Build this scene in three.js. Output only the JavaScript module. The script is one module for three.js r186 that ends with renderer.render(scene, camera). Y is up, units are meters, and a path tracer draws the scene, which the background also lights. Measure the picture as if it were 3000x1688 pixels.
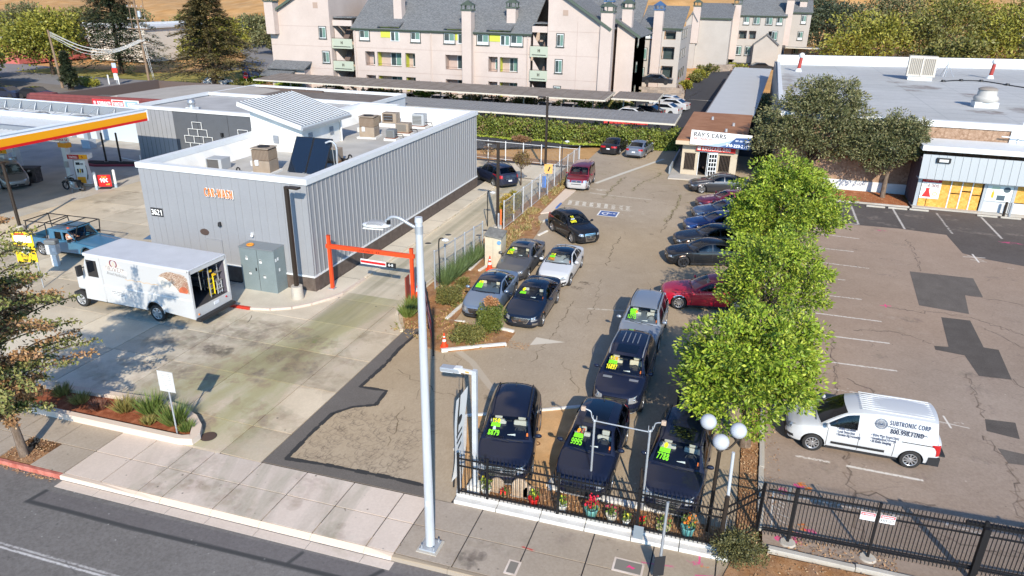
import * as THREE from 'three';
import { Sky } from 'three/addons/objects/Sky.js';
import { mergeGeometries,toCreasedNormals } from 'three/addons/utils/BufferGeometryUtils.js';
import { RoundedBoxGeometry } from 'three/addons/geometries/RoundedBoxGeometry.js';
import { FontLoader } from 'three/addons/loaders/FontLoader.js';
import { TextGeometry } from 'three/addons/geometries/TextGeometry.js';

const scene = new THREE.Scene();
const D2R = Math.PI / 180;
// camera: a drone 14.6 m over the street, looking down along the lots
const camera = new THREE.PerspectiveCamera(43.755,1024 / 576,0.5,4000);
camera.rotation.order = 'YXZ';
camera.position.set(0,14.6,0);
camera.rotation.set(-22.5 * D2R,17.905 * D2R,0.935 * D2R);
scene.add(camera);
// sun behind the camera on the right, 30 degrees up
const SUN = new THREE.Vector3(0.348,0.505,0.79).normalize();
const sun = new THREE.DirectionalLight(new THREE.Color(1,0.9,0.74),4.7);
sun.position.copy(SUN).multiplyScalar(200);sun.target.position.set(0,0,-60);
sun.position.add(sun.target.position);
sun.castShadow = true;sun.shadow.radius = 1;sun.shadow.mapSize.set(4096,4096);
Object.assign(sun.shadow.camera,{ left: -140,right: 140,top: 140,bottom: -140,near: 1,far: 600 });
scene.add(sun,sun.target);
const sky = new Sky();sky.name = 'sky';sky.scale.setScalar(3000);
sky.material.uniforms.sunPosition.value.copy(SUN);
sky.material.uniforms.turbidity.value = 2.5;sky.material.uniforms.rayleigh.value = 1.1;
sky.material.uniforms.mieCoefficient.value = 0.004;sky.material.uniforms.mieDirectionalG.value = 0.8;
if (sky.material.uniforms.cloudCoverage) { sky.material.uniforms.cloudCoverage.value = 0.2;sky.material.uniforms.cloudDensity.value = 0.4;}
sky.userData.kind = 'structure';
scene.add(sky);
scene.environmentIntensity = 0.28;
const renderer = new THREE.WebGLRenderer({ antialias: true });
renderer.toneMapping = THREE.LinearToneMapping;
renderer.toneMappingExposure = 1.27;
renderer.shadowMap.enabled = true;
renderer.setSize(1024,576);

// ---------- helpers ----------
let seed = 12345;
const rnd = () => { seed = (seed * 1664525 + 1013904223) >>> 0;return seed / 4294967296;};
const rr = (a,b) => a + (b - a) * rnd();
const reseed = (s) => { seed = s >>> 0;};
const C = (r,g,b) => new THREE.Color().setRGB(r,g,b);
const used = {};
const numbered = (n) => { if (!(n in used)) { used[n] = 0;return n;} used[n]++;return n + '_' + String(used[n]).padStart(3,'0');};
function thing(name,label,category,pos = [0,0,0],turn = 0,group) {
const o = new THREE.Group();o.name = numbered(name);o.position.set(...pos);o.rotation.y = turn;
o.userData = { label,category };if (group) o.userData.group = group;scene.add(o);return o;
}
function struct(name) { const o = new THREE.Group();o.name = numbered(name);o.userData.kind = 'structure';scene.add(o);return o;}
function M(parent,name,geo,mat,pos,rot) {
if (Array.isArray(mat)) { geo.computeBoundingBox();const v = geo.boundingBox.getSize(new THREE.Vector3());geo = new THREE.BoxGeometry(v.x,v.y,v.z);}   // printed panels keep 0..1 uv
const m = new THREE.Mesh(geo,mat);m.name = name;if (pos) m.position.set(...pos);if (rot) m.rotation.set(...rot);
m.castShadow = m.receiveShadow = true;(parent || scene).add(m);return m;
}
function copy(o,pos,turn,label) {
const c = o.clone();c.userData = { ...o.userData };c.name = numbered(o.name.replace(/_\d\d\d$/,''));c.position.set(...pos);c.rotation.y = turn;
if (label) c.userData.label = label;scene.add(c);return c;
}
// uv in metres from the dominant face direction
function boxuv(g0) {
const g = g0.index ? g0.toNonIndexed() : g0;const p = g.attributes.position,n = p.count,uv = new Float32Array(n * 2);
const a = new THREE.Vector3(),b = new THREE.Vector3(),c = new THREE.Vector3();
for (let i = 0;i < n;i += 3) {
a.fromBufferAttribute(p,i);b.fromBufferAttribute(p,i + 1);c.fromBufferAttribute(p,i + 2);
const nx = Math.abs((b.y - a.y) * (c.z - a.z) - (b.z - a.z) * (c.y - a.y)),ny = Math.abs((b.z - a.z) * (c.x - a.x) - (b.x - a.x) * (c.z - a.z)),nz = Math.abs((b.x - a.x) * (c.y - a.y) - (b.y - a.y) * (c.x - a.x));
[a,b,c].forEach((v,k) => {
const [u,w] = ny >= nx && ny >= nz ? [v.x,-v.z] : nx >= nz ? [v.z,v.y] : [v.x,v.y];
uv[(i + k) * 2] = u;uv[(i + k) * 2 + 1] = w;
});
}
g.setAttribute('uv',new THREE.BufferAttribute(uv,2));return g;
}
const gcache = new Map();
const cached = (k,f) => { if (!gcache.has(k)) gcache.set(k,f());return gcache.get(k);};
const q3 = (v) => v.toFixed(3);
const boxG = (w,h,d) => cached(`b${q3(w)},${q3(h)},${q3(d)}`,() => boxuv(new THREE.BoxGeometry(w,h,d)));
const rboxG = (w,h,d,r = 0.02) => cached(`r${q3(w)},${q3(h)},${q3(d)},${r}`,() => boxuv(new RoundedBoxGeometry(w,h,d,2,r)));
const cylG = (r0,r1,h,s = 12) => cached(`c${q3(r0)},${q3(r1)},${q3(h)},${s}`,() => new THREE.CylinderGeometry(r0,r1,h,s));
const sphG = (r,w = 16,h = 12) => cached(`s${q3(r)},${w}`,() => new THREE.SphereGeometry(r,w,h));
// box by extents
const B = (p,name,mat,x0,x1,y0,y1,z0,z1) => M(p,name,boxG(Math.abs(x1 - x0),Math.abs(y1 - y0),Math.abs(z1 - z0)),mat,[(x0 + x1) / 2,(y0 + y1) / 2,(z0 + z1) / 2]);
const bgeo = (x0,x1,y0,y1,z0,z1) => boxG(Math.abs(x1 - x0),Math.abs(y1 - y0),Math.abs(z1 - z0)).clone().translate((x0 + x1) / 2,(y0 + y1) / 2,(z0 + z1) / 2);
const clean = (g) => { const h = g.index ? g.toNonIndexed() : g.clone();for (const k of Object.keys(h.attributes)) if (!['position','normal','uv'].includes(k)) h.deleteAttribute(k);if (!h.attributes.uv) h.setAttribute('uv',new THREE.BufferAttribute(new Float32Array(h.attributes.position.count * 2),2));if (!h.attributes.normal) h.computeVertexNormals();return h;};
const merge = (list) => mergeGeometries(list.map(clean));
// bar between two points
function barG(a,b,r,sides = 8,r2) {
const A = new THREE.Vector3(...a),Bv = new THREE.Vector3(...b),d = Bv.clone().sub(A),g = new THREE.CylinderGeometry(r2 ?? r,r,d.length(),sides);
g.applyQuaternion(new THREE.Quaternion().setFromUnitVectors(new THREE.Vector3(0,1,0),d.clone().normalize()));g.translate(...A.add(Bv).multiplyScalar(0.5).toArray());return g;
}
const bar = (p,name,mat,a,b,r,sides,r2) => M(p,name,barG(a,b,r,sides,r2),mat);
const tubeG = (pts,r,seg = 20,rs = 8) => new THREE.TubeGeometry(new THREE.CatmullRomCurve3(pts.map((q) => new THREE.Vector3(...q))),seg,r,rs);
// flat polygon (x,z list) at height y, facing up, uv = metres or a world rectangle
function polyG(pts,y = 0,rect) {
const s = new THREE.Shape(pts.map(([x,z]) => new THREE.Vector2(x,-z)));const g = new THREE.ShapeGeometry(s,24);g.rotateX(-Math.PI / 2);g.translate(0,y,0);
const p = g.attributes.position,uv = g.attributes.uv;
for (let i = 0;i < p.count;i++) { const x = p.getX(i),z = p.getZ(i);if (rect) uv.setXY(i,(x - rect[0]) / (rect[1] - rect[0]),1 - (z - rect[2]) / (rect[3] - rect[2]));else uv.setXY(i,x,-z);}
return g;
}
// extruded polygon slab from y0 to y1
function slabG(pts,y0,y1,rect) {
const s = new THREE.Shape(pts.map(([x,z]) => new THREE.Vector2(x,-z)));const g = boxuv(new THREE.ExtrudeGeometry(s,{ depth: y1 - y0,bevelEnabled: false }).rotateX(-Math.PI / 2).translate(0,y0,0));
if (rect) { const p = g.attributes.position,uv = g.attributes.uv;for (let i = 0;i < p.count;i++) uv.setXY(i,(p.getX(i) - rect[0]) / (rect[1] - rect[0]),1 - (p.getZ(i) - rect[2]) / (rect[3] - rect[2]));}
return g;
}
// vertical wall polygon in a plane: pts (u,v); dir 'z' => wall at constant z with u=x ; dir 'x' => constant x with u=z ; thickness t going behind
function wallG(pts,holes,t) {
const s = new THREE.Shape(pts.map(([u,v]) => new THREE.Vector2(u,v)));
for (const [a,b,c,d] of holes || []) { const h = new THREE.Path();h.moveTo(a,c);h.lineTo(a,d);h.lineTo(b,d);h.lineTo(b,c);h.closePath();s.holes.push(h);}
return boxuv(new THREE.ExtrudeGeometry(s,{ depth: t,bevelEnabled: false }).translate(0,0,-t));
}
// ---------- noise & textures ----------
function hash(x,y,s) { let h = (x * 374761393 + y * 668265263 + s * 974711) | 0;h = Math.imul(h ^ (h >>> 13),1274126177);return ((h ^ (h >>> 16)) >>> 0) / 4294967296;}
function vnoise(x,y,s,per) {
const xi = Math.floor(x),yi = Math.floor(y),fx = x - xi,fy = y - yi,u = fx * fx * (3 - 2 * fx),v = fy * fy * (3 - 2 * fy);
const w = (a) => per ? ((a % per) + per) % per : a;
const a = hash(w(xi),w(yi),s),b = hash(w(xi + 1),w(yi),s),c = hash(w(xi),w(yi + 1),s),d = hash(w(xi + 1),w(yi + 1),s);
return a + (b - a) * u + (c - a) * v + (a - b - c + d) * u * v;
}
function fbm(x,y,s,oct = 4,per) { let t = 0,a = 0.5,n = 0;for (let i = 0;i < oct;i++) { t += a * vnoise(x,y,s + i * 17,per);n += a;a *= 0.5;x *= 2;y *= 2;if (per) per *= 2;} return t / n;}
const sgb = (r,g,b) => [r,g,b];
function tex(c,wrap = true) { const t = new THREE.CanvasTexture(c);t.colorSpace = THREE.SRGBColorSpace;t.magFilter = THREE.LinearFilter;if (wrap) t.wrapS = t.wrapT = THREE.RepeatWrapping;t.anisotropy = 8;return t;}
function canvas(w,h) { const c = document.createElement('canvas');c.width = w;c.height = h;return c;}
// tiling grain: base sRGB colour, coarse mottling and fine grit; metres = size of one tile
function grainTex(size,metres,base,coarse,fine,sd,freq = 6,tint) {
const c = canvas(size,size),x = c.getContext('2d'),im = x.createImageData(size,size),d = im.data;
for (let j = 0;j < size;j++) for (let i = 0;i < size;i++) {
const n = fbm(i / size * freq,j / size * freq,sd,5,freq) - 0.5,f = hash(i,j,sd + 5) - 0.5,f2 = vnoise(i / 2.3,j / 2.3,sd + 9) - 0.5,k = (j * size + i) * 4,v = coarse * n * 2 + fine * (f * 0.6 + f2);
const t = tint ? (fbm(i / size * freq * 0.7 + 9,j / size * freq * 0.7,sd + 3,3) - 0.5) * 2 : 0;
for (let q = 0;q < 3;q++) d[k + q] = Math.max(0,Math.min(255,base[q] + v + (tint ? tint[q] * t : 0)));
d[k + 3] = 255;
}
x.putImageData(im,0,0);const t = tex(c);t.repeat.set(1 / metres,1 / metres);return t;
}
// large painted ground sheet: rect in world metres; draw(ctx, X, Z) works in metres
function groundCanvas(W,H,rect,base,coarse,fine,sd,tint,draw) {
const c = canvas(W,H),x = c.getContext('2d'),im = x.createImageData(W,H),d = im.data,sx = (rect[1] - rect[0]) / W,sz = (rect[3] - rect[2]) / H;
for (let j = 0;j < H;j++) for (let i = 0;i < W;i++) {
const wx = i * sx,wz = j * sz,n = fbm(wx * 0.22,wz * 0.22,sd,4) - 0.5,m = fbm(wx * 1.7,wz * 1.7,sd + 41,2) - 0.5,f = hash(i,j,sd + 5) - 0.5,f2 = vnoise(i / 2.7,j / 2.7,sd + 9) - 0.5,k = (j * W + i) * 4,v = coarse * (n * 2 + m * 0.7) + fine * (f * 0.7 + f2 * 0.8);
const t = (vnoise(wx * 0.13 + 7,wz * 0.13,sd + 3) - 0.5) * 2;
for (let q = 0;q < 3;q++) d[k + q] = Math.max(0,Math.min(255,base[q] + v + tint[q] * t));
d[k + 3] = 255;
}
x.putImageData(im,0,0);
x.setTransform(1 / sx,0,0,1 / sz,-rect[0] / sx,-rect[2] / sz);
draw(x);return tex(c,false);
}
function crack(x,pts,w,col,jit = 0.25,a = 0.8) {   // wandering crack through points (metres)
x.strokeStyle = col;x.lineCap = 'round';x.lineJoin = 'round';
for (let i = 0;i + 1 < pts.length;i++) {
let [ax,az] = pts[i];const [bx,bz] = pts[i + 1],n = Math.max(3,Math.round(Math.hypot(bx - ax,bz - az) / 0.25));
for (let k = 1;k <= n;k++) {
const t = k / n,last = k === n,nx = pts[i][0] + (bx - pts[i][0]) * t + (last ? 0 : rr(-jit,jit) * 0.5),nz = pts[i][1] + (bz - pts[i][1]) * t + (last ? 0 : rr(-jit,jit) * 0.5);
x.globalAlpha = a * rr(0.45,1);x.lineWidth = w * rr(0.4,1.3);x.beginPath();x.moveTo(ax,az);x.lineTo(nx,nz);x.stroke();ax = nx;az = nz;
}
}
x.globalAlpha = 1;
}
function blotch(x,cx,cz,rx,rz,col,a,n = 26) {   // stain with a ragged outline built from many dabs
x.fillStyle = col;
for (let i = 0;i < n;i++) { const t = rr(0,6.283),r = Math.sqrt(rnd());x.globalAlpha = a * rr(0.3,1) / 2.2;x.beginPath();x.ellipse(cx + Math.cos(t) * r * rx,cz + Math.sin(t) * r * rz,rx * rr(0.12,0.42),rz * rr(0.12,0.42),rr(0,3),0,6.283);x.fill();}
x.globalAlpha = 1;
}
function wornLine(x,x0,z0,x1,z1,w,col,a,wear = 0.35) {
const L = Math.hypot(x1 - x0,z1 - z0),n = Math.ceil(L / 0.06);x.fillStyle = col;const ux = (x1 - x0) / L,uz = (z1 - z0) / L;
for (let i = 0;i < n;i++) for (let k = -2;k <= 2;k++) { if (rnd() < wear) continue;x.globalAlpha = a * rr(0.55,1);const s = i / n * L,o = k / 5 * w;x.fillRect(x0 + ux * s - uz * o - 0.035,z0 + uz * s + ux * o - w / 10 - 0.008,0.07,w / 5 + 0.016);}
x.globalAlpha = 1;
}
const std = (o) => new THREE.MeshStandardMaterial({ roughness: 0.85,...o });
const phys = (o) => new THREE.MeshPhysicalMaterial(o);
const hexm = (h,r = 0.7,m = 0,o = {}) => std({ color: new THREE.Color(h),roughness: r,metalness: m,...o });
function textTex(w,h,bg,draw) { const c = canvas(w,h),x = c.getContext('2d');if (bg) { x.fillStyle = bg;x.fillRect(0,0,w,h);} draw(x,w,h);return tex(c,false);}
function fitText(x,s,cx,cy,w,h,col,font = 'bold',fam = 'sans-serif') { x.save();x.fillStyle = col;x.font = `${font} 100px ${fam}`;x.textBaseline = 'middle';x.textAlign = 'center';const m = x.measureText(s);x.translate(cx,cy);x.scale(w / m.width,h / 72);x.fillText(s,0,0);x.restore();}
// ---------- ground, street, pavements ----------
const sstep = (a,b,v) => { const t = Math.max(0,Math.min(1,(v - a) / (b - a)));return t * t * (3 - 2 * t);};
// lie of the land: flat lots, a gentle rise behind the flats, a hill beyond
function hgt(x,z) {
let h = 0.030 * Math.max(0,-z - 116) * sstep(-60,-25,x) - 0.0;
h += 0.02 * Math.max(0,-z - 150) * (1 - sstep(-60,-25,x));
h += 0.17 * Math.max(0,-z - 205) * sstep(-300,-120,x) + 0.05 * Math.max(0,-z - 230);
return h + (z < -120 ? (fbm(x * 0.02,z * 0.02,5,3) - 0.5) * 3 * sstep(-140,-240,-(-z)) : 0);
}
const texConc = grainTex(512,5,[176,169,158],16,12,3,5,[5,2,-3]);
const texAsph = grainTex(512,4,[70,69,70],9,16,11,6);
const texTan = grainTex(512,5,[122,113,103],12,14,17,5,[4,2,-2]);
const texSoil = grainTex(512,2.5,[150,110,74],30,46,23,9,[14,6,-6]);
const texDry = grainTex(512,30,[186,142,88],26,16,29,7,[16,6,-6]);
const mConc = std({ map: texConc,roughness: 0.9 }),mAsph = std({ map: texAsph,roughness: 0.92 }),mTan = std({ map: texTan,roughness: 0.92 });
const mSoil = std({ map: texSoil,roughness: 1 }),mDry = std({ map: texDry,roughness: 1 });
const mBlackTop = std({ map: grainTex(256,4,[58,57,60],5,9,13,5),roughness: 0.9 });
const mWhitePaint = std({ map: grainTex(256,1.3,[214,210,202],18,16,31,6),roughness: 0.8 });
const mRedKerb = std({ map: grainTex(256,0.9,[186,108,92],34,26,37,5,[10,16,16]),roughness: 0.85 });
const mRedPaint = hexm('#b8301f',0.6);

{ // one wide sheet of earth, reaching the horizon
const xs = [],zs = [];for (let x = -560;x <= 460;x += 12) xs.push(x);for (let z = 80;z >= -900;z -= 12) zs.push(z);
const pos = [],uv = [],idx = [];for (const z of zs) for (const x of xs) { pos.push(x,hgt(x,z) - 0.3,z);uv.push(x,-z);}
const nx = xs.length;for (let j = 0;j + 1 < zs.length;j++) for (let i = 0;i + 1 < nx;i++) { const a = j * nx + i;idx.push(a,a + 1,a + nx,a + 1,a + nx + 1,a + nx);}
const g = new THREE.BufferGeometry();g.setAttribute('position',new THREE.Float32BufferAttribute(pos,3));g.setAttribute('uv',new THREE.Float32BufferAttribute(uv,2));g.setIndex(idx);g.computeVertexNormals();
const m = M(null,'ground',g,mDry);m.userData.kind = 'structure';
}
function drape(name,pts,mat,off = 0.0,step = 4) {   // a sheet that follows the land inside an outline
const s = new THREE.Shape(pts.map(([x,z]) => new THREE.Vector2(x,-z)));let minx = 1e9,maxx = -1e9,minz = 1e9,maxz = -1e9;
for (const [x,z] of pts) { minx = Math.min(minx,x);maxx = Math.max(maxx,x);minz = Math.min(minz,z);maxz = Math.max(maxz,z);}
let g = new THREE.ShapeGeometry(s);g.rotateX(-Math.PI / 2);g = g.toNonIndexed();
for (let it = 0;it < 5;it++) { // split long edges so that the sheet can bend
const p = g.attributes.position,out = [];let split = false;
for (let i = 0;i < p.count;i += 3) {
const v = [0,1,2].map((k) => new THREE.Vector3().fromBufferAttribute(p,i + k)),L = [v[0].distanceTo(v[1]),v[1].distanceTo(v[2]),v[2].distanceTo(v[0])],m = Math.max(...L),k = L.indexOf(m);
if (m > step * 2) { split = true;const a = v[k],b = v[(k + 1) % 3],c = v[(k + 2) % 3],q = a.clone().add(b).multiplyScalar(0.5);out.push(a,q,c,q,b,c);} else out.push(...v);
}
g = new THREE.BufferGeometry().setFromPoints(out);if (!split) break;
}
const p = g.attributes.position,uv = new Float32Array(p.count * 2);
for (let i = 0;i < p.count;i++) { const x = p.getX(i),z = p.getZ(i);p.setY(i,hgt(x,z) + off);uv[i * 2] = x;uv[i * 2 + 1] = -z;}
g.setAttribute('uv',new THREE.BufferAttribute(uv,2));g.computeVertexNormals();
const o = M(null,numbered(name),g,mat);o.userData.kind = 'structure';return o;
}
// ---- street ----
const ks = (x) => -13.52 - 0.0245 * (x + 19.5);     // kerb line
reseed(7);
{
const R = [-42,10,-14.6,-3];
const t = groundCanvas(2048,512,R,[110,105,101],10,17,51,[6,3,4],(x) => {
x.fillStyle = '#3c3b3d';// sealed trench line along the gutter
const line = (pts,w,a) => { for (let k = 0;k < 7;k++) { x.globalAlpha = a / 3;x.lineWidth = w * rr(0.5,1.1);x.strokeStyle = '#38373a';x.beginPath();pts.forEach(([px,pz],i) => { const q = [px + rr(-.05,.05),pz + rr(-.04,.04)];i ? x.lineTo(...q) : x.moveTo(...q);});x.stroke();} x.globalAlpha = 1;};
x.globalAlpha = 0.35;x.fillStyle = '#555154';x.beginPath();x.moveTo(-19.5,-12.95);x.lineTo(-19.55,-12.35);x.lineTo(-10.9,-12.66);x.lineTo(-3,-12.9);x.lineTo(-3,-13.6);x.closePath();x.fill();x.globalAlpha = 1;
line([[-19.45,-13.0],[-19.56,-12.37],[-18.1,-12.42],[-15.7,-12.46],[-13.3,-12.6],[-10.9,-12.68],[-8.7,-12.77],[-5,-12.9]],0.17,0.8);
line([[-10.5,-12.75],[-10.35,-13.3]],0.1,0.8);line([[-7.9,-13.4],[-8.3,-12.8]],0.12,0.8);
for (let i = 0;i < 60;i++) blotch(x,rr(-24,2),rr(-13,-8),rr(0.03,0.1),rr(0.03,0.08),'#2f2e30',0.9,8);
for (let i = 0;i < 500;i++) { x.globalAlpha = rr(0.2,0.8);x.fillStyle = rnd() < 0.4 ? '#d8d4cc' : '#3d3c3e';x.fillRect(rr(-28,6),rr(-13.3,-6),0.04,0.03);}
wornLine(x,-30,-10.38,-5,-10.98,0.06,'#d6d2ce',0.7,0.15);wornLine(x,-30,-10.5,-5,-11.1,0.06,'#d6d2ce',0.45,0.3);
for (let i = 0;i < 26;i++) crack(x,[[rr(-26,-4),rr(-12,-7)],[rr(-26,-4),rr(-12,-7)]].map((q,k,a) => k ? [a[0][0] + rr(-1,1),a[0][1] + rr(-.5,.5)] : q),0.02,'#3a393c',0.2,0.5);
});
const o = struct('street');M(o,'asphalt',polyG([[-200,ks(-200) - 0.05],[10,ks(10) - 0.05],[60,ks(60) - 0.05],[60,40],[-200,40]],-0.128,R),std({ map: t,roughness: 0.93 }));
t.wrapS = t.wrapT = THREE.MirroredRepeatWrapping;
}
// ---- concrete pavements: every slab is a piece of its own ----
const RW = [-30,12,-19,-12.6];
const texWalk = groundCanvas(2048,320,RW,[210,192,175],12,9,61,[5,2,-2],(x) => {
for (let i = 0;i < 34;i++) { const cx = rr(-17,-9),cz = rr(-18.5,-13.6);blotch(x,cx,cz,rr(0.3,1.1),rr(0.2,0.6),'#7a6c5c',0.18,30);}
for (let k = 0;k < 22;k++) { // tyre sweeps from cars turning in
x.strokeStyle = '#6d6258';const a = rr(-17,-9),b = rr(-2.5,1.2);
for (let q = 0;q < 2;q++) { x.lineWidth = rr(0.1,0.7);x.globalAlpha = 0.05;x.beginPath();x.moveTo(a + rr(-.1,.1),-13.7);x.quadraticCurveTo(a + b * 0.4,-15.5,a + b + rr(-.1,.1),-18.5);x.stroke();}
}
x.globalAlpha = 1;for (let i = 0;i < 140;i++) { x.globalAlpha = rr(0.2,0.7);x.fillStyle = '#3b352f';x.beginPath();x.arc(rr(-24,6),rr(-18,-13.6),rr(0.012,0.035),0,7);x.fill();} x.globalAlpha = 1;
blotch(x,-5.9,-14.45,0.5,0.3,'#5a5148',0.35,30);
});
const texWalkOld = groundCanvas(2048,320,RW,[162,147,129],12,12,67,[6,3,-3],(x) => {
for (let i = 0;i < 60;i++) blotch(x,rr(-29,9),rr(-18,-13.5),rr(0.1,0.6),rr(0.1,0.35),'#6e6152',0.22,20);
for (let i = 0;i < 170;i++) { x.globalAlpha = rr(0.2,0.7);x.fillStyle = '#3b352f';x.beginPath();x.arc(rr(-29,8),rr(-18,-13.6),rr(0.01,0.03),0,7);x.fill();} x.globalAlpha = 1;
blotch(x,-5.7,-14.5,0.45,0.3,'#4c443c',0.45,40);blotch(x,1.5,-15.8,1.3,0.8,'#7a6248',0.3,40);
const P = '#e0447f',O = '#e07b30';  // surveyors' spray marks
const spray = (pts,w,col,a = 0.85) => { x.strokeStyle = col;x.lineCap = 'round';x.lineWidth = w;x.globalAlpha = a;x.beginPath();pts.forEach((p,i) => i ? x.lineTo(...p) : x.moveTo(...p));x.stroke();for (let i = 0;i < 30;i++) { const p = pts[Math.floor(rnd() * pts.length)];x.globalAlpha = 0.3;x.fillStyle = col;x.fillRect(p[0] + rr(-w,w) * 1.6,p[1] + rr(-w,w) * 1.6,0.02,0.02);} x.globalAlpha = 1;};
spray([[0.28,-16.8],[0.3,-16.4]],0.05,P);blotch(x,0.2,-16.35,0.22,0.06,P,1.3,16);blotch(x,0.45,-16.3,0.14,0.04,O,1.3,12);
spray([[-1.2,-15.9],[-0.42,-16.02]],0.04,P,0.6);spray([[0.25,-15.9],[0.9,-16.05],[1.5,-16.2]],0.05,P,0.7);spray([[-4.52,-15.38],[-4.24,-15.36]],0.04,'#c03028',0.8);
});
const mWalk = std({ map: texWalk,roughness: 0.9 }),mWalkOld = std({ map: texWalkOld,roughness: 0.92 });
const zin = (x) => ks(x) - 2.62;
function slab(parent,name,x0,x1,f0,f1,mat,rect,y = 0,gap = 0.02) {
M(parent,name,slabG([[x0 + gap,f0(x0) - gap],[x1 - gap,f0(x1) - gap],[x1 - gap,f1(x1) + gap],[x0 + gap,f1(x0) + gap]],y - 0.1,y,rect),mat);
}
{
const walk = struct('pavement');B(walk,'bedding',mBlackTop,-60,30,-0.27,-0.03,-17.2,-14.4);
const mid = (x) => ks(x) - 1.42,kb = (x) => ks(x) - 0.16;
const xs = [-19.53,-18.06,-16.61,-15.7,-13.87,-12.17,-10.46,-8.74,-7.86];
for (let i = 0;i + 1 < xs.length;i++) { slab(walk,'slab',xs[i],xs[i + 1],kb,mid,mWalk,RW);slab(walk,'slab',xs[i],xs[i + 1],mid,zin,mWalk,RW);}
for (let x = -19.53;x > -40;x -= 1.75) { slab(walk,'slab',x - 1.75,x,mid,zin,mWalkOld,RW);if (x > -20) { slab(walk,'slab',-20.95,x,kb,mid,mWalkOld,RW);} else slab(walk,'slab',x - 1.75 - (x < -22 ? 0 : 0),Math.min(x,-22.3),kb,mid,mWalkOld,RW);}
for (let x = -7.86,i = 0;x < 9;x += 1.72,i++) { slab(walk,'slab',x,x + 1.72,kb,mid,mWalkOld,RW);slab(walk,'slab',x,x + 1.72,mid,(q) => -16.5 - 0.027 * (q + 7),mWalkOld,RW);}
// tree pit with bark mulch
M(walk,'tree_pit',slabG([[-22.3,-13.66],[-20.98,-13.7],[-20.98,-14.92],[-22.3,-14.86]],-0.12,-0.03),mSoil);
// kerb: upright stones, dropped along the driveway, then gutter slabs
const kerbPiece = (x0,x1,h0,h1,mat,nm = 'kerb_stone') => {
const g = new THREE.BufferGeometry(),z0 = ks(x0),z1 = ks(x1);const P = [];
const sec = (x,z,h) => [[x,-0.25,z + 0.015],[x,h - 0.128 - 0.025,z],[x,h - 0.128,z - 0.03],[x,0.0,z - 0.15],[x,-0.2,z - 0.15]];
const a = sec(x0 + 0.006,z0,h0),b = sec(x1 - 0.006,z1,h1);for (let k = 0;k < 4;k++) P.push(a[k],b[k],a[k + 1],b[k],b[k + 1],a[k + 1]);
P.push(a[0],a[1],a[2],a[0],a[2],a[3],a[0],a[3],a[4],b[0],b[2],b[1],b[0],b[3],b[2],b[0],b[4],b[3]);
g.setAttribute('position',new THREE.Float32BufferAttribute(P.flat(),3));const u = boxuv(g);u.computeVertexNormals();M(walk,nm,u,mat);
};
for (let x = -37;x < -19.6;x += 1.75) kerbPiece(x,x + 1.75 > -19.6 ? -19.53 : x + 1.75,0.14,0.14,mRedKerb);
kerbPiece(-19.53,-18.06,0.14,0.13,mWhitePaint === 0 ? mConc : mWalk);kerbPiece(-18.06,-16.61,0.13,0.09,mWalk);kerbPiece(-16.61,-15.7,0.09,0.05,mWalk);
for (const [a,b] of [[-15.7,-13.87],[-13.87,-12.17],[-12.17,-10.46],[-10.46,-8.74]]) kerbPiece(a,b,0.04,0.04,mWalk);
kerbPiece(-8.74,-7.86,0.05,0.11,mWalk);kerbPiece(-7.86,-6.2,0.12,0.14,mWalkOld);for (let x = -6.2;x < 9;x += 1.72) kerbPiece(x,x + 1.72,0.14,0.14,mWalkOld);
const gx = [-19.4,-17.9,-16.5,-15.2,-13.78,-12.1,-10.38,-8.68,-7.75];
for (let i = 0;i + 1 < gx.length;i++) slab(walk,'gutter_slab',gx[i],gx[i + 1],(x) => ks(x) + 0.36,(x) => ks(x) + 0.03,mWalk,RW,-0.122,0.008);
// drop the apron slabs' front strip between kerb and slab row is part of the kerb stones
for (let i = 0;i + 1 < xs.length;i++) { const x0 = xs[i],x1 = xs[i + 1];slab(walk,'kerb_top',x0,x1,(x) => ks(x) - 0.15,(x) => ks(x) - 0.162,mWalk,RW,-0.004,0.001);}
// service lids set in the walk
const lid = (x,z,w,d) => { const o = thing('utility_vault',w > 0.6 ? 'long concrete utility vault lid with pink spray mark in the pavement' : w > 0.3 ? 'grey utility vault lid beside the post of the street sign' : 'small square grey utility box lid in the tan pavement','utility lid',[x,0.004,z]);M(o,'frame',boxG(w + 0.12,0.01,d + 0.12),mWalk);M(o,'lid',boxG(w,0.02,d),hexm('#7d766c',0.8));if (w > 0.6) M(o,'spray_mark',polyG([[-0.05,0.06],[0.02,-0.07],[0.1,-0.02],[0.2,0.0],[0.13,0.07],[0.03,0.02]],0.014),hexm('#e0447f',0.8));};
lid(-4.55,-14.53,0.24,0.42);lid(-1.55,-15.6,0.72,0.4);
const mh = thing('manhole_cover','round brown manhole cover in the pale driveway concrete','manhole cover',[-16.55,0.004,-16.9]);M(mh,'cover',cylG(0.26,0.27,0.02,24),hexm('#5d4a40',0.7,0.3));M(mh,'rim',new THREE.TorusGeometry(0.27,0.012,6,28).rotateX(Math.PI / 2),hexm('#4a3f38',0.7,0.3),[0,0.008,0]);
}
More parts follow.
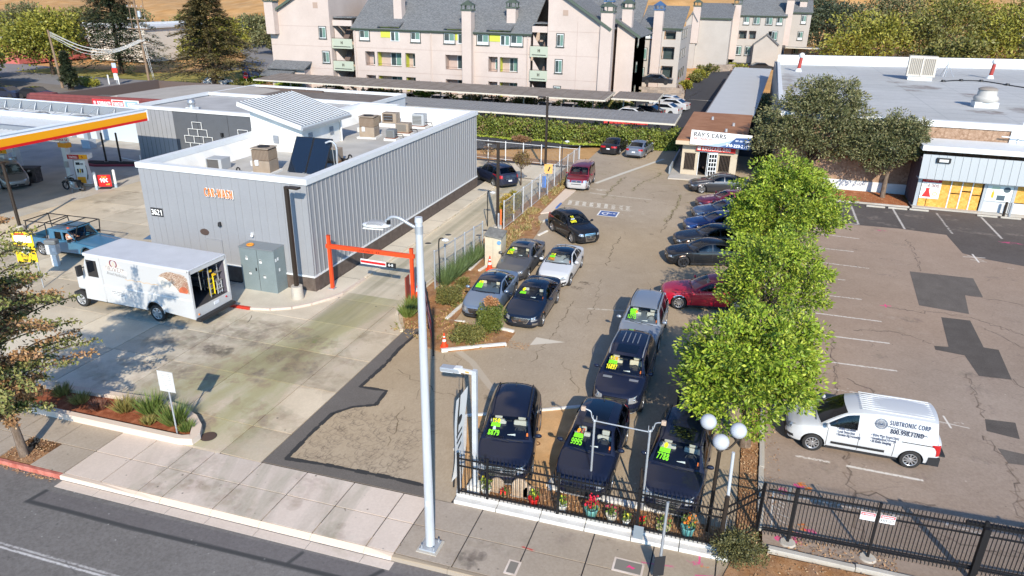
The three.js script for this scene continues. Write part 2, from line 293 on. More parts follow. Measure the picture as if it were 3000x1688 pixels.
// ---- forecourt and car-wash driveway ----
const RD = [-46,-13.8,-57,-16];
reseed(21);
const texDrive = groundCanvas(1800,2048,RD,[203,190,168],22,9,71,[6,2,-2],(x) => {
for (let i = 0;i < 60;i++) { const cx = rr(-25,-14.5),cz = rr(-26,-16.5);blotch(x,cx,cz,rr(0.5,1.9),rr(0.25,0.8),rnd() < 0.8 ? '#6a5a46' : '#d2c9b8',0.16,34);}
for (let i = 0;i < 26;i++) { const cx = rr(-24,-16);blotch(x,cx,rr(-25.5,-17.5),rr(0.5,1.6),rr(0.2,0.5),'#4f463b',0.17,34);}
blotch(x,-20.6,-22.4,0.9,0.35,'#3b352e',0.4,50);blotch(x,-18.2,-17.2,1.4,0.5,'#4a4238',0.3,50);blotch(x,-17.4,-24.6,1.6,0.4,'#50483d',0.25,50);
for (let k = 0;k < 26;k++) { x.strokeStyle = rnd() < 0.9 ? '#5e5242' : '#d8cfbf';const a = rr(-22,-15),e = rr(-18.5,-15.5);for (let q = 0;q < 3;q++) { x.lineWidth = rr(0.25,1.3);x.globalAlpha = 0.02;x.beginPath();x.moveTo(a + rr(-.15,.15),-16.3);x.bezierCurveTo(a,-20,e,-24,e + rr(-.2,.2),-30);x.stroke();} }
for (let k = 0;k < 22;k++) { x.strokeStyle = '#6a6152';const a = rr(-18.4,-15.3);for (let q = 0;q < 2;q++) { x.lineWidth = rr(0.1,0.6);x.globalAlpha = 0.05;x.beginPath();x.moveTo(a,rr(-34,-22));x.lineTo(a + rr(-.3,.3),-56);x.stroke();} }
x.globalAlpha = 1;for (let i = 0;i < 60;i++) blotch(x,rr(-45,-31),rr(-44,-22),rr(0.3,1.6),rr(0.2,0.8),'#5d5243',0.2,26);
for (let i = 0;i < 220;i++) { x.globalAlpha = rr(0.2,0.6);x.fillStyle = '#37312a';x.beginPath();x.arc(rr(-45,-14),rr(-56,-16.5),rr(0.015,0.05),0,7);x.fill();} x.globalAlpha = 1;
crack(x,[[-21.5,-25.9],[-21.2,-25.2]],0.05,'#3f3830',0.2,0.8);
});
const mDrive = std({ map: texDrive,roughness: 0.88 }),mDriveV = [1,0.88,0.95,0.8].map((k) => std({ map: texDrive,roughness: 0.88,color: C(k,k * 0.985,k * 0.96) }));  // pours of different age
{
const dr = struct('driveway');B(dr,'bedding',mBlackTop,-75,-13.95,-0.27,-0.04,-63,-16.0);
const xl = [-13.92,-15.54,-18.66,-21.8,-24.9,-28.0,-31.1,-34.2,-37.4,-40.6,-43.8,-46],zl = [-16.3,-18.0,-21.0,-23.66,-26.4,-29.2,-32.2,-35.4,-38.6,-41.8,-45,-48.5,-52,-57];
for (let i = 0;i + 1 < xl.length;i++) for (let j = 0;j + 1 < zl.length;j++) {
const x1 = xl[i],x0 = xl[i + 1],z1 = zl[j],z0 = zl[j + 1];
if (x0 > -30.2 && x1 > -21 && z1 < -29.1) continue;                                // lane slabs come below
if (x0 < -20 && x1 < -20.1 && x0 > -30.1 && z1 < -29.1) continue;                     // under the building
const zt = j === 0 ? zin((x0 + x1) / 2) : z1;
M(dr,'slab',slabG([[x0 + 0.018,zt - 0.018],[x1 - 0.018,zt - 0.018],[x1 - 0.018,z0 + 0.018],[x0 + 0.018,z0 + 0.018]],-0.1,0,RD),mDriveV[Math.floor(hash(i,j,6) * 4)]);
}
for (let j = 0,z = -29.2;z > -57;z -= 2.78,j++) { // lane beside the wash, its walk along the wall, and the slope to the fence
const z0 = z - 2.78;
M(dr,'slab',slabG([[-18.7,z - 0.008],[-15.0,z - 0.008],[-15.0,z0 + 0.008],[-18.7,z0 + 0.008]],-0.1,0,RD),mDriveV[(j * 3) % 4 ? 0 : 2]);
}
for (let j = 0,z = -56.8;z > -62;z -= 2.6) M(dr,'slab',slabG([[-30,z],[-14.5,z],[-14.5,z - 2.58],[-30,z - 2.58]],-0.1,0,RD),mDrive);
// raised walk round the car wash with its curved kerb
const wk = struct('car_wash_walk');
const cur = [[-23.9,-26.5],[-22.0,-26.56],[-21.05,-26.8],[-20.2,-27.3],[-19.6,-28.0],[-19.1,-28.95],[-18.85,-29.6],[-18.78,-31.9]];
M(wk,'walk',slabG([...cur,[-18.78,-56.5],[-20.0,-56.5],[-20.0,-29.6],[-24.4,-29.6],[-24.4,-26.5]],-0.09,0.11,RD),mDrive);
for (let i = 0;i + 1 < cur.length;i++) { const [a,b] = cur[i],[c,d] = cur[i + 1];const n = [b - d,c - a],l = Math.hypot(...n);M(wk,'kerb_stone',slabG([[a,b],[c,d],[c - n[0] / l * -0.14,d - n[1] / l * -0.14],[a - n[0] / l * -0.14,b - n[1] / l * -0.14]],-0.09,0.116,RD),i === 0 ? mRedPaint : mWalk);}
for (let z = -32;z > -56;z -= 3) M(wk,'kerb_stone',boxG(0.14,0.2,2.97),mDrive,[-18.74,0.014,z - 1.5]);
for (const z of [-31.6,-34.4,-37.2,-40,-42.8,-45.6,-48.4,-51.2]) M(wk,'joint',boxG(1.2,0.004,0.02),mBlackTop,[-19.42,0.111,z]);
// right-hand kerb curve of the drive
const rc = [[-13.9,-26.8],[-14.5,-27.6],[-14.85,-28.2],[-15.08,-28.9],[-15.2,-30.0],[-15.2,-42],[-15.2,-56]];
for (let i = 0;i + 1 < rc.length;i++) { const [a,b] = rc[i],[c,d] = rc[i + 1];const n = [-(d - b),c - a],l = Math.hypot(...n);M(dr,'kerb_stone',slabG([[a,b],[c,d],[c + n[0] / l * -0.14,d + n[1] / l * -0.14],[a + n[0] / l * -0.14,b + n[1] / l * -0.14]].map((q) => q),-0.05,0.13,RD),mDrive);}
// forecourt of the filling station
const fc = struct('forecourt');for (let x = -46;x > -78;x -= 3.4) for (let z = -22;z > -56;z -= 3.4) M(fc,'slab',slabG([[x - 3.39,z],[x - 0.01,z],[x - 0.01,z - 3.39],[x - 3.39,z - 3.39]],-0.1,0),mConc);
const as = struct('service_lane');M(as,'asphalt',polyG([[-78,-56.2],[-30,-62],[-30,-63],[-78,-63]],-0.02),mAsph);
}
// ---- car dealer's lot ----
const RL = [-14.2,1.6,-74,-16.2];
reseed(33);
const texLot = groundCanvas(1024,2048,RL,[167,148,122],12,13,81,[7,3,-4],(x) => {
// alligator cracking near the street
for (let i = 0;i < 240;i++) { const cx = rr(-13,-9.2),cz = rr(-20.4,-16.9),r = rr(0.12,0.3);const n = 5,pts = [];for (let k = 0;k <= n;k++) { const a = k / n * 6.283;pts.push([cx + Math.cos(a) * r * rr(.7,1.2),cz + Math.sin(a) * r * rr(.7,1.2)]);} crack(x,pts.slice(0,4),0.02,'#5d4f40',0.08,0.55);}
const dk = '#54462f',weed = '#6e6a34',wh = '#d8d2c4';
const cr = [[[-7.0,-44.3],[-7,-41.9],[-6.9,-40.5],[-6.75,-38.7]],[[-4.4,-50.8],[-4.5,-47.2],[-4.6,-46]],[[-6.85,-63.4],[-7,-61.5],[-7.8,-59.3],[-8.2,-56]],[[-9.5,-60.6],[-9.85,-56.6],[-9.9,-53.2]],[[-4.4,-56.3],[-4.3,-53.1],[-4.55,-48.7]],[[-7.35,-33],[-7.35,-30],[-7.3,-28.8],[-7.5,-26]],[[-6.6,-36.4],[-6.3,-33.3],[-6.1,-30.7]],[[-10.8,-25.5],[-9,-23]],[[-11,-21],[-10.4,-18.5]],[[-12.5,-23.5],[-10.5,-22.5],[-8.6,-22.2]],[[-6.2,-26.5],[-5,-24.2]],[[-8,-38.5],[-6.9,-38.7]],[[-9.6,-33],[-7.9,-32.5]]];
cr.forEach((c,i) => { if (i > 1 && i < 5) crack(x,c,0.16,weed,0.4,0.35);crack(x,c,i < 5 ? 0.07 : 0.035,dk,0.3,0.8);});
for (let i = 0;i < 110;i++) { const a = rr(-13,-1),b = rr(-70,-53);crack(x,[[a,b],[a + rr(-1.4,1.4),b + rr(-0.8,0.8)]],0.06,rnd() < 0.5 ? weed : dk,0.3,0.55);}
for (let i = 0;i < 60;i++) { const a = rr(-13,0.5),b = rr(-55,-18);crack(x,[[a,b],[a + rr(-.8,.8),b + rr(-1,1)]],0.025,dk,0.2,0.45);}
for (let i = 0;i < 34;i++) blotch(x,rr(-13,0),rr(-66,-19),rr(0.15,0.8),rr(0.1,0.5),rnd() < 0.6 ? '#7b6a55' : '#b9ac98',0.2,22);
for (const [a,b,s] of [[-12.2,-38.5,.25],[-7.3,-35.6,.4],[-7.6,-34.8,.35],[-6.1,-38.5,.15],[-5.2,-45.5,.2],[-7.9,-22.6,.5],[-11.8,-45.6,.5]]) blotch(x,a,b,s,s * 0.5,'#4d4032',0.6,26);
// pale concrete swale and worn paint
for (let k = 0;k < 4;k++) { x.strokeStyle = '#c9c2b4';x.globalAlpha = 0.5;x.lineWidth = rr(0.2,0.38);x.beginPath();x.moveTo(-11.4,-57.6);x.lineTo(-10 + rr(-.05,.05),-61.7);x.lineTo(-8.7,-65.3);x.lineTo(-7.4,-69);x.stroke();} x.globalAlpha = 1;
wornLine(x,-11.2,-54.3,-9.3,-54.1,0.13,wh,0.8,0.3);wornLine(x,-9.3,-54.1,-6.3,-54.0,0.1,wh,0.7,0.4);wornLine(x,-6.5,-32.3,-4.6,-32.7,0.12,wh,0.6,0.4);
blotch(x,-10.8,-55.5,0.6,0.25,wh,0.6,30);for (let i = 0;i < 6;i++) blotch(x,rr(-8,-6.4),rr(-51,-48),0.14,0.1,wh,0.9,10);
[-12.1,-11.55,-11,-10.45,-9.9,-9.35,-8.8,-8.25,-7.75].forEach((a,i) => { wornLine(x,a,-51.5,a + 0.18,-50.4,0.26,wh,0.85,i > 5 ? 0.55 : 0.22);});wornLine(x,-12.3,-51.6,-7.4,-51.55,0.1,wh,0.6,0.5);wornLine(x,-12.2,-50.35,-7.3,-50.3,0.1,wh,0.6,0.5);
wornLine(x,-4.5,-23.2,-2.2,-24.5,0.1,wh,0.0);blotch(x,-1.9,-24.2,0.3,0.5,'#c9b79b',0.4,20);
// pale trench strip and the concrete wedge
x.fillStyle = '#b9ad9b';x.globalAlpha = 0.65;x.beginPath();[[-10.95,-25.8],[-9.9,-25.0],[-9.0,-23.9],[-8.3,-23.15],[-8.1,-23.3],[-8.85,-24.2],[-9.75,-25.25],[-10.7,-26]].forEach((p,i) => i ? x.lineTo(...p) : x.moveTo(...p));x.fill();
x.fillStyle = '#cfc5b4';x.globalAlpha = 0.9;x.beginPath();[[-8.0,-27.5],[-7.95,-28.35],[-6.6,-28.3]].forEach((p,i) => i ? x.lineTo(...p) : x.moveTo(...p));x.fill();x.globalAlpha = 1;
for (let i = 0;i < 700;i++) { x.globalAlpha = rr(0.2,0.8);x.fillStyle = rnd() < 0.35 ? '#e0dacb' : '#54493c';x.fillRect(rr(-13.8,1),rr(-70,-17),rr(0.02,0.06),rr(0.02,0.05));} x.globalAlpha = 1;
});
const mLot = std({ map: texLot,roughness: 0.93 });
{
const lot = struct('dealer_lot');
M(lot,'asphalt',polyG([[-13.9,zin(-13.9) - 0.01],[-7.2,zin(-7.2) - 0.01],[-7.15,-16.8],[1.2,-17.05],[1.3,-73.5],[-14.0,-73.5]],0,RL),mLot);
// fresh asphalt strip with ragged inner edge
M(lot,'asphalt_patch',polyG([[-13.9,zin(-13.9) - 0.02],[-8.05,zin(-8) - 0.02],[-8.05,-16.95],[-8.3,-16.98],[-9.6,-16.95],[-11.8,-16.86],[-13.25,-16.72],[-13.3,-18.3],[-13.27,-19.65],[-12.8,-20.3],[-12.05,-20.72],[-12.15,-21.8],[-13.27,-21.72],[-13.2,-23.8],[-13.28,-25.2],[-13.2,-27.3],[-13.85,-28.6],[-13.9,-26.8]],0.004),std({ map: grainTex(256,3,[104,97,90],6,11,15,5),roughness: 0.92 }));
const seal = [[-8.1,-16.95],[-9.6,-16.95],[-11.8,-16.86],[-13.25,-16.72],[-13.3,-18.3],[-13.27,-19.65],[-12.8,-20.3],[-12.05,-20.72],[-12.15,-21.8],[-13.27,-21.72],[-13.2,-23.8],[-13.3,-25.2],[-13.2,-27.3]];
const sp = [];for (let i = 0;i + 1 < seal.length;i++) { const [a,b] = seal[i],[c,d] = seal[i + 1],n = Math.ceil(Math.hypot(c - a,d - b) / 0.2);for (let k = 0;k < n;k++) { const t = k / n,t2 = (k + 1) / n,w = rr(0.05,0.1),nx = -(d - b),nz = c - a,l = Math.hypot(nx,nz) || 1;const p = (q,s) => [a + (c - a) * q + nx / l * s,b + (d - b) * q + nz / l * s];sp.push(polyG([p(t - 0.02,-w),p(t2 + 0.02,-w),p(t2 + 0.02,w),p(t - 0.02,w)],0.007 + (k % 2) * 0.0006));} }
M(lot,'tar_seal',merge(sp),std({ color: C(0.035,0.033,0.031),roughness: 0.8 }));
// painted wheelchair square
const c = textTex(128,128,'#e8e6e0',(x) => { x.fillStyle = '#3d5a96';x.fillRect(9,9,110,110);x.strokeStyle = '#e9e7e2';x.lineWidth = 9;x.beginPath();x.arc(62,78,25,0.2,3.9);x.stroke();x.beginPath();x.moveTo(56,40);x.lineTo(58,68);x.lineTo(82,70);x.lineTo(92,94);x.stroke();x.fillStyle = '#e9e7e2';x.beginPath();x.arc(55,27,9,0,7);x.fill();for (let i = 0;i < 420;i++) { x.fillStyle = i % 3 ? '#98897a' : '#7f8794';x.globalAlpha = 0.5;x.fillRect(Math.floor(hash(i,1,3) * 128),Math.floor(hash(i,2,3) * 128),2,2);} });
M(lot,'wheelchair_marking',new THREE.PlaneGeometry(1.35,1.42).rotateX(-Math.PI / 2),std({ map: c,roughness: 0.85 }),[-8.73,0.004,-49.1],[0,-Math.PI / 2,0]);
// broken concrete walk beside the planting strip
M(lot,'concrete_strip',slabG([[-13.25,-47.2],[-12.65,-47.9],[-12.4,-54.5],[-13.3,-54.6]],-0.05,0.06),mWalk);
M(lot,'blue_kerb',boxG(0.12,0.1,1.4),hexm('#4a6fae',0.8),[-12.55,0.03,-49.7]);
}
// planting strip of dry earth between wash lane and dealer lot
{
const st = struct('planting_strip');
M(st,'earth',slabG([[-15.06,-29.2],[-14.4,-27.8],[-13.95,-27.1],[-13.1,-27.5],[-12.2,-25.7],[-11.4,-25.5],[-9.0,-26.9],[-9.0,-28.4],[-12.1,-28.6],[-12.3,-31],[-12.6,-35],[-12.0,-40],[-12.3,-44],[-13.2,-46.5],[-13.5,-62.5],[-15.06,-62.5]],-0.05,0.05),mSoil);
M(st,'earth',slabG([[-30,-62.9],[-14.3,-62.9],[-14.3,-64.5],[-30,-64.2]],-0.05,0.03),mSoil);
const wk = (x0,z0,x1,z1,w = 0.16,h = 0.15) => { const L = Math.hypot(x1 - x0,z1 - z0),a = Math.atan2(x1 - x0,z1 - z0);M(st,'kerb_stone',rboxG(w,h,L,0.02),mWhitePaint,[(x0 + x1) / 2,h / 2 - 0.01,(z0 + z1) / 2],[0,a,0]);};
wk(-12.5,-28.6,-12.42,-30.6);wk(-12.5,-28.6,-11.6,-28.75,0.12,0.06);wk(-11.45,-25.55,-10.2,-26.35);wk(-10.2,-26.35,-8.98,-27.1);wk(-9.7,-28.5,-9.05,-28.4);
wk(-13.85,-35.05,-13.9,-37.6,0.18);wk(-13.3,-35.1,-13.1,-36.3,0.14);wk(-12.0,-42.5,-11.7,-43.6,0.14,0.1);wk(-12.6,-45.2,-12.4,-46.1,0.14,0.1);wk(-11.9,-41,-11.8,-41.5,.14,.1);
}
// ---- front island of the dealer lot ----
{
const isl = struct('front_island');
M(isl,'earth',slabG([[-8.5,-21.05],[-6.2,-22.25],[-4.6,-23.15],[-4.55,-18.1],[-6.95,-18.0],[-7.15,-16.85],[-7.7,-18.9]],-0.05,0.035),std({ map: grainTex(512,3,[196,156,110],20,22,43,7,[12,6,0]),roughness: 1 }));
M(isl,'bark',slabG([[-7.0,-16.95],[1.15,-17.1],[1.15,-18.0],[-4.4,-18.0],[-6.9,-17.95]],-0.05,0.042),mSoil);
const wk = (x0,z0,x1,z1,w,h) => { const L = Math.hypot(x1 - x0,z1 - z0),a = Math.atan2(x1 - x0,z1 - z0);M(isl,'kerb_stone',rboxG(w,h,L,0.02),mWhitePaint,[(x0 + x1) / 2,h / 2 - 0.01,(z0 + z1) / 2],[0,a,0]);};
wk(-8.55,-21.1,-6.2,-22.3,0.13,0.11);wk(-6.2,-22.3,-4.5,-23.25,0.13,0.11);wk(-8.55,-21.1,-7.9,-19.4,0.13,0.11);wk(-7.9,-19.4,-7.08,-16.8,0.13,0.12);
for (let i = 0;i < 6;i++) { const a = -7.1 + i * 1.36,f = (x) => -16.62 - 0.027 * (x + 7);wk(a,f(a),a + 1.34,f(a + 1.34),0.3,0.13);wk(a,f(a) - 0.16,a + 1.34,f(a + 1.34) - 0.16,0.12,0.2);}
wk(-4.55,-18.12,-2.7,-18.16,0.2,0.12);wk(-2.68,-18.16,-0.85,-18.2,0.2,0.12);wk(-4.55,-18.15,-4.42,-18.9,0.16,0.12);
const hx = M(isl,'hole_rim',new THREE.TorusGeometry(0.1,0.02,6,16).rotateX(Math.PI / 2),hexm('#6b4a30',0.9),[-5.55,0.04,-20.3]);
}
// ---- tree strip and the big lot on the right ----
{
const ts = struct('tree_strip');M(ts,'earth',slabG([[1.22,-17.1],[1.78,-17.6],[1.8,-40],[2.3,-62],[3.6,-62.3],[1.3,-62.3]],-0.05,0.05),mSoil);
M(ts,'earth',slabG([[2.6,-58.9],[12.2,-59.3],[12.2,-62.8],[2.6,-62.6]],-0.05,0.05),std({ map: grainTex(256,2,[168,104,62],28,34,47,8),roughness: 1 }));
for (let z = -18.4;z > -58;z -= 3.05) M(ts,'kerb_stone',rboxG(0.17,0.2,3.03,0.02),mConc,[1.88 + (-z - 18) * 0.006,0.03,z - 1.5]);
M(ts,'kerb_stone',rboxG(9.4,0.18,0.16,0.02),mConc,[7.5,0.03,-58.85]);
const mu = slabG([[0.9,-15.9],[8,-16.15],[8,-17.5],[2.1,-17.35],[1.2,-17.0]],-0.05,0.03);M(ts,'bark',mu,mSoil);
for (const [a,b] of [[2.1,4.38],[4.4,6.6],[6.62,9]]) M(ts,'kerb_stone',rboxG(b - a,0.18,0.17,0.02),mConc,[(a + b) / 2,0.02,-17.57 - (a - 2) * 0.02]);
}
const RR = [1.5,34,-60,-17];
reseed(44);
const texR = groundCanvas(1400,1800,RR,[153,133,116],11,14,91,[9,4,0],(x) => {
const dk = '#4c4038',wh = '#d9d2c8',P = '#e83f7f',O = '#f07a28';
const cr = [[[4.63,-23.2],[4.65,-22.5],[4.65,-20.8],[4.7,-18]],[[4.65,-20.9],[5.4,-21.4],[6,-21.2],[7.07,-21.35]],[[10.05,-31.2],[9.94,-28.8],[9.87,-27.6]],[[9.5,-26.2],[9.74,-25.6],[9.87,-23.9],[9.57,-22.4],[9.4,-20]],[[4.95,-34],[4.83,-30.7],[4.73,-27.7],[4.65,-23]],[[5.24,-29.1],[6.05,-28.5],[6.25,-27.8],[7,-26.5]],[[6,-34.2],[7.56,-34.7],[8.44,-34.5],[9.2,-33.9]],[[7.8,-37.9],[9.4,-37.6],[9.9,-37.9],[11.7,-37.8],[14,-36]],[[10.74,-50.4],[10.78,-47.5],[10.5,-44.2]],[[12,-36.6],[13,-35],[14.6,-33.5]],[[11.6,-31.5],[12.8,-29.5],[14,-28]],[[6,-20],[8,-19.6],[9.4,-19.8]],[[12.2,-41],[14.5,-40.6],[16,-40]]];
cr.forEach((c) => { crack(x,c,0.07,'#6a5848',0.35,0.5);crack(x,c,0.04,dk,0.3,0.85);});
for (let i = 0;i < 150;i++) { const a = rr(3,18),b = rr(-56,-19);crack(x,[[a,b],[a + rr(-1.1,1.1),b + rr(-.8,.8)]],0.025,dk,0.3,0.4);}
for (let i = 0;i < 60;i++) blotch(x,rr(3,17),rr(-52,-19),rr(0.1,0.8),rr(0.1,0.4),rnd() < 0.6 ? '#5c5047' : '#b0a193',0.25,22);
for (const [a,b,c,d,w] of [[3.2,-38.3,6.8,-38.42,.4],[3.2,-35.7,7.41,-35.75,.25],[3.2,-33.1,7.43,-33.27,.1],[3.5,-30.35,7.34,-30.51,.3],[3.05,-22.64,4.15,-22.64,.4],[4.66,-22.61,6.98,-22.59,.08],[3,-27.9,7.2,-28,.8],[5,-49.6,7.84,-49.4,.4],[4.8,-46.5,7.2,-46.5,.25],[4,-43.75,7.75,-43.6,.4],[3.8,-41,6.27,-41.1,.35],[7.2,-20.5,8.4,-20.3,.75],[3,-20.3,6,-20.4,.75]]) wornLine(x,a,b,c,d,0.1,wh,0.95,w);
const st = (pts,w,col,a = 1) => { x.strokeStyle = col;x.lineWidth = w;x.globalAlpha = a;x.lineCap = 'round';x.beginPath();pts.forEach((p,i) => i ? x.lineTo(...p) : x.moveTo(...p));x.stroke();x.globalAlpha = 1;};
st([[14.14,-48.6],[14.15,-47.1]],0.1,wh);st([[13.5,-47.9],[14.7,-48.1]],0.08,wh,0.8);st([[13.8,-48.3],[14.5,-47.5]],0.06,wh,0.8);st([[13.8,-47.5],[14.6,-47.3]],0.07,wh,.7);blotch(x,15.6,-46.6,0.25,0.1,wh,0.9,10);
st([[8.43,-27.2],[8.52,-26.4]],0.07,wh);st([[8.05,-26.75],[9.15,-26.6]],0.05,wh,0.8);blotch(x,8.2,-26.6,0.14,0.07,wh,1,12);blotch(x,8.9,-26.85,0.2,0.06,wh,1,12);
blotch(x,9.4,-51.9,0.35,0.12,P,0.7,16);blotch(x,17.1,-52,0.6,0.16,P,0.9,22);st([[7.6,-37.9],[8.1,-38.0]],0.06,P);st([[7.85,-38.15],[7.85,-37.75]],0.06,P);blotch(x,4.7,-42.6,0.2,0.2,P,0.8,12);
for (const [a,b,s,t,c] of [[3.05,-20.9,.22,.1,P],[3.35,-20.85,.14,.1,O],[3.15,-21.05,.12,.12,O],[2.55,-20.5,.12,.2,P],[3.1,-18.9,.14,.14,O],[3.3,-18.8,.16,.1,P],[2.9,-18.2,.16,.14,P],[2.4,-18.15,.12,.1,P],[2.75,-18.7,.06,.2,O],[2.95,-18.5,.12,.1,P]]) blotch(x,a,b,s,t,c,1.6,22);
st([[2.28,-20.5],[2.2,-18.6]],0.05,'#e6e2da',0.8);for (let i = 0;i < 9;i++) st([[2.3 + rr(0,.35),-20.2 + i * 0.15],[2.4 + rr(0,.35),-20.1 + i * 0.15]],0.03,'#e6e2da',0.7);st([[2.8,-20.8],[2.75,-20]],0.12,'#8fa7ad',.4);
for (let i = 0;i < 900;i++) { x.globalAlpha = rr(0.2,0.7);x.fillStyle = rnd() < 0.35 ? '#cfc3b6' : '#4b4038';x.fillRect(rr(2,20),rr(-58,-17.5),rr(0.02,0.06),rr(0.02,0.05));} x.globalAlpha = 1;
});
{
const lot = struct('parking_lot');M(lot,'asphalt',polyG([[1.95,-17.62],[34,-18.2],[34,-59.6],[12.4,-59.2],[2.4,-58.9]],0,RR),std({ map: texR,roughness: 0.94 }));
// newer asphalt laid as repairs, each with its own cut edge
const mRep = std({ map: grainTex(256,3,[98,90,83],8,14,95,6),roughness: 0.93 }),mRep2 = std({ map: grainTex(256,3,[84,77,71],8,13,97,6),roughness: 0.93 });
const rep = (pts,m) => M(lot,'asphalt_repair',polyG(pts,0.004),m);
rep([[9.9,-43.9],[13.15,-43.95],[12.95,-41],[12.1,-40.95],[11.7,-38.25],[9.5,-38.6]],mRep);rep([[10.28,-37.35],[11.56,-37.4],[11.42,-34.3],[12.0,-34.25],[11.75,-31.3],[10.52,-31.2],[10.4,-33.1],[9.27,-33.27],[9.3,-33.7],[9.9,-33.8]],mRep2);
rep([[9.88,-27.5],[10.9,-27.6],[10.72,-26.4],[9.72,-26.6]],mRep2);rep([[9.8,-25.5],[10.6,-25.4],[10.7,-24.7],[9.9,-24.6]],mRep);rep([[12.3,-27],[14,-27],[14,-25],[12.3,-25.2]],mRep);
// the bays by the shop lie on a newer sealed strip
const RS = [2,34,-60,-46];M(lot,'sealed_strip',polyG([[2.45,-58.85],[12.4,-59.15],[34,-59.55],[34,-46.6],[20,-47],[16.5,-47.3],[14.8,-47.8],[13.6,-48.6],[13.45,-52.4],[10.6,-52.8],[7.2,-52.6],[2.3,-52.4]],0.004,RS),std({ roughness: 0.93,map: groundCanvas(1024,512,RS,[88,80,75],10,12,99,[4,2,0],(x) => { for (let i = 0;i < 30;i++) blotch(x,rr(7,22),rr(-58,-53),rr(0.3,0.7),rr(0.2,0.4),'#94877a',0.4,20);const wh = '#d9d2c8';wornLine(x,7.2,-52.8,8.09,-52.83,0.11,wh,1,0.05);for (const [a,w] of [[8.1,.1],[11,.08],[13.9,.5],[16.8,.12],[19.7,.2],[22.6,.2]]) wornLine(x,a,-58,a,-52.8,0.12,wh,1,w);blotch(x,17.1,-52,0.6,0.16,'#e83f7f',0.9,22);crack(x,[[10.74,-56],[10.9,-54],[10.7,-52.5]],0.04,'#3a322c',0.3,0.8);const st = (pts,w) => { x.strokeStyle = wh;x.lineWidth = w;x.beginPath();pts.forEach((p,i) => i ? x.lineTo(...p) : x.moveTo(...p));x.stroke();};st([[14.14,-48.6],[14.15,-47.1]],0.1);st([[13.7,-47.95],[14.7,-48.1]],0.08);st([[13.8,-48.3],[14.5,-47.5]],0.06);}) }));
for (const [a,z,l] of [[9.8,-58.05,'before the olive tree trunk'],[11.3,-58.1,'between the olive tree and the shop corner'],[12.75,-58.2,'below the clothing poster'],[17.2,-58.25,'below the goods poster'],[18.7,-58.3,'before the two bollards'],[20.2,-58.35,'below the plywood shop window']]) {
const o = thing('wheel_stop','pale concrete wheel stop ' + l,'wheel stop',[a,0,z],0,'wheel stops by the shop');M(o,'stop',rboxG(1.3,0.13,0.18,0.04),mConc,[0,0.065,0]);
}
}
// ---- planter bed at the filling station's corner, raised concrete surround ----
{
const pl = struct('corner_planter');const f = (x) => zin(x) + 0.02;
const bed = [];const o0 = [[-24.6,f(-24.6)],[-19.3,f(-19.3)],[-17.2,f(-17.2) - 0.0],[-16.72,f(-16.7) - 0.12]],arc = [[-16.7,-16.7],[-17.0,-17.15],[-17.6,-17.6],[-18.5,-17.95],[-19.6,-18.1],[-22.0,-17.85],[-24.6,-17.6]];
const ring = [...o0,...arc];const cx = -20.5,cz = -17.1;
const inn = ring.map(([x,z],i) => { const k = i < 4 ? [0,-0.2] : [-0.16,0.2];return [x < -24 ? x : x - (i >= 3 && i < 7 ? 0.22 : 0),z + (i < 4 ? -0.22 : 0.26)];});
const s = new THREE.Shape(ring.map(([x,z]) => new THREE.Vector2(x,-z)));s.holes.push(new THREE.Path(inn.slice().reverse().map(([x,z]) => new THREE.Vector2(x,-z))));
M(pl,'surround',boxuv(new THREE.ExtrudeGeometry(s,{ depth: 0.3,bevelEnabled: false }).rotateX(-Math.PI / 2).translate(0,-0.05,0)),mWalk);
M(pl,'earth',polyG(inn,0.1),std({ map: grainTex(256,1.6,[142,78,46],30,36,53,8),roughness: 1 }));
}
// ---- roads and paved areas behind ----
drape('back_parking',[[-78,-64],[-30,-64.5],[-14,-73.3],[2.2,-73.3],[2.6,-116],[-8,-116],[-20,-105],[-72,-103]],mBlackTop,0.0,8);
drape('ramp_road',[[-9.7,-112],[-4.4,-112],[-2.6,-160],[8,-190],[-8,-190],[-9.2,-160],[-11.2,-130]],mBlackTop,0.03,6);
drape('side_road',[[-160,-92],[-84,-86],[-77,-84],[-76.5,-95],[-80,-104],[-90,-124],[-104,-150],[-150,-205],[-166,-205],[-108,-140],[-97,-122],[-93,-108],[-104,-104],[-160,-112]],std({ map: grainTex(256,6,[128,125,124],8,9,57,5),roughness: 0.92 }),0.02,8);
drape('cross_street',[[-160,-60],[-78,-60],[-78,-85],[-86,-88],[-160,-93]],mTan,0.015,10);
drape('verge',[[-93,-97.5],[-84,-93],[-81.2,-103],[-92,-119],[-96,-110],[-104,-106],[-125,-108],[-125,-98]],std({ map: grainTex(256,6,[142,132,62],26,24,59,7,[14,2,-6]),roughness: 1 }),0.06,6);
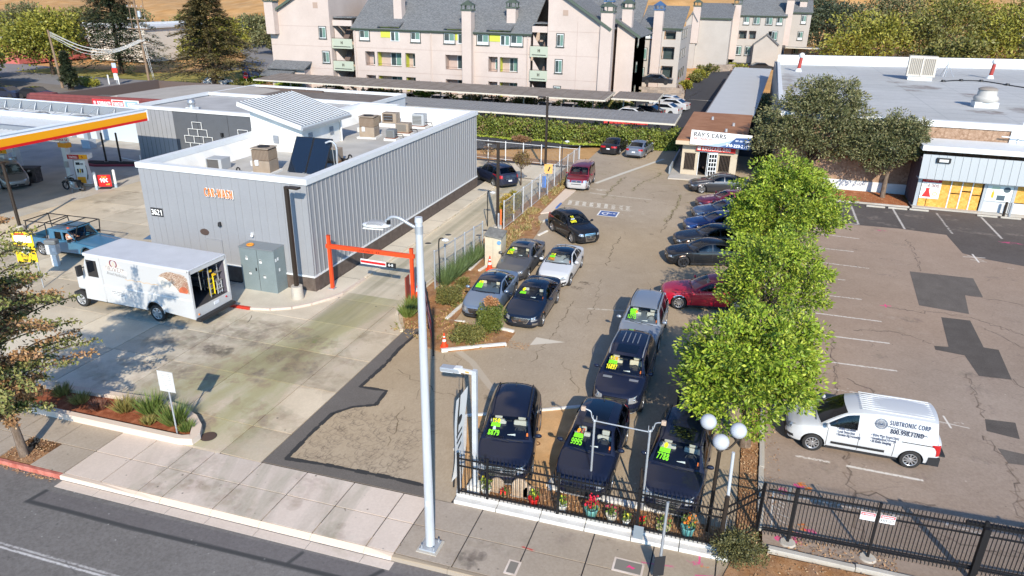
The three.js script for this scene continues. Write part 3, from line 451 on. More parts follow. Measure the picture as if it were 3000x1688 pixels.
// ---------- car wash, store, filling station ----------
const mGreyWall = std({ map: grainTex(256,3,[143,144,147],5,5,101,5),roughness: 0.75 });
const mGreyMetal = std({ color: C(0.28,0.283,0.293),roughness: 0.6 });
const mRib = std({ color: C(0.28,0.283,0.293),roughness: 0.45 });
const mWhiteTrim = std({ map: grainTex(256,2,[214,215,214],7,6,103,5),roughness: 0.6 });
const mMembrane = std({ map: grainTex(512,5,[216,213,206],14,8,105,6,[4,2,-3]),roughness: 0.8 });
const mRoofDeck = std({ map: grainTex(512,6,[176,172,165],16,10,107,6,[3,1,-2]),roughness: 0.85 });
const mBrownBase = std({ map: grainTex(256,1.5,[92,80,72],16,14,109,6),roughness: 0.85 });
const mDarkGrey = std({ map: grainTex(256,3,[84,87,92],5,5,111,5),roughness: 0.75 });
const mBronze = hexm('#3b322b',0.5,0.4),mBlack = hexm('#1b1b1d',0.5),mSteel = std({ color: C(0.5,0.51,0.52),roughness: 0.4,metalness: 0.7 }),mGalv = std({ color: C(0.46,0.48,0.5),roughness: 0.5,metalness: 0.5 });
const font = await new FontLoader().loadAsync('fonts/droid/droid_sans_bold.typeface.json');
function text3(p,name,s,h,depth,mat,pos,rot,sx = 1) { const g = new TextGeometry(s,{ font,size: h,depth,curveSegments: 3,bevelEnabled: false });g.computeBoundingBox();g.translate(-(g.boundingBox.max.x + g.boundingBox.min.x) / 2,-h / 2,0);g.scale(sx,1,1);return M(p,name,g,mat,pos,rot);}
{
const X0 = -30.3,X1 = -20.12,Z0 = -52.6,Z1 = -29.35,H = 5.72,YD = 4.85;
const cw = thing('car_wash','grey metal-clad car wash building with white coping and orange lettering','building');
B(cw,'core',mGreyMetal,X0 + 0.05,X1 - 0.06,0.9,H - 0.06,Z0 + 0.05,Z0 + 0.25);
// walls (hollow box: front, east side, west side, back)
B(cw,'front_wall',mGreyWall,X0,X1,0.92,H,Z1 - 0.25,Z1);B(cw,'side_wall',mGreyMetal,X1 - 0.25,X1,0.92,H,Z0,Z1 - 0.25);
B(cw,'side_wall',mGreyWall,X0,X0 + 0.25,0.0,H,Z0,Z1 - 0.25);B(cw,'rear_wall',mGreyWall,X0 + 0.25,X1 - 0.25,0,H,Z0 - 0.02,Z0 + 0.24);
// panels of the front: seams are real gaps between boards standing 12 mm proud
let x = X0;const wds = [0.34,0.42,0.4,0.44,0.62,0.42,0.62,0.44,0.6,0.42,0.44,0.66,0.42,0.62,0.44,0.44,0.64,0.42,0.62,0.44,0.62];
wds.forEach((w,i) => { const e = i === wds.length - 1 ? X1 + 0.012 : Math.min(X1,x + w);if (x < X1 - 0.05) B(cw,'cladding_panel',mGreyWall,x + (i ? 0.009 : -0.012),e - 0.009,0.94,H,Z1,Z1 + 0.014 + (i % 3) * 0.002);x = e;});
// standing ribs of the long side
const n = 58;for (let i = 0;i < n;i++) { const z = Z1 - 0.12 - i * (Z1 - Z0 - 0.2) / (n - 1);M(cw,'rib',boxG(0.05,H - 0.96,0.05),mRib,[X1 + 0.022,0.94 + (H - 0.96) / 2,z]);}
// brick base with white drip rail
const P = (nm,m,y0,y1,o) => { B(cw,nm,m,X0 - o,X1 + o,y0,y1,Z1 - 0.3,Z1 + o);B(cw,nm,m,X1 - 0.3,X1 + o,y0,y1,Z0 - o,Z1 - 0.3);};
P('base_course',mBrownBase,0,0.86,0.05);P('drip_rail',mWhiteTrim,0.86,0.94,0.07);
// coping
const cop = (a,b,c,d) => B(cw,'coping',mWhiteTrim,a,b,H,H + 0.28,c,d);
cop(X0 - 0.1,X1 + 0.1,Z1 - 0.32,Z1 + 0.09);cop(X1 - 0.32,X1 + 0.1,Z0 - 0.12,Z1 - 0.32);cop(X0 - 0.1,X0 + 0.34,-39.6,Z1 - 0.32);cop(X0 - 0.1,X0 + 0.34,Z0 - 0.12,-43.7);cop(X0 + 0.34,X1 - 0.32,Z0 - 0.12,Z0 + 0.32);
// roof deck and sloped membrane skirts
M(cw,'roof_deck',polyG([[X0 + 0.2,Z1 - 0.2],[X1 - 0.2,Z1 - 0.2],[X1 - 0.2,Z0 + 0.2],[X0 + 0.2,Z0 + 0.2]],YD),mRoofDeck);
const skirt = (ax,az,bx,bz,nx,nz,w) => { const y1 = H + 0.02,P4 = [[ax,y1,az],[bx,y1,bz],[bx + nx * w,YD + 0.01,bz + nz * w],[ax + nx * w,YD + 0.01,az + nz * w]];const g = new THREE.BufferGeometry();g.setAttribute('position',new THREE.Float32BufferAttribute([...P4[0],...P4[1],...P4[2],...P4[0],...P4[2],...P4[3]],3));const u = boxuv(g);u.computeVertexNormals();const m = M(cw,'membrane',u,mMembrane);m.material.side = THREE.DoubleSide;};
skirt(X0 + 0.3,Z1 - 0.3,X0 + 0.3,-39.6,1,0,0.75);skirt(X0 + 0.3,-43.6,X0 + 0.3,Z0 + 0.3,1,0,1.0);skirt(X0 + 0.3,Z0 + 0.3,X1 - 0.3,Z0 + 0.3,0,1,1.1);skirt(X1 - 0.3,Z1 - 0.3,X1 - 0.3,Z0 + 0.3,-1,0,0.25);skirt(X0 + 0.3,Z1 - 0.3,X1 - 0.3,Z1 - 0.3,0,-1,0.25);
// raised plant tower with a single-pitch standing-seam roof
const tw = M(cw,'plant_tower',merge([bgeo(X0 - 0.1,-26.65,YD - 0.2,6.1,-43.55,-39.0)]),mMembrane);
const pr = wallG([[X0 - 0.1,6.1],[-26.65,6.1],[-26.65,6.5],[X0 - 0.1,7.62]],[],4.5).translate(0,0,-39.02);M(cw,'tower_gable',pr,mMembrane);
const ridge = [-30.75,7.86],eave = [-26.2,6.66],zn = -38.3,zf = -44.2;const L = Math.hypot(ridge[0] - eave[0],ridge[1] - eave[1]),ang = Math.atan2(ridge[1] - eave[1],-(eave[0] - ridge[0]) * -1);
const rf = M(cw,'tower_roof',boxG(L,0.22,zn - zf),mWhiteTrim,[(ridge[0] + eave[0]) / 2,(ridge[1] + eave[1]) / 2 - 0.1,(zn + zf) / 2],[0,0,-Math.atan2(ridge[1] - eave[1],eave[0] - ridge[0])]);
for (let i = 0;i < 16;i++) M(rf,'roof_pan',boxG(L - 0.02,0.02,0.33),std({ color: C(0.2,0.215,0.24),roughness: 0.6 }),[0,0.122,(zn - zf) / 2 - 0.2 - i * 0.367]);
for (let i = 0;i < 17;i++) M(rf,'standing_seam',boxG(L + 0.02,0.05,0.03),mWhiteTrim,[0,0.14,(zn - zf) / 2 - 0.015 - i * 0.367]);
M(rf,'gutter',boxG(0.14,0.16,zn - zf),mGalv,[L / 2 + 0.06,-0.04,0]);
bar(cw,'downpipe',mWhiteTrim,[-26.55,6.5,-43.5],[-26.55,YD,-43.5],0.06);
const louver = (x,y,z,ax) => { const l = M(cw,'louver',boxG(ax ? 0.03 : 0.42,0.52,ax ? 0.42 : 0.03),hexm('#7c7f84',0.6),[x,y,z]);for (let k = 0;k < 6;k++) M(l,'slat',boxG(ax ? 0.05 : 0.4,0.03,ax ? 0.4 : 0.05),mGalv,[ax ? 0.02 : 0,-0.21 + k * 0.083,ax ? 0 : 0.02],ax ? [0,0,0.5] : [-0.5,0,0]);};
louver(-28.6,5.6,-38.98,0);louver(-26.62,5.75,-39.9,1);louver(-26.62,5.75,-42.4,1);
// lettering, number board, lamp, camera, plaque, door
const sg = thing('sign_lettering','orange CAR-WASH letters standing off the grey wall','sign',[-25.3,4.82,Z1 + 0.06]);
const mOr = hexm('#e8782a',0.5),mWhL = hexm('#f1efe9',0.6);[...'CAR-WASH'].forEach((ch,i) => { const l = text3(sg,'letter',ch,0.46,0.06,mWhL,[[-0.74,-0.52,-0.29,-0.11,0.11,0.37,0.58,0.8][i],0,0.02],null,0.56);text3(l,'letter_face',ch,0.43,0.012,mOr,[0,0.01,0.065],null,0.52);});
const nb = thing('number_board','black 3621 number board on the grey wall corner','sign',[-29.55,3.35,Z1 + 0.03]);M(nb,'board',boxG(0.78,0.46,0.03),hexm('#2c2d30',0.6));[...'3621'].forEach((c,i) => text3(nb,'digit',c,0.3,0.012,mWhL,[-0.27 + i * 0.18,0,0.016],null,0.8));
const lampM = M(cw,'wall_light',cylG(0.07,0.1,0.2,10),mBlack,[-25.5,3.15,Z1 + 0.12]);M(lampM,'bracket',boxG(0.06,0.12,0.12),mBlack,[0,0.05,-0.08]);
M(cw,'plaque',new THREE.CylinderGeometry(0.22,0.22,0.04,24).rotateX(Math.PI / 2).scale(1.25,0.8,1),hexm('#51413a',0.6),[-26.6,2.58,Z1 + 0.03]);
const cam = M(cw,'security_camera',sphG(0.075),hexm('#e8e8e8',0.3),[-23.55,2.75,Z1 + 0.14]);M(cam,'bracket',boxG(0.1,0.14,0.12),mWhiteTrim,[0,0.09,-0.06]);
const door = M(cw,'door',boxG(0.95,2.05,0.04),mGreyMetal,[-26.1,0.12 + 1.02,Z1 + 0.04]);for (const [w,h,a,b] of [[1.1,0.07,0,1.06],[0.07,2.1,-0.51,0],[0.07,2.1,0.51,0]]) M(door,'frame',boxG(w,h,0.06),mGreyWall,[a,b,0.005]);M(door,'handle',boxG(0.04,0.14,0.05),mBlack,[0.36,0,0.04]);
}
// ---- rooftop plant ----
const mTanAC = std({ map: grainTex(128,1,[150,134,116],8,8,121,5),roughness: 0.6 }),mTanDark = hexm('#6d5b4b',0.7),mGreyAC = std({ color: C(0.4,0.41,0.41),roughness: 0.5 });
const YD = 4.85;
function acTall(label,x,z,turn,w = 1.0,h = 1.25) {
const o = thing('air_conditioner',label,'air conditioner',[x,YD,z],turn);M(o,'curb',boxG(w + 0.3,0.1,w + 0.3),mMembrane,[0,0.05,0]);
M(o,'casing',rboxG(w,h * 0.5,w,0.02),mTanAC,[0,0.1 + h * 0.25,0]);const cl = M(o,'coil',rboxG(w * 0.97,h * 0.46,w * 0.97,0.02),mTanDark,[0,0.1 + h * 0.74,0]);
for (let i = 0;i < 12;i++) { M(cl,'fin',boxG(0.02,h * 0.42,0.02),mTanAC,[-w / 2 + 0.06 + i * (w - 0.12) / 11,0,w * 0.485]);M(cl,'fin',boxG(0.02,h * 0.42,0.02),mTanAC,[w * 0.485,0,-w / 2 + 0.06 + i * (w - 0.12) / 11]);}
M(o,'top_panel',rboxG(w + 0.04,0.06,w + 0.04,0.02),mTanAC,[0,0.13 + h,0]);const f = M(o,'fan_guard',new THREE.TorusGeometry(w * 0.3,0.03,6,24).rotateX(Math.PI / 2),mBlack,[0,0.17 + h,0]);M(f,'fan',cylG(w * 0.28,w * 0.28,0.02,20),hexm('#202022',0.8),[0,-0.005,0]);
M(o,'control_box',boxG(0.2,0.3,0.1),mWhiteTrim,[-w * 0.2,0.65,w * 0.53]);M(o,'disconnect_box',boxG(0.18,0.3,0.1),hexm('#cfd2cf',0.5),[-w / 2 - 0.1,0.55,w * 0.3]);bar(o,'conduit',mGalv,[-w / 2 - 0.1,0.02,w * 0.3],[-w / 2 - 0.1,0.45,w * 0.3],0.025);
return o;
}
acTall('tan air conditioner with round top fan beside the solar panels',-25.75,-33.9,0.12,1.05,1.3);
acTall('tall tan air conditioner with grey fittings beyond the plant tower',-25.5,-45.5,0.15,1.1,1.35);
{
const o = thing('air_conditioner','tan air conditioner with its side panel open on dark coils','air conditioner',[-26.2,YD,-50.2],0.1);M(o,'curb',boxG(1.5,0.25,1.2),mMembrane,[0,0.12,0]);M(o,'casing',rboxG(1.15,0.75,0.85,0.02),mTanAC,[0,0.64,0]);const cl = M(o,'open_bay',boxG(0.75,0.55,0.02),mBlack,[-0.08,0.66,0.425]);for (let i = 0;i < 5;i++) M(cl,'pipe',boxG(0.7,0.03,0.03),i % 2 ? mSteel : mTanDark,[0,-0.2 + i * 0.1,0.02]);
M(o,'side_box',rboxG(0.5,0.5,0.6,0.02),mTanAC,[-1.1,0.5,0.2]);
}
function acCube(label,x,z,w,h,d,turn,mat) {
const o = thing('condenser_unit',label,'air conditioner',[x,YD,z],turn);M(o,'curb',boxG(w + 0.25,0.14,d + 0.25),mMembrane,[0,0.07,0]);M(o,'skid',boxG(w + 0.1,0.05,d + 0.1),hexm('#7b4a2e',0.8),[0,0.165,0]);M(o,'casing',rboxG(w,h,d,0.02),mat,[0,0.19 + h / 2,0]);
const gr = M(o,'grille',boxG(w * 0.74,h * 0.74,0.02),hexm('#6b6a66',0.7),[-w * 0.06,0.19 + h / 2,d / 2 + 0.005]);for (let i = 0;i < 6;i++) M(gr,'slat',boxG(w * 0.72,0.02,0.02),mat,[0,-h * 0.3 + i * h * 0.12,0.015]);
bar(o,'pipe',mBlack,[w / 2,0.4,0],[w / 2 + 0.5,0.4,0],0.03);bar(o,'pipe',mBlack,[w / 2 + 0.5,0.4,0],[w / 2 + 0.55,0.0,0],0.03);
}
acCube('grey condenser unit with square grille near the rear white parapet',-23.9,-50.4,0.95,0.85,0.8,0.08,mGreyAC);
acCube('low tan condenser unit on a rusty skid',-23.75,-47.4,1.0,0.65,0.75,0.08,mTanAC);
acCube('small dark grey condenser unit by the ribbed parapet',-23.6,-45.2,0.62,0.55,0.6,0.1,hexm('#6f7274',0.6));
{
const o = thing('roof_ventilator','grey open-fronted roof ventilator box near the front parapet','ventilator',[-28.75,YD,-33.6],0.1);M(o,'hood',merge([bgeo(-0.5,0.5,0.62,0.66,-0.45,0.45),bgeo(-0.5,-0.46,0.1,0.62,-0.45,0.45),bgeo(0.3,0.5,0.1,0.62,-0.45,0.45),bgeo(-0.46,0.3,0.1,0.62,-0.45,-0.4)]),mGreyAC);M(o,'grille',boxG(0.74,0.5,0.02),hexm('#565452',0.8),[-0.08,0.36,0.36]);M(o,'base',boxG(1.0,0.1,0.9),mGalv,[0,0.05,0]);
const gp = thing('vent_pipe','black curved vent pipe on the white roof','pipe',[-27.2,YD,-33.2]);M(gp,'pipe',tubeG([[0,0,0],[0,0.22,0],[0.08,0.3,0],[0.18,0.26,0],[0.2,0.16,0]],0.04),mBlack);M(gp,'flashing',cylG(0.1,0.16,0.06),mMembrane,[0,0.03,0]);
const gq = thing('vent_pipe','black gooseneck pipe behind the solar panels','pipe',[-22.6,YD,-37.6]);M(gq,'pipe',tubeG([[-0.5,0.25,0],[-0.1,0.25,0],[0,0.35,0],[0.05,0.5,0],[0.18,0.5,0],[0.22,0.38,0]],0.05),mBlack);bar(gq,'stand',mBlack,[-0.4,0,0],[-0.4,0.25,0],0.04);
const wb = thing('condenser_unit','beige condenser unit half hidden behind the solar panels','air conditioner',[-23.6,YD,-37.6],0.1);M(wb,'casing',rboxG(0.9,0.75,0.7,0.02),mTanAC,[0,0.5,0]);M(wb,'grille',boxG(0.7,0.5,0.02),hexm('#8b877d',0.7),[0,0.5,0.355]);M(wb,'skid',boxG(1.0,0.12,0.8),hexm('#7b5a3e',0.8),[0,0.06,0]);
}
{ // pair of thermal panels
const mPan = phys({ color: C(0.012,0.02,0.035),roughness: 0.12,clearcoat: 1,clearcoatRoughness: 0.05 });
const mk = (label,x) => { const o = thing('solar_panel',label,'solar panel',[x,YD,-34.4],0.05,'solar panels on the car wash roof');const t = 0.94;const fr = M(o,'frame',boxG(1.14,0.08,2.35),mBlack,[0,0.83,-0.68],[t,0,0]);M(fr,'glass',boxG(1.06,0.02,2.26),mPan,[0,0.045,0]);for (const s of [-1,1]) { bar(o,'prop',mGalv,[s * 0.5,0,-1.5],[s * 0.5,1.55,-1.32],0.025);bar(o,'brace',mBlack,[s * 0.5,0.05,-1.5],[s * 0.5,0.9,-0.8],0.02);bar(o,'rail',mGalv,[s * 0.5,0.03,-1.6],[s * 0.5,0.03,0.1],0.025);} };
mk('dark blue solar thermal panel tilted beside the tan air conditioner',-24.15);mk('dark blue solar thermal panel tilted beside the ribbed parapet',-22.95);
const tk = thing('water_pipe','pale insulated pipe arching behind the solar panels','pipe',[-22.3,YD,-35.6]);M(tk,'pipe',tubeG([[-0.4,1.62,0.2],[-0.1,1.72,0.1],[0.12,1.5,0],[0.14,0.6,0],[0.14,0,0]],0.06),mGalv);
}
// ---- store behind ----
{
const st = thing('store','grey store with white roof edge and square white trellises','building');const X0 = -51.3,X1 = -30.45,Z1 = -50.3,Z0 = -60,H = 4.68;
B(st,'wall',mDarkGrey,X0 + 4.2,X1,0,H,Z1 - 0.3,Z1);B(st,'wall',mGreyWall,X0,X0 + 4.2,0,H,Z1 - 0.3,Z1 + 0.02);B(st,'wall',mGreyWall,X0,X0 + 0.3,0,H,Z0,Z1 - 0.3);B(st,'wall',mGreyWall,X0 + 0.3,X1,0,H,Z0,Z0 + 0.3);B(st,'wall',mGreyWall,X1 - 0.3,X1,0,H,Z0 + 0.3,Z1 - 0.3);
for (let i = 1;i < 9;i++) M(st,'seam',boxG(0.02,H - 0.1,0.012),mDarkGrey,[X0 + i * 0.47,H / 2,Z1 + 0.024]);
for (const x of [-44.6,-41.5,-38.6,-35.5]) M(st,'seam',boxG(0.025,H - 0.1,0.012),mBlack,[x,H / 2,Z1 + 0.002]);
const cp = (a,b,c,d) => B(st,'roof_edge',mWhiteTrim,a,b,H,H + 0.25,c,d);cp(X0 - 0.1,X1,Z1 - 0.35,Z1 + 0.1);cp(X0 - 0.1,X0 + 0.35,Z0,Z1 - 0.35);cp(X0 + 0.35,X1,Z0 - 0.1,Z0 + 0.35);
M(st,'roof_deck',polyG([[X0 + 0.2,Z1 - 0.2],[X1,Z1 - 0.2],[X1,Z0 + 0.2],[X0 + 0.2,Z0 + 0.2]],H - 0.1),std({ map: grainTex(256,5,[168,166,164],12,8,131,5),roughness: 0.85 }));
const trellis = (cx,cy,sx,lbl) => { const o = thing('wall_trellis',lbl,'trellis',[cx,cy,Z1 + 0.14],0,'white square trellises on the store wall');const w = 0.96,h = 0.6,cells = [[0,3],[-0.5,2],[0.5,2],[-1,1],[0,1],[1,1],[-0.5,0.0],[0.5,0.0]];for (const [a,b] of cells) { for (const [bw,bh,ox,oy] of [[w,0.04,0,0],[w,0.04,0,h],[0.04,h + 0.04,-w / 2,h / 2],[0.04,h + 0.04,w / 2,h / 2]]) M(o,'bar',boxG(bw,bh,0.05),mWhiteTrim,[a * w * sx + ox,b * h + oy,0]);} };
trellis(-44.6,1.5,1,'white stepped square trellis beside the dark wall lamp');trellis(-40.0,1.16,1,'white stepped square trellis partly behind the car wash parapet');
const lp = M(st,'wall_light',cylG(0.12,0.12,0.3,4),mBlack,[-42.2,3.0,Z1 + 0.12]);M(lp,'plate',boxG(0.3,0.3,0.03),mBlack,[0,0,-0.08]);
const rv = thing('roof_ventilator','round metal ventilator on the store roof','ventilator',[-46.1,H - 0.1,-51.6]);M(rv,'curb',boxG(0.75,0.3,0.75),mWhiteTrim,[0,0.15,0]);M(rv,'stack',cylG(0.25,0.28,0.35),mSteel,[0,0.45,0]);M(rv,'cap',sphG(0.34),mSteel,[0,0.7,0]);
}
// shop behind with barrel roof, dark red fascia and banner
{
const mMaroon = std({ map: grainTex(128,1.5,[122,62,60],10,8,135,5),roughness: 0.8 }),mRoofG = std({ map: grainTex(256,5,[168,160,150],12,8,137,5),roughness: 0.9 });
const o = thing('shop_building','shop with pale curved roof and dark red board fascia','building');const X0 = -69,X1 = -54,Z1 = -56,Z0 = -72;
B(o,'wall',hexm('#b9c4cc',0.8),X0 + 1,X1 + 8,0,2.7,Z0,Z1 - 0.6);const fw = M(o,'fascia',boxG(15.4,1.5,0.3),mMaroon,[-61.2,3.7,Z1 + 0.1],[0,0.1,0]);for (let i = 0;i < 5;i++) M(fw,'board_gap',boxG(15.38,0.02,0.01),mBlack,[0,-0.5 + i * 0.25,0.152]);
M(o,'mansard',new THREE.CylinderGeometry(1.2,1.7,1.5,4,1).rotateY(Math.PI / 4).scale(1,1,1.2),mMaroon,[-69.6,3.4,-57]);
const cr = [];for (let i = 0;i < 12;i++) { const a = -1 + i / 6,b = -1 + (i + 1) / 6,f = (t) => 2.95 + 1.0 * (1 - t * t);const g = new THREE.BufferGeometry(),p = (t,z) => [-57.5 + t * 11.5,f(t),z];g.setAttribute('position',new THREE.Float32BufferAttribute([...p(a,Z1 - 0.2),...p(b,Z1 - 0.2),...p(b,Z0),...p(a,Z1 - 0.2),...p(b,Z0),...p(a,Z0)],3));g.computeVertexNormals();cr.push(boxuv(g));}
M(o,'roof',merge(cr),mRoofG);B(o,'parapet',hexm('#5d4f49',0.9),X0 - 0.2,X0 + 0.3,2.6,4.0,Z0,Z1);B(o,'parapet',hexm('#5d4f49',0.9),X0,X1 + 8,2.6,3.9,Z0 - 0.3,Z0);
for (const [x,z] of [[-64,-59.5],[-58.8,-60]]) { const s = M(o,'skylight',boxG(2,0.25,1.1),hexm('#cfc8bb',0.5),[x,3.75,z],[0,0,0.03]);for (let k = 0;k < 6;k++) M(s,'slat',boxG(0.1,0.05,0.9),hexm('#6b655e',0.6),[-0.75 + k * 0.3,0.14,0]);}
const bt = textTex(512,64,'#e8e6e2',(x) => { x.fillStyle = '#c22d33';x.fillRect(0,0,215,64);fitText(x,'EL SOBRANTE',108,34,190,34,'#fff');x.fillStyle = '#d94a44';x.fillRect(225,6,120,52);fitText(x,'FURNITURE',285,34,105,30,'#fff');x.fillStyle = '#8fb0c4';x.fillRect(360,8,140,48);fitText(x,'OPEN',430,34,90,30,'#fff');});
const bn = thing('banner','red and white shop banner on the dark red fascia','banner',[-58.4,3.95,-55.3],0.1);M(bn,'cloth',boxG(5.2,0.75,0.03),[hexm('#ccc'),hexm('#ccc'),hexm('#ccc'),hexm('#ccc'),std({ map: bt }),hexm('#ccc')]);
const wt = textTex(512,256,'#e6e8ea',(x) => { x.fillStyle = '#6fa3c4';x.fillRect(0,120,512,60);fitText(x,'Bicycl',250,62,360,90,'#2b2b2f','bold','serif');for (let i = 0;i < 60;i++) { x.fillStyle = ['#8a6a5e','#c9ced2','#b94a48'][i % 3];x.globalAlpha = 0.5;x.fillRect(hash(i,3,1) * 512,150 + hash(i,4,1) * 90,20,6);} });
const bw = thing('painted_wall','low white wall with painted bicycle lettering and blue band','wall',[-57.6,0,-58.2],0.1);M(bw,'wall',boxG(6.2,2.6,0.2),[mWhiteTrim,mWhiteTrim,mWhiteTrim,mWhiteTrim,std({ map: wt }),mWhiteTrim],[0,1.3,0]);
const gv = thing('grey_wall','pale grey side wall of the yard behind the pumps','wall',[-66,0,-56.5],0.05);M(gv,'wall',boxG(11,2.6,0.2),hexm('#b5bcc4',0.85),[0,1.3,0]);for (let i = 0;i < 3;i++) M(gv,'pilaster',boxG(0.5,2.55,0.12),hexm('#7f858c',0.8),[-3 + i * 3.2,1.28,0.15]);
}
// flat-roofed annexe behind the wash
{
const o = thing('annexe','low flat-roofed annexe with brown gravel roof behind the store','building');B(o,'wall',hexm('#c3c6c8',0.8),-56,-36.5,0,3.6,-73.5,-63);M(o,'roof',boxG(19.2,0.06,10.2),std({ map: grainTex(256,4,[112,102,94],14,12,141,6),roughness: 1 }),[-46.25,3.64,-68.2]);for (const [a,b,c,d] of [[-56.1,-36.4,-63.2,-62.9],[-56.1,-36.4,-73.6,-73.3],[-36.7,-36.4,-73.3,-63.2],[-56.1,-55.8,-73.3,-63.2]]) B(o,'parapet',mWhiteTrim,a,b,3.6,3.95,c,d);
}
// ---- filling-station canopy ----
{
const cn = thing('fuel_canopy','filling station canopy with yellow and red fascia and ribbed white deck','canopy');const XE = -44.35,XW = -64,ZN = -44.4,ZS = -16;const mYel = hexm('#f2a20c',0.45),mRedF = hexm('#d2151b',0.45),mFasW = hexm('#e9edf2',0.4);
const fas = (nm,ax,x0,x1,z0,z1) => { B(cn,nm,mFasW,x0,x1,5.54,5.76,z0,z1);B(cn,nm + '_yellow_band',mYel,x0,x1 + 0.012,5.06,5.54,z0,z1);B(cn,nm + '_red_band',mRedF,x0,x1 + 0.016,4.88,5.06,z0,z1);};
fas('fascia',true,XE - 0.25,XE,ZN - 0.3,ZS);
B(cn,'fascia_cap',mFasW,XE - 0.3,XE + 0.06,5.76,5.82,ZN - 0.4,ZS);B(cn,'corner_trim',mFasW,XE - 0.02,XE + 0.03,4.86,5.8,ZN - 0.42,ZN - 0.3);
B(cn,'rear_fascia',hexm('#80858a',0.6),XW,XE - 0.25,4.86,5.76,ZN - 0.3,ZN - 0.15);B(cn,'rear_fascia_cap',mFasW,XW,XE - 0.3,5.76,5.8,ZN - 0.4,ZN - 0.1);
// deck pans: each rib a piece
B(cn,'deck',mWhiteTrim,XW,XE - 0.3,5.0,5.05,ZS,ZN);for (let i = 0;i < 44;i++) B(cn,'deck_rib',mWhiteTrim,XE - 0.4 - i * 0.42,XE - 0.55 - i * 0.42,5.05,5.17,-42,ZS);
for (const z of [-41.4,-37,-32.6,-28]) { B(cn,'beam',z < -41 ? mFasW : hexm('#8d9197',0.5,0.3),XW,XE - 0.3,5.15,5.45,z - 0.18,z + 0.18);}
for (let i = 0;i < 12;i++) { const x = XE - 1.2 - i * 1.62;bar(cn,'strut',mGalv,[x,5.05,ZN + 1.5],[x,5.66,ZN - 0.1],0.035);bar(cn,'strut',mGalv,[x,5.05,ZN + 0.2],[x,5.66,ZN - 0.1],0.035);bar(cn,'strut',mGalv,[x,5.07,ZN + 1.5],[x,5.07,ZN],0.03);}
for (const x of [-48,-52.2,-56.5]) M(cn,'drain_pipe',tubeG([[x - 1.8,5.18,-42.2],[x - 0.6,5.3,-42.4],[x,5.34,-42.6],[x + 0.1,5.16,-42.9]],0.06),hexm('#66686b',0.6));
for (const [x,z] of [[-51.3,-42.9],[-56.5,-42.7],[-51.3,-33.5],[-60.2,-52.2]]) { if (z < -50) continue;const c = M(cn,'column',boxG(0.42,5.0,0.42),hexm('#dcdfe2',0.5),[x,2.5,z]);M(c,'number_plate',boxG(0.9,0.36,0.46),hexm('#f0a018',0.5),[0.0,0.3,0.0]);M(c,'service_box',boxG(0.3,0.45,0.2),mGreyAC,[0.1,-1.2,0.3]);}
const sign = textTex(256,40,'#f3f3f1',(x) => fitText(x,'Clearance 14',128,20,220,24,'#c02020'));M(cn,'clearance_sign',boxG(2.0,0.32,0.06),[mFasW,mFasW,mFasW,mFasW,std({ map: sign }),mFasW],[-50.9,3.4,-42.2]);
const col2 = thing('grey_column','grey steel column on a pale plinth behind the canopy','column',[-60.2,0,-53]);M(col2,'plinth',boxG(1.0,0.8,0.8),hexm('#aeb6bf',0.8),[0,0.4,0]);M(col2,'post',boxG(0.45,2.6,0.4),hexm('#8b97a3',0.6),[0,2.1,0]);
}
function fuelPump(x,z,label) {
const o = thing('fuel_pump',label,'fuel pump',[x,0,z],0.35,'fuel pumps under the canopy');const w = hexm('#e4e4e2',0.4);
M(o,'island',rboxG(1.9,0.15,1.0,0.05),mConc,[0,0.07,0]);const s = new THREE.Shape();s.moveTo(-0.5,0.15);s.bezierCurveTo(-0.32,0.6,-0.52,1.2,-0.4,2.0);s.lineTo(0.4,2.0);s.bezierCurveTo(0.3,1.2,0.6,0.6,0.62,0.15);s.closePath();M(o,'cabinet',new THREE.ExtrudeGeometry(s,{ depth: 0.5,bevelEnabled: false }).translate(0,0,-0.25),w);
M(o,'yellow_panel',boxG(0.62,0.5,0.03),hexm('#f0a81c',0.5),[-0.08,0.45,0.26]);M(o,'screen',boxG(0.3,0.2,0.03),hexm('#2f3438',0.2),[-0.15,1.75,0.262]);M(o,'keypad',boxG(0.2,0.16,0.03),hexm('#8d9296',0.4),[0.15,1.72,0.262]);
for (let i = 0;i < 3;i++) { const nz = M(o,'nozzle',boxG(0.07,0.28,0.09),i === 1 ? hexm('#d8b312',0.5) : mBlack,[-0.22 + i * 0.17,1.2,0.29]);M(nz,'spout',cylG(0.015,0.015,0.2,6),mSteel,[0,-0.18,0.02]);} M(o,'hose',tubeG([[0.42,1.6,0.25],[0.5,1.1,0.35],[0.42,0.5,0.38],[0.5,0.9,0.3]],0.022),mBlack);
const t = textTex(256,64,'#a31b22',(x) => { x.fillStyle = '#f2a91e';x.fillRect(150,0,106,64);fitText(x,'Pay here',72,24,100,16,'#fff');fitText(x,'credit debit',74,44,110,14,'#fff');fitText(x,'5',190,32,24,34,'#a31b22');});
M(o,'topper',rboxG(1.55,0.42,0.8,0.08),hexm('#e9e9e7',0.4),[0,2.3,0]);M(o,'topper_sign',new THREE.BoxGeometry(1.5,0.34,0.03),std({ map: t }),[0,2.3,0.4]);return o;
}
fuelPump(-48.9,-42.0,'white and yellow fuel pump with red topper beside the motorcycle');fuelPump(-56.2,-41.2,'white fuel pump half hidden behind the silver minivan');
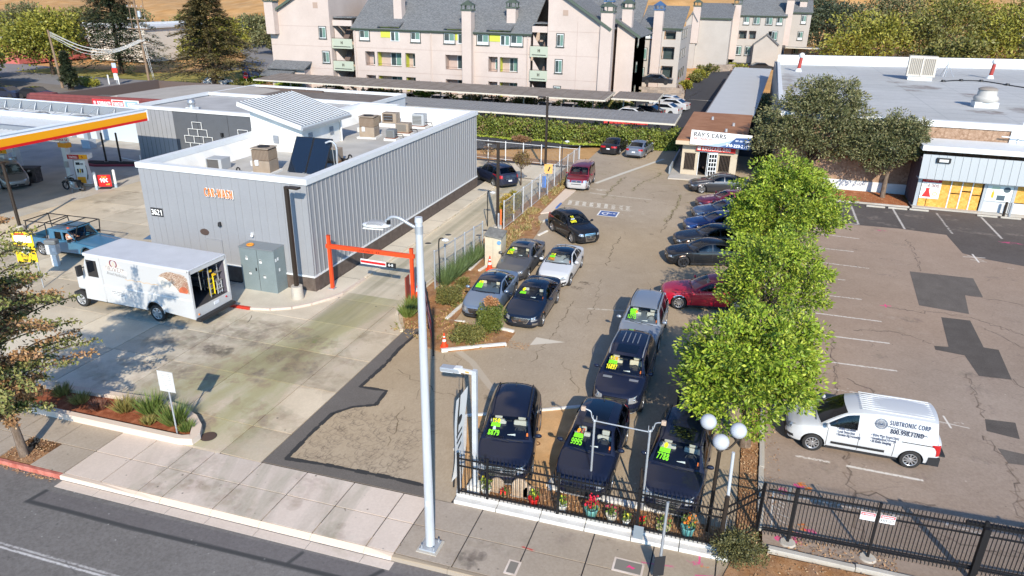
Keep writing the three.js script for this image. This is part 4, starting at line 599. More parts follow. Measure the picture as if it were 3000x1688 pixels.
{
const o = thing('sale_stand','red sale poster stand between two white bollards','sign',[-46.6,0,-41.7],0.5);const t = textTex(128,128,'#cf1d20',(x) => { fitText(x,'10¢',60,60,84,46,'#fff');fitText(x,'fuel',64,22,50,18,'#f6c545');fitText(x,'off',92,104,40,18,'#f6c545');});M(o,'poster',new THREE.BoxGeometry(0.95,0.9,0.05),std({ map: t }),[0,0.62,0]);M(o,'foot',boxG(0.8,0.08,0.4),mBlack,[0,0.04,0]);
for (const [x,z,l] of [[-46.95,-41.2,'white bollard with grey sleeve in front of the sale stand'],[-46.2,-42.3,'white bollard with grey sleeve behind the sale stand']]) { const b = thing('bollard',l,'bollard',[x,0,z],0,'bollards beside the pump island');M(b,'post',cylG(0.1,0.1,1.3,12),hexm('#e8e6e0',0.6),[0,0.65,0]);M(b,'cap',sphG(0.1),hexm('#e8e6e0',0.6),[0,1.3,0]);M(b,'sleeve',cylG(0.108,0.108,0.3,12),hexm('#9fb0bd',0.6),[0,0.15,0]);}
const tr = thing('trash_cabinet','dark brown stone-faced waste cabinet beside the silver minivan','waste bin',[-53.6,0,-41.2],0.35);M(tr,'body',rboxG(1.4,1.1,0.9,0.04),std({ map: grainTex(128,0.7,[86,78,76],26,26,145,6),roughness: 0.9 }),[0,0.55,0]);M(tr,'lid',rboxG(1.5,0.12,1.0,0.04),hexm('#504a49',0.7),[0,1.14,0]);M(tr,'flap',boxG(0.3,0.3,0.02),mBlack,[0.3,0.7,0.455]);
// landscaped island with railing
const pi = struct('forecourt_island');M(pi,'kerb',slabG([[-55.2,-48.3],[-48.6,-49.9],[-48.4,-49.2],[-53.3,-47.0],[-55.1,-47.2]],0,0.16),hexm('#8f3a46',0.8));M(pi,'earth',slabG([[-54.9,-48.2],[-48.8,-49.8],[-48.7,-49.3],[-53.4,-47.3],[-54.9,-47.4]],0.02,0.19),hexm('#2b2623',1));
const rl = thing('guard_rail','low white rail along the dark planting island','railing',[-50.9,0,-48.6],-0.25);for (const x of [-1.6,1.6]) bar(rl,'post',mWhiteTrim,[x,0,0],[x,1.1,0],0.06);bar(rl,'rail',mWhiteTrim,[-1.6,0.5,0],[1.6,0.5,0],0.05);
for (const [x,z,l] of [[-53.3,-48.3,'dark bronze post in the planting island'],[-52.2,-48.8,'thin dark stake before the store']]) { const p = thing('dark_post',l,'post',[x,0,z]);bar(p,'post',mBronze,[0,0,0],[0,2.7,0],0.08);bar(p,'base',mConc,[0,0,0],[0,0.2,0],0.18);}
}
// ---------- vehicles ----------
const paint = (r,g,b,met = 0.35) => phys({ color: C(r,g,b),roughness: Math.max(r,g,b) < 0.05 ? 0.6 : 0.38,metalness: Math.max(r,g,b) < 0.05 ? 0 : met,specularIntensity: Math.max(r,g,b) < 0.05 ? 0.4 : 1,clearcoat: 1,clearcoatRoughness: 0.03 });
const mGlass = phys({ color: C(0.9,0.95,0.94),roughness: 0.02,transmission: 1,thickness: 0,ior: 1.5 });
const mTint = phys({ color: C(0.13,0.15,0.16),roughness: 0.02,transmission: 1,thickness: 0,ior: 1.5 });
const mRoofGlass = phys({ color: C(0.006,0.008,0.012),roughness: 0.04,clearcoat: 1 });
const mTyre = std({ color: C(0.022,0.021,0.021),roughness: 0.85 }),mAlloy = std({ color: C(0.55,0.56,0.58),roughness: 0.3,metalness: 0.8 }),mAlloyDark = std({ color: C(0.06,0.06,0.065),roughness: 0.35,metalness: 0.7 });
const mTrim = std({ color: C(0.02,0.02,0.022),roughness: 0.6 }),mChrome = std({ color: C(0.72,0.73,0.75),roughness: 0.15,metalness: 1 }),mUnder = std({ color: C(0.012,0.012,0.013),roughness: 0.95 });
const mLens = phys({ color: C(0.5,0.52,0.54),roughness: 0.08,metalness: 0.5,clearcoat: 1 }),mLensAmber = phys({ color: C(0.65,0.2,0.02),roughness: 0.15,clearcoat: 1 }),mTail = phys({ color: C(0.42,0.012,0.014),roughness: 0.12,clearcoat: 1 });
const mSeatG = hexm('#b4b0a8',0.85),mSeatB = hexm('#2b2a2c',0.8),mSeatT = hexm('#cbbda5',0.85),mDash = hexm('#242426',0.8),mPlate = hexm('#d9dbe0',0.5);
function patchG(f,nu,nv,flip) {
const pos = [],uv = [],idx = [];for (let j = 0;j <= nv;j++) for (let i = 0;i <= nu;i++) { pos.push(...f(i / nu,j / nv));uv.push(i / nu,j / nv);}
for (let j = 0;j < nv;j++) for (let i = 0;i < nu;i++) { const a = j * (nu + 1) + i,b = a + 1,c = a + nu + 1,d = c + 1;if (flip) idx.push(a,c,b,b,c,d);else idx.push(a,b,c,b,d,c);}
const g = new THREE.BufferGeometry();g.setAttribute('position',new THREE.Float32BufferAttribute(pos,3));g.setAttribute('uv',new THREE.Float32BufferAttribute(uv,2));g.setIndex(idx);g.computeVertexNormals();return g;
}
const lerp = (a,b,t) => a + (b - a) * t;
function pw(list,v) { if (v <= list[0][0]) return list[0][1];for (let i = 0;i + 1 < list.length;i++) if (v <= list[i + 1][0]) return lerp(list[i][1],list[i + 1][1],(v - list[i][0]) / (list[i + 1][0] - list[i][0]));return list[list.length - 1][1];}
function wheelGeo(r,style) {
return cached(`wheel${r}${style}`,() => {
const w = 0.22,ri = r * 0.68,pr = [[ri,-w / 2],[r * 0.93,-w / 2],[r,-w / 2 + 0.035],[r,w / 2 - 0.035],[r * 0.93,w / 2],[ri,w / 2],[ri * 0.97,w / 2 - 0.03],[ri * 0.95,0],[ri * 0.95,-w / 2],[ri,-w / 2]];
const tyre = new THREE.LatheGeometry(pr.map(([a,b]) => new THREE.Vector2(a,b)),30).rotateZ(-Math.PI / 2);
const parts = [new THREE.TorusGeometry(ri * 0.94,0.022,6,30).rotateY(Math.PI / 2).translate(w / 2 - 0.025,0,0),new THREE.CylinderGeometry(r * 0.14,r * 0.14,0.04,14).rotateZ(Math.PI / 2).translate(w / 2 - 0.03,0,0)];
const n = style === 10 ? 10 : style === 6 ? 6 : 5;
for (let i = 0;i < n;i++) { const ws = style === 10 ? 0.045 : style === 6 ? 0.08 : 0.06;for (const o of style === 5 ? [-0.13,0.13] : [0]) { const g = new THREE.BoxGeometry(0.03,ri * 0.86,ws).translate(w / 2 - 0.035,ri * 0.5,0).rotateX(i / n * 6.283 + o);parts.push(g);} }
const back = new THREE.CylinderGeometry(ri * 0.92,ri * 0.92,0.02,24).rotateZ(Math.PI / 2).translate(-0.01,0,0);
return { tyre,rim: merge(parts),back };
});
}
function addWheel(o,x,r,z,style,mat) { const s = x > 0 ? 1 : -1,g = wheelGeo(r,style);const t = M(o,'wheel',g.tyre,mTyre,[x - s * 0.11,r,z],[0,s > 0 ? 0 : Math.PI,0]);M(t,'rim',g.rim,mat || mAlloy);M(t,'brake_disc',g.back,mUnder);return t;}
// Car builder. local axes: forward +z, left +x. s: dimensions
function car(s,label,pos,turn,group) {
const o = thing(s.name || 'parked_car',label,s.cat || 'car',pos,turn,group);
const L = s.L,W = s.W / 2,hz = L / 2,n = s.n || 5.2,zf = hz - s.fo,zr = zf - s.wb,r = s.r || 0.34,ra = r + 0.055,sill = s.sill || 0.24;
const nr = s.nr || 7;
const planX = (z) => { const q = Math.min(1,Math.abs(z) / hz),e = z > 0 ? n : nr;return W * Math.pow(Math.max(0,1 - Math.pow(q,e)),1 / e);};
const deck = (z) => pw(s.deck.map(([a,b]) => [-a,b]),-z);
const warp = (z,y) => { let d = 0;const k = Math.max(0,(Math.abs(z) - (hz - 0.45)) / 0.45),sg = Math.sign(z),top = z > 0 ? s.noseBack ?? 0.12 : s.tailBack ?? 0.06;d -= top * Math.pow(Math.max(0,(y - 0.5) / 0.5),1.5);d -= 0.1 * Math.pow(Math.max(0,(0.42 - y) / 0.3),1.4);return z + sg * d * k;};
const bulge = (y,yt) => { const q = (y - sill) / (yt - sill);return 1 - 0.055 * Math.pow(Math.max(0,0.5 - q) * 2,2) - 0.045 * Math.pow(Math.max(0,q - 0.55) * 2.2,2);};
const sideX = (z,y) => planX(z) * bulge(y,deck(z) - 0.07);
// stations
const zs = [];const add = (z) => zs.push(z);
for (let i = 0;i < 15;i++) { const x = W * Math.pow(i / 14,0.8) * 0.985;add(hz * Math.pow(Math.max(0,1 - Math.pow(x / W,n)),1 / n));add(-hz * Math.pow(Math.max(0,1 - Math.pow(x / W,nr)),1 / nr));}
for (let z = -hz * 0.8;z <= hz * 0.8;z += 0.12) add(z);
for (const c of [zf,zr]) for (let i = 0;i <= 14;i++) add(c - ra * Math.cos(i / 14 * Math.PI));
for (const [a] of s.deck) add(a);
const Z = [...new Set(zs.map((z) => Math.round(z * 1e4) / 1e4))].filter((z) => Math.abs(z) <= hz).sort((a,b) => b - a);
const fr = [0.985,0.955,0.9,0.8,0.62,0.4,0.2,0],pos3 = [],idx = [],NS = 8,cols = NS + 1 + fr.length;
const section = (z,sgn) => {
const w = planX(z),yd = deck(z) - (Math.abs(z) > hz - 0.14 ? 0.06 * Math.pow((Math.abs(z) - (hz - 0.14)) / 0.14,2) : 0),ysh = yd - 0.07;let y0 = sill;for (const c of [zf,zr]) { const d = Math.abs(z - c);if (d < ra) y0 = Math.max(y0,r + Math.sqrt(ra * ra - d * d));}
if (Math.abs(z) > hz - 0.3) y0 = Math.max(y0,sill - 0.02);const out = [];
for (let k = 0;k <= NS;k++) { const y = lerp(y0,ysh,k / NS);out.push([sgn * w * bulge(y,ysh),y,warp(z,y)]);}
const wt = w * bulge(ysh,ysh);for (const f of fr) { const y = ysh + 0.07 * Math.pow(1 - Math.pow(f,6),0.6) + (s.crown ?? 0.035) * (1 - f * f) * Math.min(1,w / W);out.push([sgn * wt * f,y,warp(z,y)]);} return out;
};
for (const sgn of [1,-1]) { const base = pos3.length / 3;Z.forEach((z) => section(z,sgn).forEach((p) => pos3.push(...p)));for (let i = 0;i + 1 < Z.length;i++) for (let k = 0;k + 1 < cols;k++) { const a = base + i * cols + k,b = a + 1,c = a + cols,d = c + 1;if (sgn > 0) idx.push(a,c,b,b,c,d);else idx.push(a,b,c,b,d,c);} }
const bg = new THREE.BufferGeometry();bg.setAttribute('position',new THREE.Float32BufferAttribute(pos3,3));bg.setIndex(idx);bg.computeVertexNormals();
M(o,'body',bg,s.paint);
M(o,'underbody',boxG((W - 0.27) * 2,0.42,L - 0.5),mUnder,[0,0.4,0]);
// cladding / sills
const trim = s.clad ? mTrim : s.paint;for (const g of [1,-1]) { M(o,'sill_panel',patchG((u,v) => { const z = lerp(zf - ra - 0.02,zr + ra + 0.02,u),y = lerp(sill - 0.06,sill + (s.clad ? 0.12 : 0.04),v);return [g * (sideX(z,Math.max(y,sill)) + 0.006),y,z];},10,2,g < 0),s.clad ? mTrim : mTrim);if (s.clad) for (const c of [zf,zr]) M(o,'arch_trim',patchG((u,v) => { const a = u * Math.PI,R = ra - 0.005 + v * 0.06,z = c + Math.cos(a) * R,y = Math.max(sill - 0.03,r + Math.sin(a) * R);return [g * (sideX(z,y) + 0.008),y,z];},18,1,g > 0),mTrim);}
// greenhouse
const G = s.top;// [ [z,y,halfwidth] : cowl, roofFront, roofMid, roofRear, rearBase ]
const prof = [];const seg = (a,b,k,bul) => { for (let i = 0;i < k;i++) { const t = i / k;prof.push([lerp(a[0],b[0],t),lerp(a[1],b[1],t) + bul * Math.sin(t * Math.PI),lerp(a[2],b[2],t)]);} };
seg(G[0],G[1],8,0.03);const i1 = prof.length;seg(G[1],G[2],5,0.015);seg(G[2],G[3],6,0.015);const i2 = prof.length;seg(G[3],G[4],8,0.03);prof.push(G[4].slice(0,3));
for (const i of [i1,i2]) prof[i] = [prof[i][0],(prof[i - 1][1] + 2 * prof[i][1] + prof[i + 1][1]) / 4,prof[i][2]];
const NP = prof.length - 1,bl = s.bow ?? 0.13;
const T = (i,sx) => { const f = Math.floor(i),t = i - f,a = prof[Math.min(f,NP)],b = prof[Math.min(f + 1,NP)],z = lerp(a[0],b[0],t),y = lerp(a[1],b[1],t),w = lerp(a[2],b[2],t),e = Math.abs(sx),k = i < i1 ? 1 - 0.45 * i / i1 : i > i2 ? -(0.4 + 0.5 * (i - i2) / (NP - i2)) : lerp(0.55,-0.4,(i - i1) / (i2 - i1));return [sx * w,y - 0.045 * Math.pow(e,4) - 0.02 * e * e,z - bl * k * e * e];};
const sl = [-1,-0.965,-0.92,-0.6,-0.3,0,0.3,0.6,0.92,0.965,1];
const cells = { paint: [],wind: [],rear: [],roof: [] };
const dIn = (i,nfr) => i >= nfr[0] && i < nfr[1];
for (let i = 0;i < NP;i++) for (let k = 0;k + 1 < sl.length;k++) {
const inn = k >= 2 && k < sl.length - 3;let key = 'paint';if (inn && dIn(i,[0.2,i1 - 0.5])) key = 'wind';else if (inn && dIn(i,[i2 + 1,NP - 1.2]) && !s.blankRear) key = 'rear';else if (inn && s.sunroof && dIn(i,[i1 + s.sunroof[0],i1 + s.sunroof[1]]) && k >= 3 && k < sl.length - 4) key = 'roof';
cells[key].push(T(i,sl[k]),T(i,sl[k + 1]),T(i + 1,sl[k]),T(i,sl[k + 1]),T(i + 1,sl[k + 1]),T(i + 1,sl[k]));
}
const soup = (l) => { let g = new THREE.BufferGeometry();g.setAttribute('position',new THREE.Float32BufferAttribute(l.flat(),3));g.computeVertexNormals();return toCreasedNormals(g,0.7);};
M(o,'roof',soup(cells.paint),s.roofPaint || s.paint);M(o,'windscreen',soup(cells.wind),s.glass || mGlass);if (cells.rear.length) M(o,'rear_window',soup(cells.rear),mTint);if (cells.roof.length) M(o,'sunroof',soup(cells.roof.map((p) => [p[0],p[1] + 0.004,p[2]])),mRoofGlass);
// sides of the cabin
for (const g of [1,-1]) {
const edge = [];for (let i = 0;i <= NP;i++) edge.push(T(i,g));const z0 = edge[0][0 + 2],z1 = edge[NP][2];
const eAt = (z) => { for (let i = 0;i < NP;i++) { const a = edge[i],b = edge[i + 1];if (z <= a[2] + 1e-6 && z >= b[2] - 1e-6) { const t = Math.abs(a[2] - b[2]) < 1e-6 ? 0 : (a[2] - z) / (a[2] - b[2]);return [lerp(a[0],b[0],t),lerp(a[1],b[1],t)];} } return [edge[NP][0],edge[NP][1]];};
const cut = new Set([z0,z1]);for (let z = z1 + 0.03;z < z0;z += 0.085) cut.add(z);const wins = s.win;for (const [a,b] of wins) { cut.add(a);cut.add(b);}
const zz = [...cut].filter((z) => z <= z0 + 1e-6 && z >= z1 - 1e-6).sort((a,b) => b - a);
const col = (z) => { const [ex,ey] = eAt(z),yb = deck(z) - 0.075,xb = g * sideX(z,deck(z) - 0.08) * 0.985,gb = yb + 0.07,gt = ey - 0.055,ok = gt - gb > 0.05;const P = (y) => { const t = Math.max(0,(y - yb) / Math.max(1e-3,ey - yb));return [lerp(xb,ex,t) + g * 0.03 * Math.sin(Math.min(1,t) * Math.PI),y,z];};const m = ok ? [gb,lerp(gb,gt,0.33),lerp(gb,gt,0.67),gt] : [lerp(yb,ey,.25),lerp(yb,ey,.5),lerp(yb,ey,.75),lerp(yb,ey,.9)];return { ok,p: [P(yb),...m.map(P),[ex,ey,z]] };};
const pc = [],wc = wins.map(() => []);let prev = col(zz[0]);
for (let i = 1;i < zz.length;i++) { const cur = col(zz[i]),zm = (zz[i] + zz[i - 1]) / 2,wi = wins.findIndex(([a,b]) => zm < a && zm > b);for (let k = 0;k < 5;k++) { const quad = [prev.p[k],cur.p[k],prev.p[k + 1],cur.p[k],cur.p[k + 1],prev.p[k + 1]];const dst = wi >= 0 && k >= 1 && k <= 3 && prev.ok && cur.ok ? wc[wi] : pc;dst.push(...(g > 0 ? quad : [quad[0],quad[2],quad[1],quad[3],quad[5],quad[4]]));} prev = cur;}
M(o,'pillars',soup(pc),s.pillar || s.paint);wc.forEach((w,i) => { if (w.length) M(o,'side_window',soup(w),i === 0 ? (s.openWindow && g > 0 ? mTint : mTint) : mTint);});
if (s.chromeLine) M(o,'window_trim',patchG((u,v) => { const z = lerp(wins[0][0],wins[wins.length - 1][1],u),y = deck(z) - 0.012 + v * 0.02;return [g * (sideX(z,deck(z) - 0.08) * 0.985 + 0.016),y,z];},12,1,g < 0),mChrome);
// door gaps, handles, mirror
for (const z of s.doors) M(o,'door_gap',patchG((u,v) => { const y = lerp(sill + 0.06,deck(z) - 0.08,v),zz2 = z + (u - 0.5) * 0.016;return [g * (sideX(zz2,y) + 0.003),y,zz2];},1,6,g > 0),mTrim);
for (const z of s.doors.slice(1)) { const y = deck(z) - 0.2;M(o,'door_handle',rboxG(0.03,0.035,0.2,0.01),s.chromeLine ? mChrome : s.paint,[g * (sideX(z + 0.16,y) + 0.012),y,z + 0.16]);}
const mz = G[0][0] - bl - 0.28,my = deck(mz) + 0.08;const mir = M(o,'mirror',new THREE.SphereGeometry(0.1,12,8).scale(1.15,0.75,0.7),s.paint,[g * (W * 0.98 + 0.1),my,mz]);M(mir,'mirror_arm',boxG(0.16,0.03,0.06),mTrim,[-g * 0.1,-0.05,0]);
if (s.rails) { M(o,'roof_rail',tubeG([[g * (G[2][2] - 0.06),G[1][1] - 0.03,G[1][0] - 0.1],[g * (G[2][2] - 0.05),G[2][1] + 0.035,G[1][0] - 0.35],[g * (G[2][2] - 0.05),G[2][1] + 0.04,G[2][0]],[g * (G[3][2] - 0.04),G[3][1] + 0.03,G[3][0] + 0.25],[g * (G[3][2] - 0.05),G[3][1] - 0.04,G[3][0] + 0.02]],0.022,24,6),s.rails);}
// wheels
addWheel(o,g * (W - 0.015),r,zf,s.rim || 5,s.rimMat);addWheel(o,g * (W - 0.015),r,zr,s.rim || 5,s.rimMat);
}
// nose and tail fittings follow the fascia
const noseZ = (x,y,e) => warp(hz * Math.pow(Math.max(0,1 - Math.pow(Math.min(0.999,Math.abs(x) / (W * bulge(y,deck(hz) - 0.07))),n)),1 / n),y) + e,tailZ = (x,y,e) => warp(-hz * Math.pow(Math.max(0,1 - Math.pow(Math.min(0.999,Math.abs(x) / (W * bulge(y,deck(-hz) - 0.07))),nr)),1 / nr),y) - e;
const np = (name,mat,f,nu = 10,nv = 4,e = 0.006) => M(o,name,patchG((u,v) => { const [x,y] = f(u,v);return [x,y,noseZ(x,y,e)];},nu,nv),mat),tp = (name,mat,f,nu = 10,nv = 4,e = 0.006) => M(o,name,patchG((u,v) => { const [x,y] = f(u,v);return [x,y,tailZ(x,y,e)];},nu,nv,true),mat);
const yn = deck(hz),gr = s.grille || { w: 0.42,y0: 0.42,y1: yn - 0.1,taper: 0.85,bars: 4 };
const grF = (u,v) => { const w = W * gr.w * lerp(gr.taper,1,v);return [lerp(-w,w,u),lerp(gr.y0,gr.y1,v)];};
const gp = np('grille',mTrim,grF,12,4,0.008);for (let k = 0;k < gr.bars;k++) { const v = (k + 0.5) / gr.bars;np('grille_bar',gr.black ? mAlloyDark : mChrome,(u,q) => grF(lerp(0.03,0.97,u),v + (q - 0.5) * 0.07),8,1,0.02);}
if (!gr.black) { np('grille_frame',mChrome,(u,v) => grF(u,1 + v * 0.1),10,1,0.014);np('grille_frame',mChrome,(u,v) => grF(u,-0.1 + v * 0.1),10,1,0.014);for (const e of [0,1]) np('grille_frame',mChrome,(u,v) => { const p = grF(e,v);return [p[0] + (u - 0.5) * 0.035,p[1]];},1,5,0.014);}
M(o,'badge',cylG(0.05,0.05,0.02,16),mChrome,[0,gr.badgeY ?? lerp(gr.y0,gr.y1,0.6),noseZ(0,lerp(gr.y0,gr.y1,0.6),0.025)],[Math.PI / 2,0,0]);
np('lower_intake',mTrim,(u,v) => [lerp(-W * 0.78,W * 0.78,u),lerp(sill + 0.03,Math.min(gr.y0 - 0.05,sill + 0.18),v)],12,2,0.007);
np('splitter',s.clad ? mGalv : mTrim,(u,v) => [lerp(-W * 0.8,W * 0.8,u),lerp(sill - 0.05,sill + 0.02,v)],12,1,0.012);
np('front_plate',s.platePaper ? mPlate : mTrim,(u,v) => [lerp(-0.16,0.16,u),lerp(0.36,0.46,v)],2,1,0.022);
const hl = s.head || { x0: 0.5,x1: 0.93,y0: yn - 0.2,y1: yn - 0.06 };
for (const g of [1,-1]) {
const f = (u,v) => { const x = W * lerp(hl.x0,hl.x1,u),lift = (hl.lift ?? 0.05) * u;return [g * x,lerp(hl.y0 + lift,hl.y1 + lift * 0.9 - 0.03 * (1 - u),v)];};const h = M(o,'headlight',patchG((u,v) => { const [x,y] = f(u,v);return [x,y,noseZ(x,y,0.008)];},10,4,g < 0),mLens);if (s.amber) M(o,'indicator',patchG((u,v) => { const [x,y] = f(lerp(0.78,1,u),lerp(0.15,0.85,v));return [x,y,noseZ(x,y,0.012)];},4,2,g < 0),mLensAmber);
M(o,'headlight_bulb',sphG(0.05,10,8),mChrome,[g * W * lerp(hl.x0,hl.x1,0.4),(hl.y0 + hl.y1) / 2,noseZ(W * lerp(hl.x0,hl.x1,0.4),(hl.y0 + hl.y1) / 2,-0.035)]);
M(o,'fog_light',patchG((u,v) => { const x = g * W * lerp(0.62,0.85,u),y = lerp(sill + 0.1,sill + 0.2,v);return [x,y,noseZ(x,y,0.012)];},4,2,g < 0),s.fogChrome ? mChrome : mAlloyDark);
const tl = s.tail || { x0: 0.55,x1: 0.95,y0: 0.68,y1: 0.86 };M(o,'tail_light',patchG((u,v) => { const x = g * W * lerp(tl.x0,tl.x1,u),y = lerp(tl.y0,tl.y1,v);return [x,y,tailZ(x,y,0.008)];},8,4,g > 0),mTail);
}
tp('rear_plate',mPlate,(u,v) => [lerp(-0.16,0.16,u),lerp(0.6,0.72,v)],2,1,0.012);tp('rear_bumper',mTrim,(u,v) => [lerp(-W * 0.8,W * 0.8,u),lerp(sill - 0.02,sill + 0.12,v)],12,2,0.008);if (s.rearChrome) tp('rear_chrome',mChrome,(u,v) => [lerp(-0.4,0.4,u),lerp(0.77,0.8,v)],6,1,0.012);
// wipers, cabin fittings
for (const [a,b] of [[0.1,-0.55],[0.62,0.02]]) { const p0 = T(0.35,a / 0.9),p1 = T(0.9,b / 0.9);bar(o,'wiper',mTrim,[p0[0],p0[1] + 0.02,p0[2] + 0.03],[p1[0],p1[1] + 0.02,p1[2] + 0.03],0.012,5);}
const seatM = s.seat || mSeatG,fl = 0.34,zc = G[0][0],sy = G[2][1] - 1.02;
M(o,'cabin_floor',boxG(W * 1.7,0.05,zc - G[3][0] + 0.3),mDash,[0,Math.min(0.62,G[2][1] - 1.18),(zc + G[3][0]) / 2 - 0.2]);M(o,'dashboard',rboxG(W * 1.6,0.2,0.34,0.06),mDash,[0,deck(zc) - 0.1,zc - 0.32]);
const rows = s.rows || [zc - 1.2,zc - 2.05];rows.forEach((z,i) => { for (const g of [1,-1]) { const q = M(o,'seat',merge([new RoundedBoxGeometry(0.5,0.16,0.5,2,0.05).translate(0,0.0,0.1),new RoundedBoxGeometry(0.54,0.62,0.15,2,0.05).rotateX(-0.22).translate(0,0.36,-0.18),new RoundedBoxGeometry(0.26,0.17,0.1,2,0.04).translate(0,0.76,-0.27)]),seatM,[g * W * 0.42,G[2][1] - 1.1,z]);} });
const sw = M(o,'steering_wheel',new THREE.TorusGeometry(0.18,0.02,6,20),mBlack,[W * 0.42,deck(zc) + 0.02,zc - 0.68],[-0.5,0,0]);
M(o,'rear_view_mirror',boxG(0.2,0.06,0.03),mBlack,[0,G[1][1] - 0.13,G[1][0] + 0.06]);
if (s.sticker) { const st = s.sticker;const t = textTex(192,192,null,(x) => { x.clearRect(0,0,192,192);st.forEach(([kind,str,cx,cy,w,h,col]) => { if (kind === 'dot') { x.fillStyle = col;x.beginPath();x.arc(cx,cy,w / 2,0,7);x.fill();x.fillStyle = '#a06a10';x.globalAlpha = 0.6;x.fillRect(cx - w * 0.28,cy - 3,w * 0.56,6);x.globalAlpha = 1;} else if (kind === 'card') { x.fillStyle = col;x.fillRect(cx - w / 2,cy - h / 2,w,h);x.strokeStyle = '#25551a';x.lineWidth = 3;for (const q of [-0.2,0.18]) { x.beginPath();for (let k = 0;k < 9;k++) x.lineTo(cx - w * 0.4 + k * w * 0.1,cy + h * (q + (k % 2 ? 0.1 : -0.1)));x.stroke();} } else { x.lineJoin = 'round';x.save();x.font = 'bold 100px sans-serif';x.textBaseline = 'middle';x.textAlign = 'center';const m = x.measureText(str);x.translate(cx,cy);x.scale(w / m.width,h / 72);x.strokeStyle = '#20301a';x.lineWidth = 10;x.strokeText(str,0,0);x.fillStyle = col;x.fillText(str,0,0);x.restore();} });});
const a0 = s.stickPos || [-0.86,-0.28,1.6,i1 - 0.9];M(o,'price_sticker',patchG((u,v) => { const p = T(lerp(a0[2],a0[3],v),lerp(a0[0],a0[1],u));return [p[0],p[1] + 0.008,p[2] + 0.008];},6,6,true),std({ map: t,alphaTest: 0.5,side: THREE.DoubleSide,roughness: 0.7 }));
}
if (s.paper) { M(o,'dash_paper',boxG(0.26,0.006,0.2),hexm('#e6e7e2',0.9),[W * 0.15,deck(zc) + 0.03,zc - 0.34],[0.25,0.2,0]);M(o,'permit_tag',boxG(0.07,0.11,0.006),hexm('#e8742a',0.8),[W * 0.7,deck(zc) + 0.09,zc - 0.42],[-0.6,0,0]);}
if (s.antenna) bar(o,'antenna',mTrim,[0,G[3][1] - 0.01,G[3][0] + 0.25],[0,G[3][1] + 0.1,G[3][0] + 0.15],0.014,5,0.02);
if (s.extra) s.extra(o,{ W,hz,deck,T,noseZ,tailZ,sideX,i1,i2 });
return o;
}
const sedan = (o) => ({ L: 4.75,W: 1.83,fo: 0.83,wb: 2.85,deck: [[2.38,0.72],[1.9,0.84],[1.05,0.97],[-1.5,1.0],[-2.0,1.02],[-2.38,0.98]],top: [[1.12,0.98,0.76],[0.3,1.38,0.6],[-0.25,1.44,0.62],[-0.95,1.38,0.58],[-1.85,1.03,0.66]],win: [[0.86,-0.12],[-0.2,-0.98],[-1.04,-1.42]],doors: [0.92,-0.17,-1.12],rows: [0.22,-0.75],antenna: true,...o });
const suv = (o) => ({ L: 4.68,W: 1.88,fo: 0.88,wb: 2.75,r: 0.37,sill: 0.3,n: 5,deck: [[2.34,0.86],[1.9,0.98],[1.2,1.08],[-1.6,1.14],[-2.34,1.16]],top: [[1.22,1.09,0.8],[0.48,1.62,0.66],[-0.5,1.7,0.68],[-1.72,1.64,0.64],[-2.22,1.16,0.76]],win: [[0.95,-0.08],[-0.18,-1.05],[-1.12,-1.85]],doors: [0.98,-0.13,-1.15],rows: [0.36,-0.6],clad: true,antenna: true,tail: { x0: 0.62,x1: 0.96,y0: 0.8,y1: 1.08 },...o });
const Y = '#f2e619',GN = '#7fe01c',OR = '#ef9a1e',RO = '#ea5a24';
const lot1 = 'cars for sale in the rows beside the car wash',lot2 = 'cars for sale facing the front fence',lot3 = 'cars parked nose out below the trees';
// ---- the four behind the hedge
car(sedan({ L: 4.9,W: 1.86,wb: 2.97,paint: paint(0.17,0.165,0.16,0.6),sunroof: [2,7],seat: mSeatT,paper: true,chromeLine: true,fogChrome: true,grille: { w: 0.36,y0: 0.5,y1: 0.64,taper: 0.9,bars: 3,black: true },head: { x0: 0.5,x1: 0.95,y0: 0.56,y1: 0.7,lift: 0.05 },sticker: [['dot','',96,24,40,0,Y],['card','',104,76,150,46,GN],['t','8295',92,142,170,74,Y]] }),'bronze grey sedan for sale with lime stickers beside the beige cabinet',[-11.3,0,-36.6],0.02,lot1);
car(sedan({ L: 4.69,W: 1.81,paint: paint(0.62,0.63,0.64,0.1),roofPaint: mRoofGlass,seat: mSeatB,paper: true,chromeLine: true,head: { x0: 0.52,x1: 0.95,y0: 0.52,y1: 0.72 },sticker: [['t','15',60,34,80,50,Y],['dot','',140,34,48,0,Y],['card','',96,88,150,48,GN],['t','17995',96,150,180,60,OR]] }),'white sedan for sale with black roof and lime stickers',[-8.9,0,-36.45],0.02,lot1);
car(sedan({ L: 4.72,W: 1.82,paint: paint(0.23,0.3,0.4,0.5),roofPaint: phys({ color: C(0.008,0.014,0.03),roughness: 0.1,clearcoat: 1 }),seat: mSeatT,head: { x0: 0.54,x1: 0.95,y0: 0.52,y1: 0.74 },grille: { w: 0.46,y0: 0.44,y1: 0.64,taper: 0.8,bars: 4 },sticker: [['dot','',66,34,56,0,Y],['dot','',132,34,56,0,Y],['card','',96,110,165,96,GN]] }),'pale blue sedan for sale behind the clipped bush',[-11.2,0,-31.3],0.03,lot1);
car(sedan({ L: 4.86,W: 1.85,paint: paint(0.004,0.012,0.032),sunroof: [1,6],seat: mSeatG,paper: true,chromeLine: true,fogChrome: true,grille: { w: 0.48,y0: 0.42,y1: 0.64,taper: 0.72,bars: 4 },head: { x0: 0.56,x1: 0.95,y0: 0.52,y1: 0.72 },amber: true,sticker: [['dot','',96,40,76,0,Y],['card','',106,110,150,44,GN]] }),'dark navy sedan for sale with large chrome grille',[-8.92,0,-31.15],0.02,lot1);
